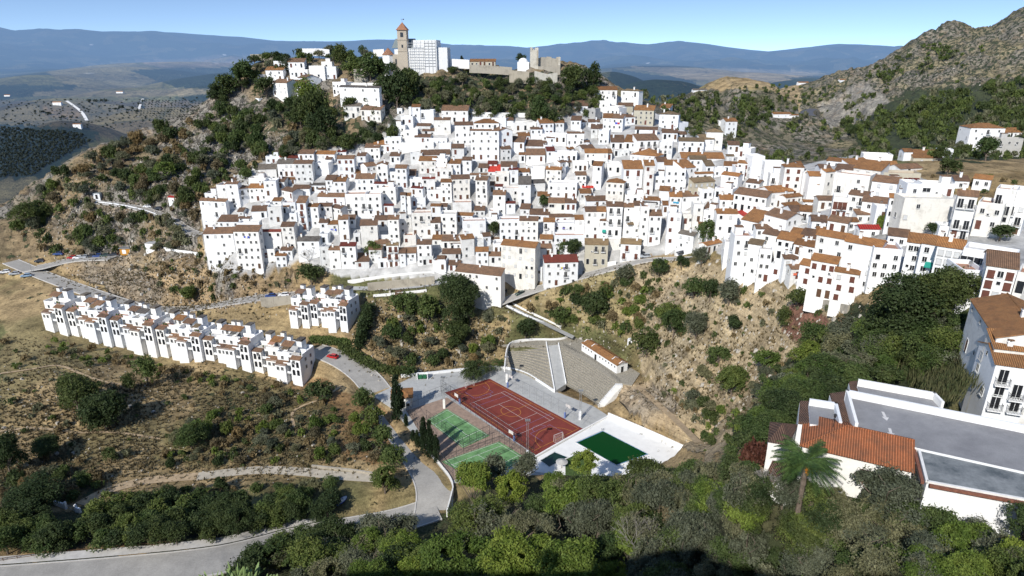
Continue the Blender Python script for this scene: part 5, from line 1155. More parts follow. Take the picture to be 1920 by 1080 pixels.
def flat(pix,z,top='flatgrey',base=46.,par_edges=(),ph=1.0,pm='white',th=.35):
    P=[atZ(a_,b_,z) for a_,b_ in pix]; m=MB(); m.prism([(p[0],p[1]) for p in P],base,z,0,1); sch(m,'wall',['white',top])
    for (i,j) in par_edges:
        a_,b_=P[i],P[j]; dx=b_[0]-a_[0];dy=b_[1]-a_[1];l=math.hypot(dx,dy); nx,ny=-dy/l*th,dx/l*th
        cx=sum(p[0] for p in P)/len(P);cy=sum(p[1] for p in P)/len(P)
        if (cx-a_[0])*nx+(cy-a_[1])*ny<0: nx,ny=-nx,-ny
        q=MB(); q.prism([(a_[0]-nx*.02,a_[1]-ny*.02),(b_[0]-nx*.02,b_[1]-ny*.02),(b_[0]+nx,b_[1]+ny),(a_[0]+nx,a_[1]+ny)],z-.5,z+ph); sch(q,'parapet',pm)
    return P
flat([(1584,742),(1930,812),(1990,850),(1990,900),(1720,840),(1690,828),(1601,806)],SZ,par_edges=[(0,1),(0,6)])
flat([(1607,722),(1751,748),(1768,766),(1612,738)],SZ-.6,par_edges=[(0,1),(1,2)])
flat([(1516,758),(1568,766),(1577,803),(1519,795)],SZ-.6,par_edges=[(0,1),(1,2)],ph=.9)
P=[atZ(a_,b_,58.6) for a_,b_ in [(1722,842),(1925,884),(1960,945),(1738,904)]]
m=MB(); m.prism([(p[0],p[1]) for p in P],46,58.6,0,1); sch(m,'wall',['white','weathered'])
m=MB()
for i,j in ((0,1),(0,3),(3,2)): a_,b_=P[i],P[j]; m.bar((a_[0],a_[1],58.66),(b_[0],b_[1],58.66),.2)
sch(m,'parapet','kerb'); m=MB()
for i,j in ((0,3),(3,2)):
    a_,b_=P[i],P[j]; ox=-.45 if (i,j)==(0,3) else 0; oy=0 if (i,j)==(0,3) else -.45
    m.bar((a_[0]+ox,a_[1]+oy,58.5),(b_[0]+ox,b_[1]+oy,58.5),.22)
sch(m,'brick_edge','bricks')
# arrows painted on the roof deck
def arrow(px,py,px2,py2):
    a_=atZ(px,py,SZ); b_=atZ(px2,py2,SZ); dx=b_[0]-a_[0];dy=b_[1]-a_[1];l=math.hypot(dx,dy);ux,uy=dx/l,dy/l;nx,ny=-uy,ux; z=SZ+.012; m=MB()
    P_=lambda s,t:(a_[0]+ux*s*l+nx*t,a_[1]+uy*s*l+ny*t,z)
    m.poly([P_(0,-.16),P_(.62,-.16),P_(.62,.16),P_(0,.16)]); m.poly([P_(.60,-.42),P_(1,0),P_(.60,.42)]); 
    for f in range(2): pass
    return sch(m,'arrow_marking','line_white')
arrow(1655,772,1663,789); arrow(1668,803,1672,818)
# orange wing: hipped roof
E1,E2,E3=atZ(1505,836,57.6),atZ(1708,884,57.6),atZ(1740,840,57.6); E0=atZ(1495,790,57.6)
wz=57.6; ux=E2[0]-E1[0];uy=E2[1]-E1[1];Lw=math.hypot(ux,uy); ux/=Lw;uy/=Lw
Dp=abs((E0[0]-E1[0])*-uy+(E0[1]-E1[1])*ux); Dp=8.2
wing=empty('school_wing',(E1[0],E1[1],48),math.atan2(uy,ux)); wing.name='wing'
wing.parent=school; wing.location=(E1[0]-sb[0],E1[1]-sb[1],48-sb[2])
m=MB(); m.box(0,Lw,0,Dp,-4,wz-48,0); m.build('wall','white',wing)
m=MB(); e=wz-48+.1; rz=e+Dp/2*.40; o_=.35; hp=Dp*.55
m.poly([(-o_,-o_,e),(Lw+o_,-o_,e),(Lw+o_,Dp/2,rz),(hp,Dp/2,rz)]); m.poly([(Lw+o_,Dp+o_,e),(-o_,Dp+o_,e),(hp,Dp/2,rz),(Lw+o_,Dp/2,rz)]); m.poly([(-o_,Dp+o_,e),(-o_,-o_,e),(hp,Dp/2,rz)]); m.poly([(Lw+o_,-o_,e-.05),(-o_,-o_,e-.05),(-o_,Dp+o_,e-.05),(Lw+o_,Dp+o_,e-.05)]); m.poly([(Lw+o_,-o_,e),(Lw+o_,Dp+o_,e),(Lw+o_,Dp/2,rz)])
m.bar((hp,Dp/2,rz),(Lw+o_,Dp/2,rz),.14,0,6); m.bar((-o_,-o_,e),(hp,Dp/2,rz),.12,0,6); m.build('roof','tile_big',wing)
wn=wmesh(1.1,1.35,0,1,True); wo=wn.mesh('window',['shutter','glass']); cx_=Lw*.62; child('window',wo,wing,(cx_,-.05,wz-48-2.6)); m=MB(); m.box(cx_-.75,cx_+.75,-.3,-.01,wz-48-2.85,wz-48-2.72); m.build('sill','bricks',wing)
child('window',wo,wing,(Lw*.2,-.05,wz-48-2.6)); child('window',wo,wing,(Lw*.9,-.05,wz-48-5.4))
# left wing with old brown roof
def prismroof(pix,z,top,base=46.,name='roof',slope=None):
    P=[atZ(a_,b_,z) for a_,b_ in pix]; m=MB(); m.prism([(p[0],p[1]) for p in P],z-.25,z+.05); sch(m,name,top); m=MB(); m.prism([(p[0]*.999+.02,p[1]) for p in P],base,z-.26); sch(m,'wall','white')
prismroof([(1500,752),(1519,752),(1524,795),(1497,792)],SZ-1.0,'tile_old'); prismroof([(1556,738),(1584,734),(1602,806),(1578,803)],SZ-.7,'tile_old'); prismroof([(1592,716),(1607,714),(1612,735),(1596,733)],SZ-.9,'tile_old')
lw=[atZ(a_,b_,57.2) for a_,b_ in [(1441,826),(1478,832),(1495,795),(1445,790)]]; m=MB(); m.prism([(p[0],p[1]) for p in lw],45,57.0); sch(m,'wall','white')
c_=[sum(p[i] for p in lw)/4 for i in range(2)]; m=MB()
for i in range(4):
    a_,b_=lw[i],lw[(i+1)%4]; ex=lambda p:(c_[0]+(p[0]-c_[0])*1.07,c_[1]+(p[1]-c_[1])*1.07,57.05); m.poly([ex(a_),ex(b_),(c_[0],c_[1],58.5)])
sch(m,'roof','tile_old')
ln=[atZ(a_,b_,55.) for a_,b_ in [(1456,843),(1492,850),(1480,905),(1432,893)]]; m=MB(); m.prism([(p[0],p[1]) for p in ln],44,54.5,0,1); sch(m,'wall',['white','tile_old'])
# small white roof lantern figure replaced by the wall lamp the photo shows
lp=atZ(1562,800,SZ); root=empty('wall_lamp',(lp[0],lp[1],SZ),0,'black lantern on a bracket standing at the edge of the small grey school roof','lamp'); m=MB(); m.bar((0,0,-.6),(0,0,1.3),.04); m.build('post','iron',root); m=MB(); m.bar((0,0,1.3),(0,0,1.65),.12,0,6,.2); m.bar((0,0,1.65),(0,0,1.85),.22,0,6,.03); m.build('lantern','iron',root)
# big gabled building and neighbour at the right edge
G1=house(1822,562,1869,633,546,662,'o',{'k':'g','D':4.2,'free':1,'st':2,'cols':3,'style':'small','mat':'aged','dY':0,'lab':'large grey white building with an ochre gable roof at the right edge'})
GYF=G1.location[1]+math.sin(G1.rotation_euler[2])*HOUSES[-1]['w']; print('G1 front',GYF,HOUSES[-1]['w'])
G3=house(1866,652,1915,664,640,700,'o',{'k':'m','D':3.5,'yaw':-18,'Yc':GYF-.8,'st':2,'cols':2,'lab':'small white house wedged between the grey white gabled building and the balcony house'})
G2=house(1868,682,1925,700,664,752,'o',{'k':'g','D':3.5,'yaw':-20,'Yc':GYF-2.6,'st':3,'cols':2,'style':'tall','lab':'white house with a wrought balcony and orange roof at the right edge, above the school'})
def yardwall(pix,zt,label,mat='aged'):
    P=[hit(*p) for p in pix]; lowwall('retaining_wall',[(p[0],p[1],p[2]) for p in P],zt,.5,mat,label,'wall',3.)
yardwall([(1825,775),(1870,758),(1925,765)],3.4,'rough stained white retaining wall behind the school roof, right edge')

# ---------------------------------------------------------------- church on the castle hill
def local(px,py,Y): return atY(px,py,Y)
Yc=345.; b0=atY(748,135,Yc); s_=proj(*b0)[2]/F
church=empty('church',b0,R(-4),'pale church in scaffolding with square bell tower and orange pyramid roof on the castle hill','church')
X=lambda px:(px-748)*s_; Z=lambda py:(135-py)*s_
M['apse']=mat_tile('salmon_tiles',(.50,.25,.15),(.56,.30,.19),(.38,.2,.13)); M['church_stone']=mat_wall('church_stone',(.46,.40,.32),(.30,.26,.21),.6)
m=MB(); m.box(0,X(766),0,5,-6,Z(100)); m.box(.12,X(766)-.12,.12,4.88,Z(100),Z(62)); m.box(-.1,X(766)+.1,-.1,5.1,Z(99),Z(98)); m.box(-.1,X(766)+.1,-.1,5.1,Z(79),Z(78)); m.build('bell_tower','church_stone',church)
m=MB(); m.poly([(-.4,-.4,Z(62)),(X(766)+.4,-.4,Z(62)),(X(757),2.5,Z(48))]); m.poly([(X(766)+.4,-.4,Z(62)),(X(766)+.4,5.4,Z(62)),(X(757),2.5,Z(48))]); m.poly([(X(766)+.4,5.4,Z(62)),(-.4,5.4,Z(62)),(X(757),2.5,Z(48))]); m.poly([(-.4,5.4,Z(62)),(-.4,-.4,Z(62)),(X(757),2.5,Z(48))]); m.poly([(-.4,-.4,Z(62)-.01),(-.4,5.4,Z(62)-.01),(X(766)+.4,5.4,Z(62)-.01),(X(766)+.4,-.4,Z(62)-.01)]); m.build('tower_roof','apse',church)
m=MB(); cx_=X(757); m.box(cx_-.75,cx_+.75,.02,.1,Z(74),Z(66)); m.box(cx_-.4,cx_+.4,-.03,.02,Z(92),Z(87)); m.build('bell_opening','glass',church)
m=MB(); m.bar((cx_,2.5,Z(48)),(cx_,2.5,Z(42)),.07); m.bar((cx_-.7,2.5,Z(43.5)),(cx_+.9,2.5,Z(43.5)),.05); m.box(cx_+.5,cx_+1.1,2.47,2.53,Z(44.5),Z(42.5)); m.build('weather_vane','iron',church)
m=MB(); m.box(X(766),X(801),1,13,-6,Z(93)); m.box(X(776),X(801),2,12,Z(93),Z(79)); m.box(X(798),X(821),-.5,12,-6,Z(79)); m.box(X(820)+.02,X(840),1,11,-6,Z(92)); m.box(X(739),X(748)-.01,3,12,-6,Z(95)); m.build('nave','scaff',church)
m=MB()
for py in range(84,128,5): m.box(X(767),X(819),-.72,-.55,Z(py+.8),Z(py)); 
for px in (768,776,784,792,799,806,813,819): m.bar((X(px),-.64,-3),(X(px),-.64,Z(80)),.09)
m.build('scaffolding','galv',church)
m=MB(); a_=Z(93); m.poly([(X(734),3,a_),(X(776),3,a_),(X(776),8,Z(76)),(X(738),8,Z(76))]); m.poly([(X(776),13,a_),(X(734),13,a_),(X(738),8,Z(76)),(X(776),8,Z(76))]); m.poly([(X(734),13,a_),(X(734),3,a_),(X(738),8,Z(76))]); m.build('nave_roof','slate',church)
m=MB(); cx_=X(726);cy_=4.; n=8; rr_=X(737)-cx_
P=[(cx_+rr_*math.cos(2*pi*i/n+pi/8),cy_+rr_*math.sin(2*pi*i/n+pi/8)) for i in range(n)]; m.prism(P,-6,Z(105)); m.build('apse','white',church)
m=MB()
for i in range(n): q=lambda p:(cx_+(p[0]-cx_)*1.1,cy_+(p[1]-cy_)*1.1,Z(105)); m.poly([q(P[i]),q(P[(i+1)%n]),(cx_,cy_,Z(92))])
m.build('apse_roof','apse',church)
m=MB(); m.box(X(737),X(748)-.02,1.5,2.98,-6,Z(104)); m.box(X(741),X(744),1.42,1.499,Z(122),Z(112),1); m.build('side_chapel',['church_stone','glass'],church)
# ruined castle: broken tower, curtain walls, domed chapel
def ruin(root,pts,th,hs,mat='stonewall',name='wall'):
    "a wall along pts with a broken top; hs gives heights"
    m=MB(); r=random.Random(3)
    for i in range(len(pts)-1):
        a_,b_=pts[i],pts[i+1]; n=max(2,int(math.dist(a_,b_)/1.2))
        for j in range(n):
            p=lerp3((*a_,0),(*b_,0),j/n);q=lerp3((*a_,0),(*b_,0),(j+1)/n); h=hs[i]*(1-(j/n))+hs[i+1]*(j/n)+r.uniform(-.5,.5)
            dx,dy=q[0]-p[0],q[1]-p[1];l=math.hypot(dx,dy);nx,ny=-dy/l*th,dx/l*th
            m.prism([(p[0],p[1]),(q[0],q[1]),(q[0]+nx,q[1]+ny),(p[0]+nx,p[1]+ny)],-6,h)
    return m.build(name,mat,root)
Yk=350.; b0=atY(994,130,Yk); s_=proj(*b0)[2]/F; XX=lambda px:(px-994)*s_; ZZ=lambda py:(130-py)*s_
M['pale_ruin']=mat_wall('pale_ruin_stone',(.56,.53,.46),(.30,.27,.22),.8)
castle=empty('castle_ruin',b0,0,'ruined castle with a tall broken stone tower and a crenellated wall on the crest','castle')
m=MB(); m.box(0,XX(1009),0,4.5,-6,ZZ(96)); m.box(0,XX(998),.1,4,ZZ(96),ZZ(91)); m.box(XX(1003),XX(1009),.2,4,ZZ(96),ZZ(92)); m.box(XX(998)+.1,XX(1001),1,4,ZZ(96),ZZ(93.5)); m.build('tower','pale_ruin',castle)
m=MB(); m.box(XX(1006),XX(1009)+.03,-.05,2.5,ZZ(122),ZZ(97)); m.build('dark_buttress','stonewall',castle)
ruin(castle,[(XX(1009),2),(XX(1025),3),(XX(1048),3)],1.2,[ZZ(109),ZZ(108),ZZ(110)]); m=MB(); m.box(XX(1047),XX(1051),2.5,4.5,-4,ZZ(108)); m.build('pillar','pale_ruin',castle)
ruin(castle,[(XX(1009),-1),(XX(1030),-2),(XX(1050),-2)],1.,[ZZ(124),ZZ(126),ZZ(123)],'stonewall'); ruin(castle,[(XX(1060),2),(XX(1075),2),(XX(1092),3)],1.,[ZZ(125),ZZ(122),ZZ(124)])
ch=empty('domed_chapel',(b0[0]+XX(970),b0[1]-1,b0[2]),0,'small white chapel with a round dome left of the broken castle tower','chapel'); w_=(992-970)*s_
m=MB(); m.box(0,w_,0,6,-5,ZZ(117)); m.build('wall','white',ch); m=MB(); n=14
for j in range(5):
    for i in range(n):
        def S(i,j): t=pi/2*j/5; a_=2*pi*i/n; return (w_/2+2.4*math.cos(t)*math.cos(a_),3+2.4*math.cos(t)*math.sin(a_),ZZ(117)+2.0*math.sin(t))
        m.poly([S(i,j),S(i+1,j),S(i+1,j+1),S(i,j+1)])
m.build('dome','white',ch,True)
def longwall(pix,Y,h,mat,label,th=.8,name='stone_wall'):
    P=[atY(a_,b_,Y if not isinstance(Y,(list,tuple)) else Y[i]) for i,(a_,b_) in enumerate(pix)]; return lowwall(name,P,h,th,mat,label,'wall',2.4,smooth=0)
longwall([(880,127),(920,129),(960,132)],346,1.5,'stonewall','grey stone curtain wall along the cliff edge left of the domed chapel')
longwall([(955,145),(980,147),(992,148)],338,3.4,'stonewall','tall grey bastion wall directly below the domed chapel')
longwall([(1002,146),(1025,152),(1045,150)],338,3.4,'pale_ruin','pale broken wall below the castle tower')
longwall([(470,106),(490,106),(515,105)],372,1.2,'stonewall','old grey wall at the left end of the castle hill crest')
longwall([(565,96),(600,96),(618,98)],378,1.4,'white','white cemetery wall behind the pines on the castle hill')
longwall([(700,98),(720,97)],378,1.4,'white','short white wall between the pines and the church')
longwall([(664,145),(690,144)],345,4.,'stonewall','stone retaining wall under the pines left of the church')
longwall([(845,118),(880,120)],348,2.,'white','white wall between the church and the curtain wall')
longwall([(760,238),(860,222)],[318,318],1.4,'stonewall','x') if False else None
P=gp([(884,218),(930,219),(985,220)]); lowwall('garden_wall',P,2.0,.5,'aged','long old wall with brown coping behind the top row of houses','wall',3.)
# white railings and walls along streets
def baluster(pix,label,h=1.0,every=5.):
    P=gp(pix); P=smooth_line(P,1); lowwall('street_parapet',P,.75,.3,'white',label,'wall',2.2,smooth=0)
baluster([(180,380),(230,386),(280,398),(322,416),(350,436)],'white parapet with railing along the street cut into the rocky hill')
baluster([(308,467),(330,471),(355,474),(378,478)],'white parapet by the small garden at the lower left of the village')
baluster([(652,529),(700,522),(760,515),(815,512)],'white parapet wall above the lower stone wall, centre')
baluster([(700,556),(745,552),(800,546)],'white lower parapet along the terraced walkway')
baluster([(950,575),(985,593),(1012,604),(1045,620)],'white wall along the left side of the descending ramp')
baluster([(960,570),(990,586),(1018,598),(1052,615)],'white wall along the right side of the descending ramp')
P=gp([(1095,510),(1130,500),(1155,497)]); lowwall('parapet_wall',P,1.6,.5,'white','wide white ramp wall below the beige house')
P=gp([(1335,480),(1400,505),(1460,535)]); 
P=gp([(340,468),(360,480),(378,500)]);
P=gp([(1500,566),(1540,572),(1590,585)]); lowwall('retaining_wall',P,1.6,.5,'stonewall','stone retaining wall under the maroon shuttered house')
P=gp([(560,540),(600,545),(640,548)]);
P=gp([(690,545),(740,540),(815,532)]); lowwall('retaining_wall',P,3.,.6,'stonewall','long rubble retaining wall below the centre of the village')
P=gp([(490,572),(520,570),(548,568)]); lowwall('retaining_wall',P,3.,.6,'stonewall','pale block retaining wall left of the short white block')
P=gp([(700,890),(660,884),(620,880),(585,876)]); lowwall('rockery_wall',P,.7,.5,'stonewall','low boulder edging above the concrete track')
# white gate on the track
h_=hit(127,955); root=empty('farm_gate',h_,R(-18),'white gateway with two walls at the end of the concrete track, lower left','gate')
m=MB(); m.box(-4,-.6,-.2,.2,-.6,1.5); m.box(-.6,-.2,-.25,.25,-.6,2.); m.box(2.6,3.0,-.25,.25,-.6,2.); m.box(3.0,4.2,-.2,.2,-.6,1.3); m.build('gate_wall','white',root)
m=MB()
for z in (.2,1.3): m.bar((-.2,0,z),(2.6,0,z),.04)
for i in range(14): m.bar((-.1+i*.2,0,.1),(-.1+i*.2,0,1.35),.02)
m.build('gate_leaf','galv',root)
# wooden roadside rail at the very bottom left
P=[]
for px,py in [(-20,1057),(60,1046),(130,1039),(210,1031),(290,1025),(320,1021)]: h_=hit(px,py); P.append(h_)
fence('wooden_railing',P,1.0,'rustic wooden rail fence along the shaded road, lower left','door',2.4,1.,.07,rail_only=True,cat='railing')
# kiosk with orange shutters and white hut by the car park
h_=hit(235,479); root=empty('kiosk',h_,R(0),'small ochre and orange kiosk standing at the end of the car park','kiosk'); M['ochre']=mat_plain('ochre_paint',(.50,.24,.04),.7,.1)
m=MB(); m.box(0,7,0,3.5,-1,3.2,0); m.box(1,2.6,-.05,-.01,.8,2.6,1); m.box(4.4,6,-.05,-.01,.8,2.6,1); m.build('wall',['ochre','white'],root); m=MB(); m.box(-.3,7.3,-.5,3.8,3.2,3.4); m.build('roof','galv',root); root.location[0]-=2
h_=hit(275,476); root=empty('hut',h_,R(-12),'plain white windowless hut right of the orange kiosk','hut'); m=MB(); m.box(0,4.5,0,4,-1,4.6); m.build('wall','white',root); m=MB(); m.box(-.1,4.6,-.1,4.1,4.6,4.75); m.build('roof','concrete',root); child('door',DM[2],root,(4.54,2,0),pi/2)
h_=hit(318,387); root=empty('hut',h_,R(-14),'small white hut with a bright red roof beside the hillside street','hut'); wall_part(root,4.6,2.2,4.2,'g','white'); roof_part(root,4.6,2.2,2.2,4.2,'g','R'); child('window',WM['small'],root,(2.3,-.04,2.5))
h_=hit(176,373); root=empty('hut',h_,0,'tiny pale hut at the far left end of the hillside street','hut'); m=MB(); m.box(0,3,0,2.5,-1,2.6); m.build('wall','white',root); m=MB(); m.box(-.15,3.15,-.15,2.65,2.6,2.75); m.build('roof','slate',root); child('door',DM[2],root,(1.5,-.04,0))
# far farmhouses
def farm(px,py,w,h,label,roof='o'):
    p=hit(px,py)
    if p is None: return
    sc_=proj(*p)[2]/F; root=empty('farmhouse',p,R(5),label,'farmhouse','scattered white farmhouses in the far valley'); W=w*sc_; H=h*sc_
    wall_part(root,W,W*.2,H*.6,'g','white',found=H); roof_part(root,W,W*.2,W*.2,H*.6,'g',roof,ov=W*.02)
    for t in (.3,.7): child('window',WM['dark'],root,(W*t,-.1,H*.15),0,(H*.12,1,H*.12))
farm(99,197,15,8,'white farmhouse with a drive on the brown hill far left'); farm(137,238,14,8,'white farmhouse with dark garden, nearest in the far left valley'); farm(218,175,12,5,'tiny white farm on the valley floor, left of the olive grove')
farm(8,181,10,4,'tiny white farm at the left picture edge in the far valley'); farm(1497,160,20,8,'white farmhouse on the tan ridge beyond the scrub, right of centre'); farm(1575,155,20,8,'cream farmhouse at the foot of the right mountain')
farm(1450,220,34,10,'low white house beside the winding road across the valley'); farm(1480,222,18,9,'small white house just right of the low one by the winding road'); farm(1300,174,26,8,'white industrial shed on the far green ridge','g')
# sandy drives in the distance
for pix,w,l in (([(125,190),(140,200),(155,212),(163,227)],14,'white gravel drive between the two farmhouses'),([(268,186),(262,200),(257,220)],12,'white track beside the olive grove')):
    P=[hit(*p) for p in pix]; o=ribbon('path',smooth_line([(p[0],p[1],p[2]+3) for p in P],3),w,'kerb'); tag(o,l,'track',kind='structure')

# ---------------------------------------------------------------- vegetation
M['leaf_dark']=mat_leaf('dark_foliage',(.045,.070,.024),(.092,.122,.042)); M['leaf_mid']=mat_leaf('green_foliage',(.068,.108,.030),(.138,.178,.055)); M['leaf_bright']=mat_leaf('bright_foliage',(.095,.150,.028),(.170,.220,.055))
M['leaf_olive']=mat_leaf('grey_olive_foliage',(.105,.118,.068),(.20,.21,.135)); M['leaf_pine']=mat_leaf('pine_needles',(.105,.165,.028),(.21,.27,.055)); M['leaf_dry']=mat_leaf('dry_brown_scrub',(.15,.115,.06),(.25,.20,.11)); M['leaf_red']=mat_leaf('reddish_foliage',(.13,.045,.03),(.20,.08,.05))
M['leaf_far']=mat_leaf('distant_foliage',(.030,.045,.040),(.050,.066,.055)); M['leaf_cyp']=mat_leaf('cypress_foliage',(.018,.034,.013),(.036,.058,.022)); M['bark']=mat_plain('bark',(.15,.12,.095),.95,.3,2,.1,0,.06); M['twig']=mat_plain('grey_twigs',(.26,.24,.22),.9,.2,2,.1,0,0); M['reed']=mat_leaf('reeds',(.10,.125,.045),(.22,.19,.09))  # distant_foliage has bluish haze mixed into its leaf colour
nr=np.random.RandomState(3)
def leafcloud(n,lobes,leaf,flat=1.0,shell=.35,seed=0,up=.35):
    "leaf faces spread on and just under the surface of several lobes -> arrays of corners"
    rs=np.random.RandomState(seed); C=np.array([l[:3] for l in lobes]); Rr=np.array([l[3] for l in lobes]); w=Rr**2; w/=w.sum()
    k=rs.choice(len(lobes),n,p=w); d=rs.normal(size=(n,3)); d/=np.linalg.norm(d,axis=1)[:,None]; d[:,2]=np.where(d[:,2]<-.35,-d[:,2],d[:,2])
    rad=Rr[k]*(1-shell*rs.rand(n)**1.6)*(1+.14*rs.normal(size=n)); c=C[k]+d*rad[:,None]*np.array([1,1,flat])
    # thin out holes so that the outline is broken
    hn=vnoise(c[:,0]*4+seed*3.1,c[:,1]*4+c[:,2]*3.3,seed); keep=hn>.30; c=c[keep]; d=d[keep]; n=len(c)
    nrm=d*.6+rs.normal(size=(n,3))*.75; nrm[:,2]+=up; nrm/=np.linalg.norm(nrm,axis=1)[:,None]
    a=np.cross(nrm,rs.normal(size=(n,3))); a/=np.linalg.norm(a,axis=1)[:,None]; b=np.cross(nrm,a)
    s=(leaf*(.6+.8*rs.rand(n)))[:,None]; a=a*s; b=b*s*.6
    return np.stack([c-a-b*.4,c+b,c+a+b*.2,c-b],1).reshape(-1,3)
def quads_mesh(name,V,mats,extra=None):
    n=len(V)//4; me=bpy.data.meshes.new(name)
    if extra is not None:
        ev,ef=extra; nv=len(V)+len(ev); me.vertices.add(nv); me.vertices.foreach_set('co',np.vstack([V,np.array(ev)]).astype(np.float32).ravel())
        ef=np.array(ef)+len(V); idx=np.concatenate([np.arange(n*4),ef.ravel()]); nf=n+len(ef)
    else:
        me.vertices.add(len(V)); me.vertices.foreach_set('co',V.astype(np.float32).ravel()); idx=np.arange(n*4); nf=n
    me.loops.add(len(idx)); me.loops.foreach_set('vertex_index',idx.astype(np.int32)); me.polygons.add(nf)
    me.polygons.foreach_set('loop_start',np.arange(0,nf*4,4,dtype=np.int32)); me.polygons.foreach_set('loop_total',np.full(nf,4,np.int32))
    for m in mats: me.materials.append(M[m])
    if extra is not None: me.polygons.foreach_set('material_index',np.concatenate([np.zeros(n),np.ones(nf-n)]).astype(np.int32))
    me.update(calc_edges=True); return me
def lobes_for(kind,seed):
    r=random.Random(seed); L=[]
    if kind=='pine':
        for i in range(13): a=r.uniform(0,6.28); q=r.uniform(0,.62)**.8; L.append((q*math.cos(a),q*math.sin(a),1.0+(.42*(1-q*q))+r.uniform(-.28,.12),r.uniform(.26,.42)))
    elif kind=='cyp':
        for i in range(14): t=i/13; L.append((r.uniform(-.12,.12),r.uniform(-.12,.12),.15+t*1.75,.95*(1-abs(t-.3)**1.3)*(.9 if t<.95 else .4)*.55+.05))
    elif kind=='bush':
        for i in range(7): a=r.uniform(0,6.28); q=r.uniform(.1,.6); L.append((q*math.cos(a),q*math.sin(a),r.uniform(.3,.62),r.uniform(.34,.52)))
    else:
        for i in range(12): a=r.uniform(0,6.28); q=r.uniform(0,.62); L.append((q*math.cos(a),q*math.sin(a),r.uniform(.62,1.5)-.35*q,r.uniform(.28,.5)))
    return L
PROTO={}
def crown(kind,mat,seed,n,leaf):
    key=(kind,mat,seed,n)
    if key in PROTO: return PROTO[key]
    L=lobes_for('oak' if kind=='olive' else kind,seed)
    V=leafcloud(n,L,leaf,flat=.8 if kind in('pine','bush') else 1.,shell=.3 if kind!='olive' else .6,seed=seed*7+len(mat))
    if kind in ('cyp',): V=leafcloud(n,L,leaf,1.0,.3,seed,.2); V[:,0]*=1;
    PROTO[key]=(quads_mesh('crown',V,[mat]),V); return PROTO[key]
def trunk_mesh(seed,kind):
    r=random.Random(seed); m=MB(); top=.95 if kind!='pine' else 1.05
    m.bar((0,0,-.15),(.02,0,.45),.055,0,6,.045); 
    for i in range(6):
        a=r.uniform(0,6.28); q=r.uniform(.25,.55); p=(.02,0,r.uniform(.3,.5)); e=(q*math.cos(a),q*math.sin(a),r.uniform(.75,1.25)); mid=(e[0]*.45,e[1]*.45,(p[2]+e[2])*.5-.03)
        m.bar(p,mid,.03,0,5,.022); m.bar(mid,e,.022,0,4,.01)
        f=(e[0]+r.uniform(-.2,.2),e[1]+r.uniform(-.2,.2),e[2]+.2); m.bar(e,f,.01,0,3,.004)
    return m.mesh('trunk','bark')
TRUNK={k:[trunk_mesh(i,k) for i in range(3)] for k in('pine','oak')}
KIND={ # kind: (name, category, mats)
 'pine':('pine_tree','pine tree',['leaf_pine']), 'oak':('oak_tree','tree',['leaf_dark','leaf_mid']), 'dark':('oak_tree','tree',['leaf_dark']),'bright':('leafy_tree','tree',['leaf_bright']), 'mid':('leafy_tree','tree',['leaf_mid']),
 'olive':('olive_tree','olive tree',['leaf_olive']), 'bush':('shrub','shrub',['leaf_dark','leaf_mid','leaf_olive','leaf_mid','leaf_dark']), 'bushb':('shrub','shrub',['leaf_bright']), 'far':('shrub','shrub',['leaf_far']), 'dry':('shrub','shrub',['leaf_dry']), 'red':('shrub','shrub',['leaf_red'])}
TREES=[]   # candidates: pixel size, world data
def plant(px,py,w,h,kind,lab=None,must=False,grp=None):
    p=hit(px,py)
    if p is None: return
    fw=proj(*p)[2]; TREES.append(dict(px=px,py=py,w=w,h=h,p=p,W=w*fw/F,H=h*fw/F,k=kind,lab=lab,must=must,grp=grp,s=w*h))
rv=random.Random(21)
PINEZONE=[(770,1010),(1140,1010),(1160,1240),(760,1240)]
def wood(poly,spacing,size,kinds,hr=(.75,1.0),must=False,grp=None,jit=.45,clump=0):
    xs=[p[0] for p in poly]; ys=[p[1] for p in poly]; y=min(ys); row=0
    while y<=max(ys):
        x=min(xs)+(row%2)*spacing*.5
        while x<=max(xs):
            if y>1052 and spacing>30 and 800<x<1130: x+=spacing; continue
            X=x+rv.uniform(-jit,jit)*spacing; Y=y+rv.uniform(-jit,jit)*spacing*.6
            if bool(poly_in(np.array([X]),np.array([Y]),poly)[0]):
                s=size[0]+(size[1]-size[0])*rv.random()**1.4
                if clump and float(fbm(np.array([X]),np.array([Y]),34,3,77)[0])<clump+rv.uniform(-.06,.06)+.06: x+=spacing; continue
                plant(X,Y,s,s*rv.uniform(*hr),rv.choice(kinds),must=must,grp=grp)
            x+=spacing
        y+=spacing*.6; row+=1
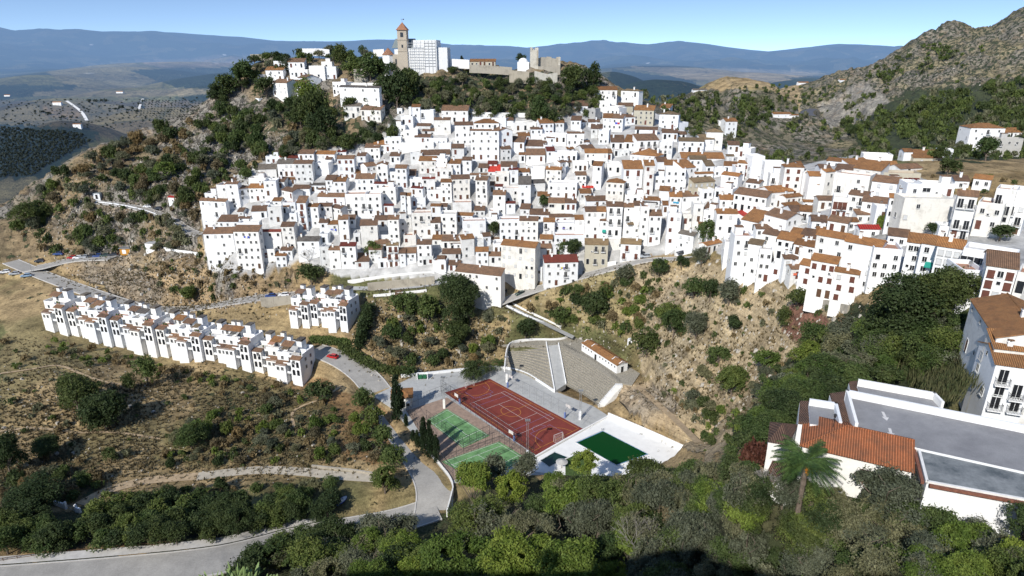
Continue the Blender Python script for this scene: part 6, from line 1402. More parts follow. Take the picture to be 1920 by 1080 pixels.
# trees one can tell apart: px, py of the foot, width, height, kind, label
for q in [
(887,960,84,100,'pine','rounded bright green stone pine at the bend of the road below the padel courts'),(965,968,74,92,'pine','rounded yellow green pine right of the stone pine at the bend'),(862,606,96,104,'dark','large dark conifer before the long brown roofed house at the village foot'),
(1035,940,62,58,'pine','small yellow green pine left of the grey parasol'),(1100,905,64,64,'pine','light green tree right of the grey parasol, overlapping the big pool'),(930,905,60,66,'olive','grey green tree between the lower padel court and the paddling pool'),(985,905,62,62,'olive','grey tree with a broken crown left of the paddling pool'),
(860,1118,140,138,'pine','big yellow green pine at the bottom edge, left of the centre'),(965,1130,150,150,'pine','tallest yellow green pine at the bottom edge, in the centre'),(1068,1140,140,138,'pine','rightmost of the three yellow green pines at the bottom edge'),(790,1100,90,90,'mid',None),
(663,708,34,36,'mid',None),(672,735,38,42,'mid',None),(684,768,42,46,'mid',None),(699,805,46,50,'mid',None),(716,845,50,54,'mid',None),(736,878,50,50,'mid',None),(722,925,62,62,'mid',None),(700,972,70,52,'dark',None),(748,968,60,50,'dark',None),(660,975,80,60,'dark',None),(615,968,70,50,'dark',None),
(640,128,46,44,'dark','dark domed pine on the crest left of the church'),(668,146,56,40,'mid',None),(695,152,56,50,'mid',None),(712,140,36,30,'dark',None),(770,136,28,30,'olive','small grey tree in front of the scaffolded church tower'),(806,130,16,14,'olive',None),
(1075,172,54,52,'dark','wide dark tree on the cliff edge right of the castle ruin'),(1112,174,42,56,'dark','tall dark tree at the right end of the castle cliff'),(975,118,22,18,'dark',None),(866,120,8,16,'cyp',None),(1010,232,48,50,'mid','large green tree behind the top row of houses below the castle'),(1035,240,36,34,'dark',None),
(430,184,54,46,'dark',None),(408,196,42,40,'dark',None),(455,172,60,58,'mid',None),(500,182,46,40,'dark',None),(575,200,52,52,'bright','bright green tree below the white houses of the castle hill cluster'),(595,232,56,66,'dark',None),(565,240,50,60,'dark',None),(610,266,60,66,'dark',None),(745,205,60,80,'dark','tall dark tree mass on the cliff below the church'),(770,190,50,64,'dark',None),(720,180,40,40,'dark',None),
(350,390,42,44,'dark','dark tree right of the red roofed hut on the hillside street'),(287,386,30,32,'dark',None),(312,335,40,36,'bright','single bright green bush high on the rocky left hill'),(60,420,80,46,'dark',None),(355,568,42,36,'mid','round green tree at the foot of the crag below the corner house'),(585,535,58,46,'dark','dark rounded tree left of the tall narrow house at the village foot'),
(925,446,30,34,'dark',None),(1325,462,58,52,'mid','round green tree among the houses right of the lower street end'),(1018,390,26,26,'mid',None),(1075,480,40,34,'oak',None),(1055,478,30,28,'oak',None),(700,480,36,30,'oak',None),(875,1,1,1,'oak',None),
(1175,533,44,42,'olive',None),(1277,506,26,30,'dark',None),(1236,520,40,38,'dark',None),(1314,500,36,42,'olive',None),(1300,560,54,46,'mid',None),(1330,565,36,48,'dark',None),(1366,572,50,56,'olive','grey leafy tree standing alone on the pale slope below the tall stepped house'),(1262,632,62,60,'mid',None),(1305,634,64,52,'olive',None),(1250,610,50,50,'mid',None),
(1112,604,60,64,'oak',None),(1050,604,42,30,'mid',None),(1135,560,34,30,'mid',None),(1376,624,38,36,'dark',None),(1496,580,50,46,'dark',None),(1467,612,36,40,'dark',None),(1434,694,52,46,'bright','neat oval light green tree alone on the pale slope'),(1346,684,46,42,'mid',None),(1212,670,58,60,'dark','dark green tree right of the long low orange roofed building'),(1371,744,78,60,'mid','broad round green tree at the lower edge of the pale slope'),(1332,794,36,32,'dark',None),
(1320,708,36,26,'bush',None),(1236,768,40,40,'mid',None),(1258,812,46,34,'mid',None),(1300,832,52,42,'mid',None),(985,636,52,44,'dark',None),(1018,634,46,38,'dark',None),(1045,634,40,34,'dark',None),(855,642,62,46,'dark',None),(800,606,52,60,'mid',None),(760,590,54,48,'mid',None),(735,640,40,40,'mid',None),(885,712,62,40,'dark','dark shrubby tree behind the curved white wall left of the terraces'),(900,690,50,50,'mid',None),
(150,776,92,88,'dark','largest dark rounded tree on the dry slope below the white row'),(200,806,86,80,'dark','second dark tree touching the largest one on the dry slope'),(222,790,50,60,'dark',None),(278,722,56,62,'mid','bright green rounded tree just below the middle of the white row'),(244,732,34,36,'dark',None),(92,684,60,44,'oak',None),(55,690,50,36,'oak',None),(95,858,66,44,'dark',None),(360,842,62,56,'mid',None),(378,824,46,42,'bright',None),(330,882,76,64,'dark',None),(600,752,54,46,'dark','dark tree at the right end of the white row'),(28,700,60,40,'oak',None),(20,890,70,90,'dark',None),(210,862,34,28,'dark',None),(75,960,120,70,'dark',None),
(1700,640,160,140,'dark','very large dark green tree below the right arm of the village, left crown'),(1765,610,120,120,'dark','very large dark green tree rising against the white houses, right crown'),(1655,640,90,90,'dark',None),(1785,690,100,86,'mid','rounded green tree in front of the grey gabled building'),(1740,690,90,80,'mid',None),(1640,700,90,76,'mid',None),(1685,665,80,60,'dark',None),(1575,690,60,50,'oak',None),(1600,745,90,66,'mid',None),(1560,770,90,70,'dark',None),(1500,780,96,80,'mid',None),(1460,800,90,76,'dark',None),(1520,740,70,56,'dark',None),(1420,835,76,70,'mid',None),(1400,850,60,50,'dark',None),(1480,735,54,44,'olive',None),(1655,730,60,50,'dark',None),(1800,650,60,50,'olive',None),
(1466,950,70,70,'olive','grey green tree at the left foot of the white school wing'),(1518,958,84,60,'mid','leafy tree hiding the trunk of the date palm'),(1566,952,66,44,'olive','low grey green tree under the school wing window'),(1440,925,50,44,'mid','leafy tree at the outer corner of the white school wing'),(1205,1000,90,44,'dry','rusty brown bush among the trees of the bottom wood'),(1270,1000,80,46,'dry',None),(478,122,26,20,'dark',None),(500,120,28,22,'mid',None),(520,118,26,22,'dark',None),(850,140,26,16,'dark',None),(878,140,26,16,'bush',None),(905,142,28,16,'dark',None),(935,143,26,16,'bush',None),(960,150,22,14,'dark',None),(1030,158,26,16,'bush',None),(1000,156,20,12,'bush',None),
(1413,875,60,64,'red','reddish brown bush left of the school wing'),(1430,905,50,50,'bright',None),(1847,302,52,46,'mid','rounded tree on the slope below the large orange roofed white house'),(1775,330,40,36,'dark',None),(1760,302,40,30,'dark',None),(1805,296,34,26,'dark',None),(1873,452,56,34,'dark','dark bush at the foot of the old flaking white houses'),(1748,442,34,26,'dark',None),(1650,430,24,30,'bushb',None),(1603,500,20,22,'bush',None),
(1650,975,130,120,'olive','wide grey green tree in front of the orange tiled school wing'),(1550,985,90,90,'olive',None),(1870,1000,120,110,'dark',None),(1800,960,80,86,'mid','tree with bare lower limbs in front of the right school wall'),(1640,1130,150,130,'olive','lit yellowish pine in the shaded bottom right corner'),(1735,1140,130,110,'olive',None),
]:
    if q[2]>2: plant(*q[:5],lab=q[5],must=True)
WG='trees in the thick wood at the bottom'
wood([(960,1010),(1000,985),(1340,965),(1450,985),(1500,1010),(1920,1030),(1960,1230),(560,1230),(560,1060),(700,1040),(850,1030)],52,(66,112),['olive','mid','dark','olive','mid','pine','olive'],(.9,1.1),True)
wood([(1440,985),(1920,1005),(1920,1035),(1440,1015)],42,(84,116),['olive','mid','dark','olive'],(.85,1.0),True)
wood([(1120,938),(1340,912),(1440,930),(1440,960),(1120,960)],34,(66,90),['olive','mid','olive','dark'],(.95,1.1),True)
wood([(1330,870),(1400,860),(1430,900),(1340,920)],22,(26,44),['bush','mid','olive'],(.8,1.))
wood([(1000,960),(1330,935),(1430,955),(1430,990),(1000,1000)],38,(56,84),['olive','mid','olive','dark'],(.9,1.1),True)
wood([(-20,1050),(-20,975),(150,965),(320,945),(640,965),(620,990),(470,1018),(330,1022),(150,1036)],30,(42,70),['dark','mid','dark','oak'],(.8,1.),True)
wood([(0,930),(60,890),(200,890),(220,930),(140,950)],22,(26,44),['bush','dry','bush'],(.6,.8)); wood([(430,1062),(560,1040),(720,1012),(830,1000),(700,1060),(470,1100)],32,(58,86),['olive','dark','mid'],(.8,1.),True)
wood([(730,150),(760,150),(1130,165),(1120,215),(1060,228),(990,230),(760,212),(720,200)],17,(15,30),['bush','bush','olive','dark','mid'],(.7,1.0),clump=.14)
wood([(540,200),(700,195),(750,235),(720,285),(660,290),(560,290)],22,(20,36),['dark','bush','bush','olive'],(.8,1.),clump=.3)
wood([(395,195),(470,140),(520,108),(620,98),(740,112),(735,150),(600,112),(480,160),(430,200)],16,(14,28),['dark','bush','olive'],(.8,1.),clump=.34)
wood([(20,430),(60,370),(180,290),(400,215),(560,235),(560,300),(480,330),(370,380),(380,470),(100,480),(20,470)],18,(9,34),['bush','bush','bush','dry','olive'],(.6,.9),clump=.30)
wood([(400,200),(560,210),(560,300),(470,320),(400,260)],20,(14,34),['bush','bush'],(.7,.95),clump=.28)
wood([(1200,180),(1480,190),(1570,250),(1640,300),(1440,306),(1380,290),(1260,245)],11,(8,20),['bush','bush','bush'],(.7,.95),clump=.40)
wood([(1570,235),(1700,190),(1930,160),(1930,300),(1780,305),(1640,300)],11,(11,23),['bush','bush','bush'],(.8,1.),clump=.30)
wood([(1540,180),(1700,100),(1800,62),(1930,40),(1930,170),(1700,185),(1600,215)],9,(5,15),['bush','bush'],(.6,.9),clump=.52)
wood([(1380,160),(1570,165),(1560,215),(1420,225)],13,(5,12),['bush'],(.7,.9))
wood([(0,640),(580,735),(740,860),(500,885),(300,885),(0,930)],42,(8,24),['bush','bush','dry','dry'],(.5,.8))
wood([(330,800),(480,760),(560,740),(720,790),(730,865),(520,870),(300,885)],27,(16,34),['bush','bush','dry','olive','bushb'],(.6,.85))
wood([(90,640),(570,735),(560,755),(90,665)],17,(12,24),['bush','bushb','dry'],(.5,.7))
wood([(660,570),(950,595),(950,640),(900,700),(780,700),(690,690)],31,(16,34),['bush','bushb','olive','dry','bush'],(.7,1.),clump=.25)
wood([(960,570),(1240,500),(1240,640),(1090,620)],22,(12,30),['bush','bush','bushb','dry'],(.6,.9))
wood([(1200,520),(1480,560),(1600,600),(1560,700),(1400,780),(1320,850),(1230,720)],32,(8,20),['bush','dry','bush'],(.6,.9))
wood([(1480,740),(1760,640),(1830,720),(1700,715),(1520,760),(1430,850),(1380,840)],26,(26,48),['bush','mid','bushb'],(.8,1.))
wood([(240,500),(420,480),(560,530),(480,565),(340,565)],22,(8,18),['bush','dry'],(.6,.9)); wood([(220,930),(640,905),(640,945),(300,925)],24,(18,36),['bush','dry','mid'],(.6,.8))
wood([(1720,320),(1920,330),(1920,380),(1800,370)],26,(8,18),['dry','bush'],(.5,.7)); wood([(0,188),(380,184),(360,235),(170,245),(0,250)],9,(2,6),['far'],(.5,.7),jit=1.5); wood([(0,240),(150,250),(170,265),(60,330),(0,335)],5,(4,8),['far'],(.7,.9)); [plant(x_,y_,rv.uniform(7,14),rv.uniform(4,8),'far') for x_,y_ in ((168,192),(178,191),(192,191),(200,192),(216,206),(228,205),(240,208),(248,206),(256,210),(240,214),(120,222),(134,221),(90,216),(78,212))]; [plant(262+i*6.2-j*.8,188+j*4.2+i*.15,2.6,2.2,'far') for i in range(20) for j in range(8) if i*6+j*3<118]; wood([(80,560),(230,590),(440,620),(560,660),(560,640),(380,590),(250,585)],30,(10,18),['bush'],(.6,.9))
wood([(1540,650),(1820,610),(1840,705),(1700,712),(1590,725),(1500,755),(1440,850),(1385,850),(1470,710)],32,(48,80),['mid','mid','oak','bright','olive'],(.75,.95),True)
wood([(1225,725),(1330,835),(1395,850),(1400,790),(1300,735)],25,(16,34),['bush','bushb','bush','olive'],(.65,.9))
wood([(1390,740),(1420,700),(1560,690),(1590,730),(1430,810)],24,(20,34),['bush','olive'],(.7,.9))
SCHB=pz([(1420,822),(1500,742),(1590,712),(1760,735),(1930,800),(1990,900),(1930,1000),(1738,905),(1480,892),(1425,895)],57.)
# keep roads, courts and roofs free
def blocked(p,W):
    x,y=p[0],p[1]
    for (pts,w,dz) in ROADS:
        for i in range(0,len(pts)-1):
            d,_=seg_d(np.array([x]),np.array([y]),pts[i],pts[i+1])
            if d[0]<w*.5+W*.22: return True
    return any(poly_in(np.array([x]),np.array([y]),pl)[0] for pl in ([(p_[0],p_[1]) for p_ in SPORT],[(p_[0],p_[1]) for p_ in SCHB],[(p_[0],p_[1]) for p_ in AMPH]))
TREES=[t for t in TREES if t['lab'] or not (blocked(t['p'],t['W']) or (78<t['px']<176 and 956<t['py']<1012))]
SHR=[t for t in TREES if KIND.get(t['k'],('cypress',))[0]=='shrub']; SHR.sort(key=lambda t:-t['s']); IND=[t for t in TREES if KIND.get(t['k'],('cypress',))[0]!='shrub']; RESTV=[]
bykind={}
for t in sorted(IND,key=lambda t:-t['s']): bykind.setdefault(KIND.get(t['k'],('cypress',))[0],[]).append(t)
IND=[]
for k_,L_ in bykind.items(): IND+=L_[:280]; RESTV+=L_[280:]
INDS=SHR[:285]; RESTV+=SHR[285:]
PLANTS=[]
def make_tree(t):
    i=len(PLANTS); r=random.Random(i*3+1); k=t['k']; nm,cat,mats=KIND[k]; mat=mats[r.randrange(len(mats))]; big=t['w']>60
    ck='pine' if k=='pine' else 'bush' if nm=='shrub' else 'olive' if k=='olive' else 'oak'; seed=r.randrange(5 if big else 6)
    n=(9000 if big else 2600) if nm!='shrub' else (2200 if t['w']>20 else 700); leaf=(.040 if big else .068) if nm!='shrub' else (.075 if t['w']>20 else .12)
    if t['w']>95 and nm!='shrub': n,leaf,seed=17000,.029,seed%3
    me,_=crown(ck,mat,seed,n,leaf); ht=1.75 if ck!='bush' else 1.0
    root=empty(nm,t['p'],r.uniform(0,6.28)); sx=t['W']*.5; sz=t['H']/ht
    if nm=='shrub':
        bpy.data.objects.remove(root); o=bpy.data.objects.new(nm,me); col.objects.link(o); o.location=(t['p'][0],t['p'][1],t['p'][2]-.15*sz); o.rotation_euler[2]=r.uniform(0,6.28); o.scale=(sx*1.05,sx*1.05,sz*1.1); root=o
    else:
        child('crown',me,root,(0,0,-.12*sz*(ck!='pine')),0,(sx*1.08,sx*1.08,sz)); child('trunk',TRUNK['pine' if ck=='pine' else 'oak'][r.randrange(3)],root,(0,0,0),0,(sx*(1.35 if ck=='olive' else 1),sx*(1.35 if ck=='olive' else 1),sz*(1.18 if ck=='olive' else 1)))
    t['o']=root; t['mat']=mat; t['nm']=nm; t['cat']=cat; PLANTS.append(t)
def rect_mesh_instances(name,items,label,kindmat):
    out=[]
    base={}
    for t in items:
        m_=KIND.get(t['k'],('','',['leaf_dark']))[2]; mat=rv.choice(m_); base.setdefault(mat,[]).append(t)
    allV=[];mi=[];mats=list(base)
    for j,mat in enumerate(mats):
        for t in base[mat]:
            big=t['w']>14; seed=rv.randrange(3); n=170 if big else 60; V=crown('bush','leaf_dark',seed+20,n,.17 if big else .26)[1]
            a=rv.uniform(0,6.28); c,s=math.cos(a),math.sin(a); sx=t['W']*.52; sz=t['H']*1.1
            W_=np.stack([(V[:,0]*c-V[:,1]*s)*sx+t['p'][0],(V[:,0]*s+V[:,1]*c)*sx+t['p'][1],(V[:,2]-.15)*sz+t['p'][2]],1); allV.append(W_); mi.append(np.full(len(V)//4,j))
    V=np.vstack(allV); me=quads_mesh(name,V,mats); me.polygons.foreach_set('material_index',np.concatenate(mi).astype(np.int32)); o=bpy.data.objects.new(name,me); col.objects.link(o); return tag(o,label,'scrub',None,'stuff')
CYPL=[t for t in IND if t['k']=='cyp']; IND=[t for t in IND if t['k']!='cyp']
for t in IND+INDS: make_tree(t)
rect_mesh_instances('scrub',RESTV,'low dark and dry scrub scattered over the hills and slopes',None)
# cypresses
CY=quads_mesh('crown',leafcloud(3600,lobes_for('cyp',1),.075,1,.3,5,.5),['leaf_cyp']); TR=MB().bar((0,0,-.3),(0,0,.3),.12,0,6,.1).mesh('trunk','bark')
def cyp(px,py,w,h,lab,g='cypresses along the padel courts'):
    p=hit(px,py); s=proj(*p)[2]/F; root=empty('cypress_tree',p,rv.uniform(0,6),lab,'cypress',g); child('crown',CY,root,(0,0,0),0,(w*s*.85,w*s*.85,h*s/1.95)); child('trunk',TR,root,(0,0,0),0,(w*s*.5,w*s*.5,1.5))
cyp(747,786,26,90,'tall cypress standing beside the small white ticket hut'); cyp(762,800,9,26,'short young cypress just right of the ticket hut cypress'); cyp(783,838,11,36,'short dark cypress at the left end of the clump by the road'); cyp(796,850,18,76,'left one of the three tall slim cypresses by the padel courts'); cyp(808,858,17,78,'middle one of the three tall slim cypresses by the padel courts'); cyp(819,866,14,58,'right and lowest one of the three slim cypresses by the padel courts'); cyp(866,122,8,16,'tiny cypress on the crest right of the church','cypress on the crest'); cyp(775,826,12,22,'low rounded cypress bush between the ticket hut and the three slim cypresses')
# palms
def palm(px,py,w,label,trunk_h,n=46,fruit=False,pin=None):
    p=pin or hit(px,py); s=proj(*p)[2]/F; rad=w*s/2; root=empty('palm_tree',p,0,label,'palm tree'); r=random.Random(int(px)); m=MB(); z=0; H=trunk_h
    for i in range(9): m.bar((0,0,H*i/9-.3*(i==0)),(0,0,H*(i+1)/9),.30 if i%2 else .34,0,8,.27)
    m.build('trunk','bark',root); k=MB()
    for i in range(n):
        a=r.uniform(0,6.28); el=r.uniform(-.15,1.25); L=rad*r.uniform(.85,1.1); pts=[]; q=(0,0,H); e=el
        for j in range(9): st=L/9; q=(q[0]+math.cos(a)*math.cos(e)*st,q[1]+math.sin(a)*math.cos(e)*st,q[2]+math.sin(e)*st); pts.append(q); e-=.105+.05*(el>0.6)
        k.bar((0,0,H),pts[0],.035,0,3); pr=(0,0,H)
        for j,c in enumerate(pts):
            k.bar(pr,c,.022,0,3) ; pr=c; lw_=rad*.20*(1-abs(j-3.5)/6.5)
            for sd in (-1,1):
                for u in range(3):
                    f=u/3; b0_=tuple(c[i_]+((pts[j+1][i_]-c[i_])*f if j<8 else 0) for i_ in range(3)); sx_,sy_=-math.sin(a)*sd,math.cos(a)*sd
                    tip=(b0_[0]+sx_*lw_+math.cos(a)*lw_*.6,b0_[1]+sy_*lw_+math.sin(a)*lw_*.6,b0_[2]-lw_*.25); wd_=.035+rad*.006
                    k.poly([(b0_[0],b0_[1],b0_[2]),(b0_[0]+math.cos(a)*wd_*2,b0_[1]+math.sin(a)*wd_*2,b0_[2]),tip])
    k.build('fronds','leaf_mid' if not fruit else 'palm_leaf',root)
    if fruit:
        k=MB()
        for i in range(12):
            a=r.uniform(3.6,5.8); L=r.uniform(.6,1.5)
            for j in range(14): t=r.random(); x_=math.cos(a)*L*t+r.uniform(-.12,.12); y_=math.sin(a)*L*t+r.uniform(-.12,.12); z_=H+.1-t*t*.7+r.uniform(-.15,.1); k.bar((x_,y_,z_),(x_+.05,y_,z_-.1),.05,0,5)
            k.bar((0,0,H),(math.cos(a)*L,math.sin(a)*L,H-.6),.03,0,4)
        k.build('fruit_cluster','fruit',root)
M['palm_leaf']=mat_leaf('palm_leaf',(.085,.15,.04),(.17,.25,.07)); M['fruit']=mat_plain('orange_dates',(.62,.22,.02),.6,.2)
pp=atZ(1513,868,58.4); gzp=gz(pp[0],pp[1]); palm(1513,868,128,'large date palm with orange fruit in front of the school wing',58.4-gzp,60,True,(pp[0],pp[1],gzp)); palm(897,968,40,'small palm with a drooping crown between the two rounded pines',3.2,26); palm(765,706,34,'small palm at the road bend left of the bin shelter',2.6,24); palm(935,690,36,'palm bush on the dry slope above the curved white wall',1.8,24); palm(918,697,32,'second palm bush on the dry slope above the curved white wall',1.6,24); palm(875,122,0,'x',1) if False else None
# bare trees
def bare(px,py,w,h,label):
    p=hit(px,py); s=proj(*p)[2]/F; root=empty('bare_tree',p,0,label,'bare tree'); m=MB(); r=random.Random(int(px)); H=h*s; W=w*s/2
    def br(a,d,L,rad,k):
        b=tuple(a[i]+d[i]*L for i in range(3)); m.bar(a,b,rad,0,3 if k<3 else 5,rad*.65)
        if k==0: return
        for _ in range(3 if k>1 else 4):
            e=[d[i]+r.uniform(-.75,.75) for i in range(3)]; e[2]+=.15; l=math.sqrt(sum(x*x for x in e)); br(b,[x/l for x in e],L*r.uniform(.6,.85),rad*.6,k-1)
    for _ in range(4):
        e=[r.uniform(-.7,.7),r.uniform(-.5,.5),1]; l=math.sqrt(sum(x*x for x in e)); br((0,0,0),[x/l for x in e],H*.33,.09,4)
    m.build('branches','twig',root)
bare(1240,985,90,80,'leafless grey tree in the wood below the pool'); bare(1200,1075,110,110,'pale leafless tree in the dark bottom centre'); bare(1440,935,60,60,'leafless grey bush left of the school wing'); bare(580,492,34,26,'small leafless tree on the rock wall at the village foot'); bare(1610,905,60,44,'thin leafless shrub against the white school wall')
# reeds
def reeds(poly,n,label,hpx=(16,30)):
    V=[]; r=random.Random(9); got=0
    xs=[p[0] for p in poly];ys=[p[1] for p in poly]
    while got<n:
        x=r.uniform(min(xs),max(xs));y=r.uniform(min(ys),max(ys))
        if not poly_in(np.array([x]),np.array([y]),poly)[0]: continue
        p=hit(x,y,True)
        if p is None: got+=1; continue
        s=proj(*p)[2]/F
        for _ in range(14):
            X=p[0]+r.uniform(-1.3,1.3);Y=p[1]+r.uniform(-1.3,1.3);Z=p[2]-.3;h=r.uniform(*hpx)*s;a=r.uniform(0,3.14);w=.05+.03*r.random();lx,ly=r.uniform(-.25,.25)*h,r.uniform(-.25,.25)*h;c_,s_=math.cos(a)*w,math.sin(a)*w
            V+=[(X-c_,Y-s_,Z),(X+c_,Y+s_,Z),(X+c_*.6+lx*.5,Y+s_*.6+ly*.5,Z+h*.7),(X+lx,Y+ly,Z+h)]
        got+=1
    o=bpy.data.objects.new('reeds',quads_mesh('reeds',np.array(V),['reed'])); col.objects.link(o); tag(o,label,'reeds',None,'stuff')
reeds([(1690,660),(1760,640),(1830,660),(1815,720),(1770,750),(1700,720)],420,'tall green and straw coloured reeds between the trees and the school')
# tufts and stones on the dry slopes
def litter(poly,n,kind,label):
    r=random.Random(5); xs=[p[0] for p in poly];ys=[p[1] for p in poly]; V=[]; F_=[]
    X=np.array([r.uniform(min(xs),max(xs)) for _ in range(n)]);Y=np.array([r.uniform(min(ys),max(ys)) for _ in range(n)]); ok=poly_in(X,Y,poly); A=[hit(a_,b_,True) for a_,b_ in zip(X[ok][:260],Y[ok][:260])]
    A=[a for a in A if a]; pts=[]
    for a in A:
        k=max(1,int(n/260)); 
        for _ in range(k): pts.append((a[0]+r.gauss(0,5),a[1]+r.gauss(0,5)))
    P=np.array(pts); Z=gh(P[:,0],P[:,1]); 
    for (x,y),z in zip(pts,Z):
        if kind=='tuft':
            h=r.uniform(.25,.8)
            for _ in range(5):
                a=r.uniform(0,6.28);w=r.uniform(.1,.3);lx,ly=math.cos(a)*h*.6,math.sin(a)*h*.6; V+=[(x-w*math.sin(a),y+w*math.cos(a),z-.1),(x+w*math.sin(a),y-w*math.cos(a),z-.1),(x+lx+w*.4*math.sin(a),y+ly-w*.4*math.cos(a),z+h*.8),(x+lx,y+ly,z+h)]
        else:
            s=r.uniform(.12,.42)*(2.4 if r.random()<.05 else 1); q=[(x+s*r.uniform(.7,1.2)*math.cos(t),y+s*r.uniform(.7,1.2)*math.sin(t)) for t in (0.4,1.9,3.5,5.1)]; T=[(x+(b_[0]-x)*.6,y+(b_[1]-y)*.6,z+s*r.uniform(.5,.8)) for b_ in q]; Bq=[(b_[0],b_[1],z-.3) for b_ in q]
            for i in range(4): V+=[Bq[i],Bq[(i+1)%4],T[(i+1)%4],T[i]]
            V+=T
    return V
DRY=[(0,640),(570,740),(740,860),(480,885),(200,900),(0,900)]; SL=[(960,570),(1240,500),(1480,560),(1600,600),(1560,700),(1400,780),(1300,830),(1200,700),(1080,620)]; MIDP=[(660,560),(950,600),(940,690),(700,690)]; UP=[(80,500),(400,500),(540,560),(300,590)]; HIL=[(60,400),(180,300),(400,230),(560,260),(480,330),(370,400),(370,480),(100,480)]
V=[]
for pl,n in ((DRY,8000),(SL,2600),(MIDP,2500),(UP,2500),(HIL,2500)): V+=litter(pl,n,'tuft','')
o=bpy.data.objects.new('dry_grass',quads_mesh('dry_grass',np.array(V),['leaf_dry'])); col.objects.link(o); tag(o,'dry grass tufts and weeds covering the open slopes','grass',None,'stuff')
M['stone']=mat_plain('limestone',(.40,.37,.32),.95,.3,1.5,.1,0,.1); V=[]
for pl,n in ((DRY,700),(SL,1100),(MIDP,900),(UP,1000),(HIL,2200),([(1600,130),(1700,110),(1900,60),(1900,150),(1700,200)],900)): V+=litter(pl,n,'stone','')
o=bpy.data.objects.new('loose_stones',quads_mesh('loose_stones',np.array(V),['stone'])); col.objects.link(o); tag(o,'pale loose stones and boulders strewn over the slopes','stones',None,'stuff')

def hedge(pix,h,w,label,mat='leaf_dark',n=5200):
    P=smooth_line([hit(*q) for q in pix],2); rs=np.random.RandomState(len(label)); A=np.array(P); seg=np.linalg.norm(np.diff(A[:,:2],axis=0),axis=1); cs=np.concatenate([[0],np.cumsum(seg)]); t=rs.rand(n)*cs[-1]
    X=np.interp(t,cs,A[:,0]);Y=np.interp(t,cs,A[:,1]);Z=np.interp(t,cs,A[:,2]); hh=h*(.75+.5*vnoise(X*.35,Y*.35,4)); u=rs.normal(size=n)*w*.3; v=rs.rand(n)**.7; c=np.stack([X+u+rs.normal(size=n)*.2,Y+rs.normal(size=n)*w*.3,Z+v*hh],1)
    nrm=rs.normal(size=(n,3)); nrm[:,2]+=.4; nrm[:,1]-=.5; nrm/=np.linalg.norm(nrm,axis=1)[:,None]; a=np.cross(nrm,rs.normal(size=(n,3))); a/=np.linalg.norm(a,axis=1)[:,None]; b=np.cross(nrm,a); s_=(.16+.2*rs.rand(n))[:,None]
    V=np.stack([c-a*s_,c+b*s_,c+a*s_,c-b*s_],1).reshape(-1,3); c0=A[0]; V=V-c0[None]; o=bpy.data.objects.new('hedge',quads_mesh('hedge',V,[mat])); col.objects.link(o); o.location=tuple(c0); tag(o,label,'hedge')
hedge([(585,640),(620,643),(655,650)],2.2,2.5,'low bright green hedge right of the long white row','leaf_mid'); hedge([(693,592),(684,625),(672,662)],6.,3.,'tall dark clipped hedge climbing the bank right of the short white block'); hedge([(640,655),(690,690),(740,702),(775,704)],2.6,3.,'long dark green hedge along the bank above the road bend')

# ---------------------------------------------------------------- vehicles
def paint(name,c):
    M[name]=mat_plain(name,c,.3,.04,2,.5,.0,0); return name
def car(px,py,yaw,colr,label,kind='hatch',group='cars in the village car park'):
    p=hit(px,py)
    if p is None: return
    root=empty('car',(p[0],p[1],p[2]+.02),R(yaw),label,'car',group); L,W=4.1,1.72; v=kind=='van'
    # body lofted from cross sections (x, half width, top z) with a separate glasshouse
    prof=[(-2.05,.66,.62),(-1.95,.78,.82),(-1.2,.85,.93),(.7,.86,.98),(1.9,.82,.97),(2.05,.72,.70)]; m=MB(); bot=.28; S=[]
    for x,hw,z in prof: S.append([(x,-hw,bot),(x,-hw*1.02,(bot+z)*.55),(x,-hw*.92,z),(x,hw*.92,z),(x,hw*1.02,(bot+z)*.55),(x,hw,bot)])
    for a,b in zip(S[:-1],S[1:]):
        for i in range(6): m.poly([a[i],b[i],b[(i+1)%6],a[(i+1)%6]])
    m.poly(S[0]); m.poly(S[-1][::-1]); m.build('body',colr,root)
    z1=1.48 if not v else 1.75; m=MB(); lo=[(-1.05,-.76,.93),(1.75,-.76,.98),(1.75,.76,.98),(-1.05,.76,.93)]; hi=[(-.35,-.58,z1-.03),(1.35,-.6,z1-.03),(1.35,.6,z1-.03),(-.35,.58,z1-.03)]
    for i in range(4): m.poly([lo[i],lo[(i+1)%4],hi[(i+1)%4],hi[i]])
    m.build('window','glass',root); m=MB(); m.prism([(-.38,-.6),(1.38,-.62),(1.38,.62),(-.38,.6)],z1-.03,z1+.03)
    for s in(-1,1):
        for a,b in (((-1.05,.765*s,.94),(-.36,.59*s,z1-.01)),((.45,.775*s,.97),(.45,.61*s,z1-.01)),((1.74,.765*s,.98),(1.36,.61*s,z1-.01))): m.bar(a,b,.035)
    m.build('roof',colr,root)
    for x in(-1.3,1.25):
        for s in(-1,1):
            m=MB(); m.bar((x,s*.70,.31),(x,s*.88,.31),.31,0,12); w=m.build('wheel','iron',root); m=MB(); m.bar((x,s*.86,.31),(x,s*.895,.31),.18,0,10); m.build('rim','galv',w)
    for s in(-1,1):
        m=MB(); m.box(-2.07,-1.98,s*.5-.14,s*.5+.14,.60,.74); m.build('headlight','line_white',root); m=MB(); m.box(2.0,2.075,s*.55-.12,s*.55+.12,.66,.86); m.build('tail_light','carred',root)
paint('carred',(.42,.012,.014)); paint('carwhite',(.72,.73,.74)); paint('carblue',(.02,.06,.22)); paint('carsilver',(.40,.42,.44)); paint('cardark',(.03,.035,.045)); paint('cargreen',(.03,.06,.05)); paint('carltblue',(.25,.36,.48))
car(624,671,-20,'carred','red car driving on the road at the right end of the white row')
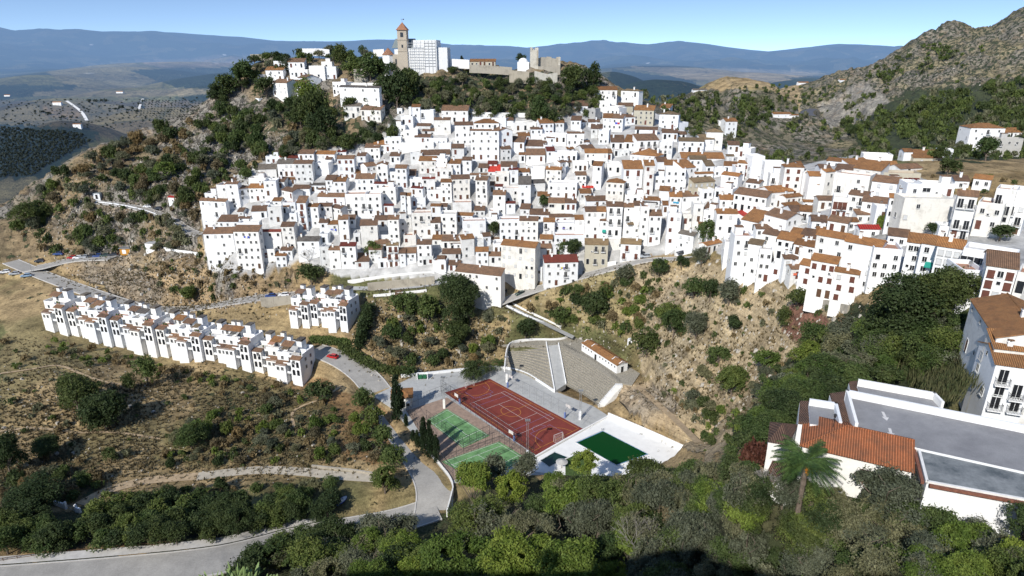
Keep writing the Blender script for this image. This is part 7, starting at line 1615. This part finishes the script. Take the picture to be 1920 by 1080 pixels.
for a in [(110,478,10,'carblue','bright blue car at the left of the car park below the rocky hill'),(136,485,12,'carred','dark red car at the left end of the parked line in the car park'),(147,485,12,'carwhite','white car parked between the red and the silver car'),(158,484,12,'carsilver','silver car parked third from the left in the car park line'),(172,483,12,'cardark','dark car parked fourth from the left in the car park line'),(184,482,12,'carblue','dark blue car parked fifth from the left in the car park line'),(198,481,12,'cargreen','dark green car parked sixth from the left in the car park line'),(212,480,12,'cardark','black car parked nearest the orange kiosk'),
 (10,512,20,'carwhite','white car at the left picture edge on the valley road'),(28,515,20,'carsilver','silver car second from the left picture edge'),(50,519,25,'carltblue','pale blue car on the roadside above the left end of the white row'),(75,491,15,'cardark','dark car on the road bend left of the car park'),
 (508,557,6,'carblue','blue car parked on the road beside the short white block'),(533,555,6,'carwhite','white estate car parked closest to the short white block'),(976,553,30,'cargreen','dark green car on the street below the long four storey house'),(945,550,60,'cardark','dark car half hidden beside the house behind the big pine'),(1210,483,5,'carsilver','silver car parked by the white house with brown shutters'),(1201,479,5,'cardark','blue black car behind the silver car on the lower street'),(298,393,-10,'cardark','dark car on the hillside street near the red roofed hut'),(278,389,-8,'carwhite','white car on the hillside street behind the parapet'),(1280,476,20,'cardark','black car at the top end of the lower street')]:
    car(*a[:4],a[4])
# small pick of yard things: laundry, poles, cables
def pole(px,py,h,label,arm=True,mat='galv'):
    p=hit(px,py); root=empty('street_lamp' if arm else 'utility_pole',p,rv.uniform(0,6),label,'street lamp' if arm else 'pole','poles and lamps around the village'); m=MB(); m.bar((0,0,-.3),(0,0,h),.09,0,6,.06)
    if not arm:
        m.bar((-.8,0,h-.5),(.8,0,h-.5),.05)
        for x in(-.7,0,.7): m.bar((x,0,h-.5),(x,0,h-.25),.05,0,5)
    m.build('post',mat,root)
    if arm: m=MB(); m.bar((0,0,h),(1.,0,h+.2),.04); m.box(.8,1.4,-.12,.12,h+.12,h+.26); m.build('lamp','galv',root)
for a in [(318,455,12,'tall wooden utility pole above the small garden at the lower left of the village',False),(308,462,11,'second wooden utility pole left of the tall one by the garden',False),(1412,312,9,'antenna like pole at the edge of the scrub right of the village',False),(1422,314,8,'thinner pole right of the antenna like one at the edge of the scrub',False),(240,478,6,'lamp post behind the orange kiosk',True),(440,577,6,'street lamp on the valley road left of the short white block',True),(60,512,6,'street lamp beside the road at the left',True),(798,545,6,'street lamp on the lower walkway below the village',True),(1120,262,10,'pole between the upper right houses',False),(1520,190,7,'pole on the ridge above the winding road',False),(855,1,1,'',True)]:
    if a[0]!=855: pole(*a[:4],arm=a[4],mat='bark' if not a[4] else 'galv')
M['cloth_blue']=mat_plain('blue_cloth',(.03,.07,.5),.8,.1); M['cloth_aqua']=mat_plain('aqua_cloth',(.05,.35,.55),.8,.1); M['cloth_green']=mat_plain('green_awning',(.02,.26,.20),.8,.1); M['cloth_orange']=mat_plain('coral_cloth',(.7,.16,.08),.8,.1); M['cloth_lilac']=mat_plain('lilac_cloth',(.25,.22,.55),.8,.1); M['cloth_white']=mat_plain('white_cloth',(.75,.75,.75),.8,.05); M['cloth_yellow']=mat_plain('yellow_cloth',(.75,.6,.05),.8,.1); M['cloth_red']=mat_plain('red_cloth',(.5,.03,.04),.8,.1)
def near_house(px,py):
    b=None
    for h in HOUSES:
        if h.get('merged'): continue
        d=abs(h['px']-px)+abs(h['py']+4-py)*1.2
        if h['py']-6<py<h['base']+4 and abs(h['px']-px)<40 and (b is None or d<b[0]): b=(d,h)
    return b[1] if b else None
def laundry(px,py,colors,label):
    h=near_house(px,py)
    if not h: return
    o=h['o']; Y=proj(*o.location)[2]; root_m=o.matrix_basis; x=min(max(.4,h['w']*.5-1),max(.4,h['w']-2.6)); z=max(1.2,h['h']-2.7)
    c,s=math.cos(o.rotation_euler[2]),math.sin(o.rotation_euler[2]); l=o.location; T=lambda a,b:(l[0]+a*c-b*s,l[1]+a*s+b*c,l[2]+z)
    root=empty('washing_line',T(x,-.35),o.rotation_euler[2],label,'laundry','washing hung out on house fronts'); m=MB(); m.bar((0,0,.9),(2.4,0,.9),.015); m.bar((0,0,.9),(0,.4,.9),.02); m.bar((2.4,0,.9),(2.4,.4,.9),.02); m.build('line','iron',root); rr=random.Random(int(px))
    for i,cn in enumerate(colors): a=.1+i*2.2/len(colors); b=a+2.0/len(colors); d=rr.uniform(.5,.9); k=MB(); k.poly([(a,0,.9-d),(b,.03,.9-d*rr.uniform(.8,1)),(b,0,.9),(a,0,.9)]); k.build('cloth',cn,root)
for a in [(623,427,['cloth_blue','cloth_lilac','cloth_white','cloth_blue'],'blue and lilac washing under the orange roof in the left part of the village'),(1272,381,['cloth_aqua','cloth_aqua'],'turquoise washing on the tall house right of the alley'),(1055,432,['cloth_lilac','cloth_white'],'lilac clothes hung on the house above the lower trees'),(1485,503,['cloth_orange','cloth_aqua'],'coral and turquoise washing on the maroon shuttered house'),(1052,505,['cloth_white','cloth_yellow','cloth_lilac'],'mixed washing on the balcony of the terracotta roofed house'),(462,440,['cloth_blue','cloth_white','cloth_blue'],'blue washing on the tall building with the long dark balcony'),(1165,238,['cloth_blue','cloth_red'],'dark blue washing high on the right side of the village')]: laundry(*a)
def awning(px,py,w,mat,label):
    h=near_house(px,py)
    if not h: return
    o=h['o']; c,s=math.cos(o.rotation_euler[2]),math.sin(o.rotation_euler[2]); l=o.location; x=h['w']*.35; z=max(1.9,h['h']*.45); root=empty('awning',(l[0]+x*c+.02*s,l[1]+x*s-.02*c,l[2]+z),o.rotation_euler[2],label,'awning'); m=MB(); m.poly([(0,-1.1,0),(w,-1.1,0),(w,0,.7),(0,0,.7)]); m.poly([(0,-1.1,-.25),(w,-1.1,-.25),(w,-1.1,0),(0,-1.1,0)]); m.build('canvas',mat,root); m=MB(); m.bar((0,-1.1,0),(0,0,-.2),.02); m.bar((w,-1.1,0),(w,0,-.2),.02); m.build('arm','galv',root)
awning(1744,466,3.,'cloth_green','green awning on the long white house front, right arm'); awning(1150,432,1.4,'cloth_green','small round green awning on the white house with brown doors'); awning(1184,424,2.4,'y','straw coloured awning over a balcony in the lower right centre')
# boat-blue dumped car shape the photo shows by the track: a small blue and white boat hull
h_=hit(641,942); root=empty('small_boat',h_,R(60),'small blue and white boat lying among the bushes left of the road bend','boat'); m=MB(); n=8; S=[]
for i in range(n+1):
    t=i/n; x=-1.7+3.4*t; w_=.75*math.sin(math.pi*min(1,.12+t*.86))**.5; S.append([(x,-w_,.75),(x,-w_*.6,.15),(x,0,0),(x,w_*.6,.15),(x,w_,.75)])
for a_,b_ in zip(S[:-1],S[1:]):
    for i in range(4): m.poly([a_[i],b_[i],b_[i+1],a_[i+1]]); m.poly([a_[i+1],b_[i+1],b_[i],a_[i]])
m.poly(S[0]); m.poly(S[-1][::-1]); m.build('hull','cloth_blue',root); m=MB()
for a_,b_ in zip(S[:-1],S[1:]): m.poly([(a_[0][0],a_[0][1],.7),(b_[0][0],b_[0][1],.7),(b_[4][0],b_[4][1],.7),(a_[4][0],a_[4][1],.7)])
m.build('deck','line_white',root)
# prickly pear in the very foreground
M['cactus']=mat_plain('cactus_pad',(.17,.24,.085),.6,.2,3,.3)
def cactus(px,py,label,n,Y):
    q=atY(px,py,Y); p=(q[0],q[1],gz(q[0],q[1])); root=empty('prickly_pear',(p[0],p[1],p[2]-.2),0,label,'cactus','prickly pears at the bottom edge'); m=MB(); r=random.Random(int(px)); H=q[2]-p[2]
    def pad(b,d,L,W,yaw,k):
        c=(math.cos(yaw),math.sin(yaw),0); N_=10; nv=(d[1]*c[2]-d[2]*c[1],d[2]*c[0]-d[0]*c[2],d[0]*c[1]-d[1]*c[0]); P=[];t_=.035
        for i in range(N_):
            a=2*math.pi*i/N_; u=math.sin(a)*W*.5*(1-.25*math.cos(a)*-1); v=(1-math.cos(a))*.5*L; P.append((u,v))
        for sg in (1,-1):
            ring=[tuple(b[j]+d[j]*v+c[j]*u for j in range(3)) for u,v in P]; cen=tuple(b[j]+d[j]*L*.5+nv[j]*t_*sg for j in range(3))
            for i in range(N_): tri=[ring[i],ring[(i+1)%N_],cen]; m.poly(tri if sg>0 else tri[::-1])
        if k>0:
            for _ in range(r.choice([1,2,2,3])):
                e=[d[j]+r.uniform(-.6,.6) for j in range(3)]; e[2]=abs(e[2])+.25; l=math.sqrt(sum(x*x for x in e)); e=[x/l for x in e]; u=r.uniform(-.35,.35)*W; b2=tuple(b[j]+d[j]*L*.92+c[j]*u for j in range(3)); pad(b2,e,L*r.uniform(.8,1.),W*r.uniform(.8,1.),yaw+r.uniform(-.7,.7),k-1)
    for i in range(n):
        a=r.uniform(0,6.28); pad((r.uniform(-.9,.9),r.uniform(-.4,.4),0),(r.uniform(-.2,.2),r.uniform(-.2,.2),1),H/4.6,.36,r.uniform(-.6,.6),4)
    m.build('pads','cactus',root,True)
cactus(410,1048,'prickly pear with the tallest pale green pads, at the bottom edge',3,33); cactus(462,1058,'prickly pear right of the tallest one at the bottom edge',4,33); cactus(508,1062,'small prickly pear third from the left at the bottom edge',2,34)
# the mountainside behind the viewpoint: it throws the shadow over the lower right
xs=np.linspace(-190,190,120); ys=np.linspace(-150,15.5,60); X,Y=np.meshgrid(xs,ys); front=base_h(X,np.full_like(X,15.5)); base=96+0*X
rise=sstep(-4,-22,Y)*(11+16*fbm(X,Y,30,4,91))*(.35+.65*sstep(-62,-28,X))+sstep(-22,-90,Y)*12
Z=np.where(Y>-4,0,0)+ (front*sstep(-2,15.5,Y)+ (base-np.abs(X)*.0-sstep(60,190,np.abs(X))*20)*(1-sstep(-2,15.5,Y)))+rise*(1-sstep(70,130,np.abs(X-5)))+(fbm(X,Y,9,4,92)-.5)*3*sstep(-6,-14,Y)
near=np.hypot(X,Y)<9; Z[near]=np.minimum(Z[near],99.)
me=bpy.data.meshes.new('mountainside'); idx=np.arange(X.size).reshape(X.shape); q=np.stack([idx[:-1,:-1],idx[:-1,1:],idx[1:,1:],idx[1:,:-1]],-1).reshape(-1,4)
me.from_pydata(np.stack([X.ravel(),Y.ravel(),Z.ravel()],1).tolist(),[],q.tolist()); me.materials.append(M['stonewall']); me.update(); o=bpy.data.objects.new('mountainside',me); col.objects.link(o); tag(o,'rocky mountainside behind the viewpoint','terrain',kind='structure')

# ---------------------------------------------------------------- only the 300 largest houses stay individuals; the smallest are one mass
def vis_area(h): return (h['w']*F/proj(*h['o'].location)[2])*(h['h']*F/proj(*h['o'].location)[2])
cand=sorted([h for h in HOUSES if not h['lab']],key=vis_area); extra=max(0,len(HOUSES)+14-300); small=cand[:extra]
MV=[];MF=[];MM=[];mats=[];ndel=0
def mat_world(o):
    from mathutils import Matrix,Euler
    return Matrix.LocRotScale(o.location,o.rotation_euler,o.scale)
kids={}
for o in col.objects:
    if o.parent: kids.setdefault(o.parent.name,[]).append(o)
gone=[]
for h in small:
    h['merged']=True; P=mat_world(h['o'])
    for c in kids.get(h['o'].name,[]):
        Mx=P@mat_world(c); n=len(MV); MV+=[tuple(Mx@v.co) for v in c.data.vertices]
        ml=[]
        for m in c.data.materials:
            if m not in mats: mats.append(m)
            ml.append(mats.index(m))
        for p in c.data.polygons: MF.append(tuple(n+i for i in p.vertices)); MM.append(ml[p.material_index])
        gone.append(c)
    gone.append(h['o'])
for o in gone: bpy.data.objects.remove(o)
me=bpy.data.meshes.new('small_houses'); me.from_pydata(MV,[],MF)
for m in mats: me.materials.append(m)
me.polygons.foreach_set('material_index',MM); me.update(); o=bpy.data.objects.new('small_houses',me); col.objects.link(o); tag(o,'smallest white houses and sheds wedged in between the larger ones','houses',None,'stuff')
HOUSES=[h for h in HOUSES if not h.get('merged')]
# ---------------------------------------------------------------- labels
def region(px,py):
    if px<740 and py<170: return 'in the castle hill cluster'
    if py<215 and px<1000: return 'under the castle cliff'
    if px>1100 and py<250 and px<1500: return 'in the upper right quarter'
    if px>1780 and py>540: return 'at the right edge above the school'
    if px>1480: return ('in the upper right arm' if py<330 else 'in the middle of the right arm' if py<420 else 'in the lowest row of the right arm')
    if px<560: return 'at the left end of the village' if py>340 else 'at the upper left edge'
    if px<760: return 'in the left part, upper rows' if py<370 else 'in the left part, lower rows'
    if px<1000: return ('in the upper centre' if py<290 else 'in the very centre' if py<385 else 'in the lower centre')
    if px<1240: return ('right of centre, upper rows' if py<310 else 'right of centre, middle rows' if py<395 else 'right of centre, bottom rows')
    return ('near the right bend, upper rows' if py<330 else 'near the right bend, middle rows' if py<410 else 'near the right bend, bottom rows')
def disambiguate(items,base,place):
    "items with equal wording are told apart by their order from left to right"
    by={}
    for it in items: by.setdefault(base(it),[]).append(it)
    words=['leftmost','second from left','third from left','fourth from left','fifth from left','sixth from left','seventh from left','eighth from left','ninth from left','tenth from left','eleventh from left','twelfth from left']
    for b,L in by.items():
        L.sort(key=lambda it:it['px'])
        for i,it in enumerate(L):
            if len(L)==1: s=b
            elif len(L)<=12: s=b+', '+(words[i] if i<len(L)-1 or len(L)==1 else 'rightmost')
            else: s=b
            it['o']['label']=' '.join(s.split()[:16])
for h in HOUSES:
    h['o']['category']='house'; h['o']['group']='white village houses climbing the hill'
    if h['lab']: h['o']['label']=h['lab']
def hb(h):
    size='tall' if h['h']>8 else 'low' if h['h']<4.2 else ''
    wd='narrow' if h['w']<4.2 else 'wide' if h['w']>9 else ''
    wall={'white':'white','aged':'stained','beige':'beige','concrete':'grey'}.get(h['mat'],'white')
    roof={'b':'brown roofed','o':'orange roofed','y':'ochre roofed','g':'grey roofed','r':'red roofed','R':'scarlet roofed','f':'flat roofed'}[h['ty']]
    return ' '.join((size+' '+wd+' '+wall+' '+roof+' house '+region(h['px'],h['py'])).split())
disambiguate([h for h in HOUSES if not h['lab']],hb,None)
def tregion(px,py):
    if px<760 and py<300: return 'on the wooded side of the castle hill' if px>390 and (px>520 or py<215) else 'on the rocky left hill'
    if py<235 and px<1140: return 'on the cliff slope below the castle'
    if px>1140 and py<310: return 'on the scrubby slopes across the right gully' if px<1560 else 'on the green flank of the right mountain' if py<300 else 'above the right arm'
    if px<400 and py<480: return 'on the rocky left hill'
    if px<600 and py<600: return 'near the valley road left of the village'
    if py<480 and px<1340: return 'between the village houses'
    if px>1600 and py<470: return 'between the houses of the right arm'
    if px<640 and py<760: return 'just below the white terraced row'
    if px<400 and py<900: return 'on the dry slope at the left'
    if px<660 and py<905: return 'on the brushy slope left of the road'
    if px<660: return 'in the shaded belt along the bottom left road'
    if px<780 and 690<py<985: return 'lining the left side of the curving road'
    if px<960 and py<720: return 'on the slope above the sports courts'
    if px<1190 and py<660: return 'on the slope under the lower street'
    if px<1420 and py<860: return 'on the pale slope right of the terraces'
    if px<1640 and py<640: return 'at the top of the pale slope'
    if px>1380 and py<900: return 'in the dark thicket above the school'
    if px<960: return 'in the bottom wood left of centre'
    if px<1340: return 'in the bottom wood right of centre'
    return 'in the bottom right wood'
GW={'leaf_dark':'dark green','leaf_mid':'mid green','leaf_bright':'bright green','leaf_olive':'grey green','leaf_pine':'yellow green','leaf_dry':'dry brown','leaf_red':'reddish brown'}
def tb(t):
    size='large' if t['w']>70 else 'small' if t['w']<30 else ''
    nm={'pine_tree':'pine','oak_tree':'round tree','leafy_tree':'leafy tree','olive_tree':'loose tree','shrub':'shrub'}[t['nm']]
    return ' '.join((size+' '+GW[t['mat']]+' '+nm+' '+tregion(t['px'],t['py'])).split())
for t in PLANTS:
    t['o']['category']=t['cat']
    if t['lab']: t['o']['label']=t['lab']
by={}
for t in PLANTS:
    if not t['lab']: by.setdefault(tb(t),[]).append(t)
disambiguate([t for t in PLANTS if not t['lab']],tb,None)
for b,L in by.items():
    if len(L)>1:
        for t in L: t['o']['group']=b.replace('shrub ','shrubs ').replace('tree ','trees ').replace('pine ','pines ')

for o in col.objects:
    if 'label' in o and len(o['label'].split())>16: print('LONG',len(o['label'].split()),o['label'])
def build_ground():
    RR=np.hypot(GX,GY); X=GX; nr,na=X.shape; x=GX.ravel(); y=GY.ravel(); z=GH.ravel()
    Cc,rock,scr=ground_attrs(x,y,z)
    idx=np.arange(nr*na).reshape(nr,na)
    q=np.stack([idx[:-1,:-1],idx[:-1,1:],idx[1:,1:],idx[1:,:-1]],-1).reshape(-1,4)[:,::-1]
    me=bpy.data.meshes.new('hillside')
    me.vertices.add(len(x)); me.vertices.foreach_set('co',np.stack([x,y,z],1).ravel().astype(np.float32))
    me.loops.add(q.size); me.loops.foreach_set('vertex_index',q.ravel().astype(np.int32))
    me.polygons.add(len(q)); me.polygons.foreach_set('loop_start',np.arange(0,q.size,4,dtype=np.int32)); me.polygons.foreach_set('loop_total',np.full(len(q),4,np.int32))
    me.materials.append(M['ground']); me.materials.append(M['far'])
    mi=(RR[:-1,:-1]>1290).astype(np.int32).ravel(); me.polygons.foreach_set('material_index',mi)
    me.update(calc_edges=True)
    me.polygons.foreach_set('use_smooth',np.ones(len(q),bool))
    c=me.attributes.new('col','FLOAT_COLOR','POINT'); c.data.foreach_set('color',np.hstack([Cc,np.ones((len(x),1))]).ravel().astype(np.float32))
    a=me.attributes.new('rock','FLOAT','POINT'); a.data.foreach_set('value',rock.astype(np.float32))
    a=me.attributes.new('scrub','FLOAT','POINT'); a.data.foreach_set('value',scr.astype(np.float32))
    o=bpy.data.objects.new('hillside',me); link(o); tag(o,'dry rocky hills, valley and distant blue mountains around the village','terrain',kind='structure')
build_ground()

# ---------------------------------------------------------------- camera, sun and sky
cam=bpy.data.cameras.new('camera'); co=bpy.data.objects.new('camera',cam); col.objects.link(co)
cam.sensor_width=36; cam.lens=36*F/1920; cam.clip_start=.5; cam.clip_end=90000
co.location=(0,0,CZ); co.rotation_euler=(math.pi/2-PIT,0,0); sc.camera=co
SE=R(37); SA=math.atan2(-.5,-.865)     # the sun stands behind the left shoulder
sd=(math.cos(SE)*math.sin(SA),math.cos(SE)*math.cos(SA),math.sin(SE))
sl=bpy.data.lights.new('sun','SUN'); so=bpy.data.objects.new('sun',sl); col.objects.link(so)
sl.energy=5.0; sl.angle=R(.5); sl.color=(1,.965,.91)
from mathutils import Vector
so.rotation_euler=Vector(sd).to_track_quat('Z','Y').to_euler()
w=bpy.data.worlds.new('World'); sc.world=w; w.use_nodes=True; nt=w.node_tree; nt.nodes.clear()
sk=nt.nodes.new('ShaderNodeTexSky'); sk.sky_type='NISHITA'; sk.sun_disc=False; sk.sun_elevation=SE; sk.sun_rotation=SA
sk.altitude=450; sk.air_density=1.0; sk.dust_density=.3; sk.ozone_density=2.0
tc=nt.nodes.new('ShaderNodeTexCoord'); mp=nt.nodes.new('ShaderNodeMapping'); mp.inputs['Scale'].default_value=(1,1,2.2); mp.inputs['Location'].default_value=(0,0,.14)
bg=nt.nodes.new('ShaderNodeBackground'); bg.inputs[1].default_value=.20; ow=nt.nodes.new('ShaderNodeOutputWorld')
nt.links.new(tc.outputs['Generated'],mp.inputs[0]); nt.links.new(mp.outputs[0],sk.inputs[0]); nt.links.new(sk.outputs[0],bg.inputs[0]); nt.links.new(bg.outputs[0],ow.inputs[0])
sc.view_settings.view_transform='Standard'; sc.view_settings.look='None'; sc.view_settings.exposure=0
sc.render.engine='CYCLES'; sc.cycles.max_bounces=4; sc.cycles.diffuse_bounces=2; sc.cycles.glossy_bounces=2; sc.cycles.transmission_bounces=2; sc.cycles.transparent_max_bounces=4
sc.cycles.use_adaptive_sampling=True; sc.cycles.adaptive_threshold=.02; sc.cycles.use_denoising=True
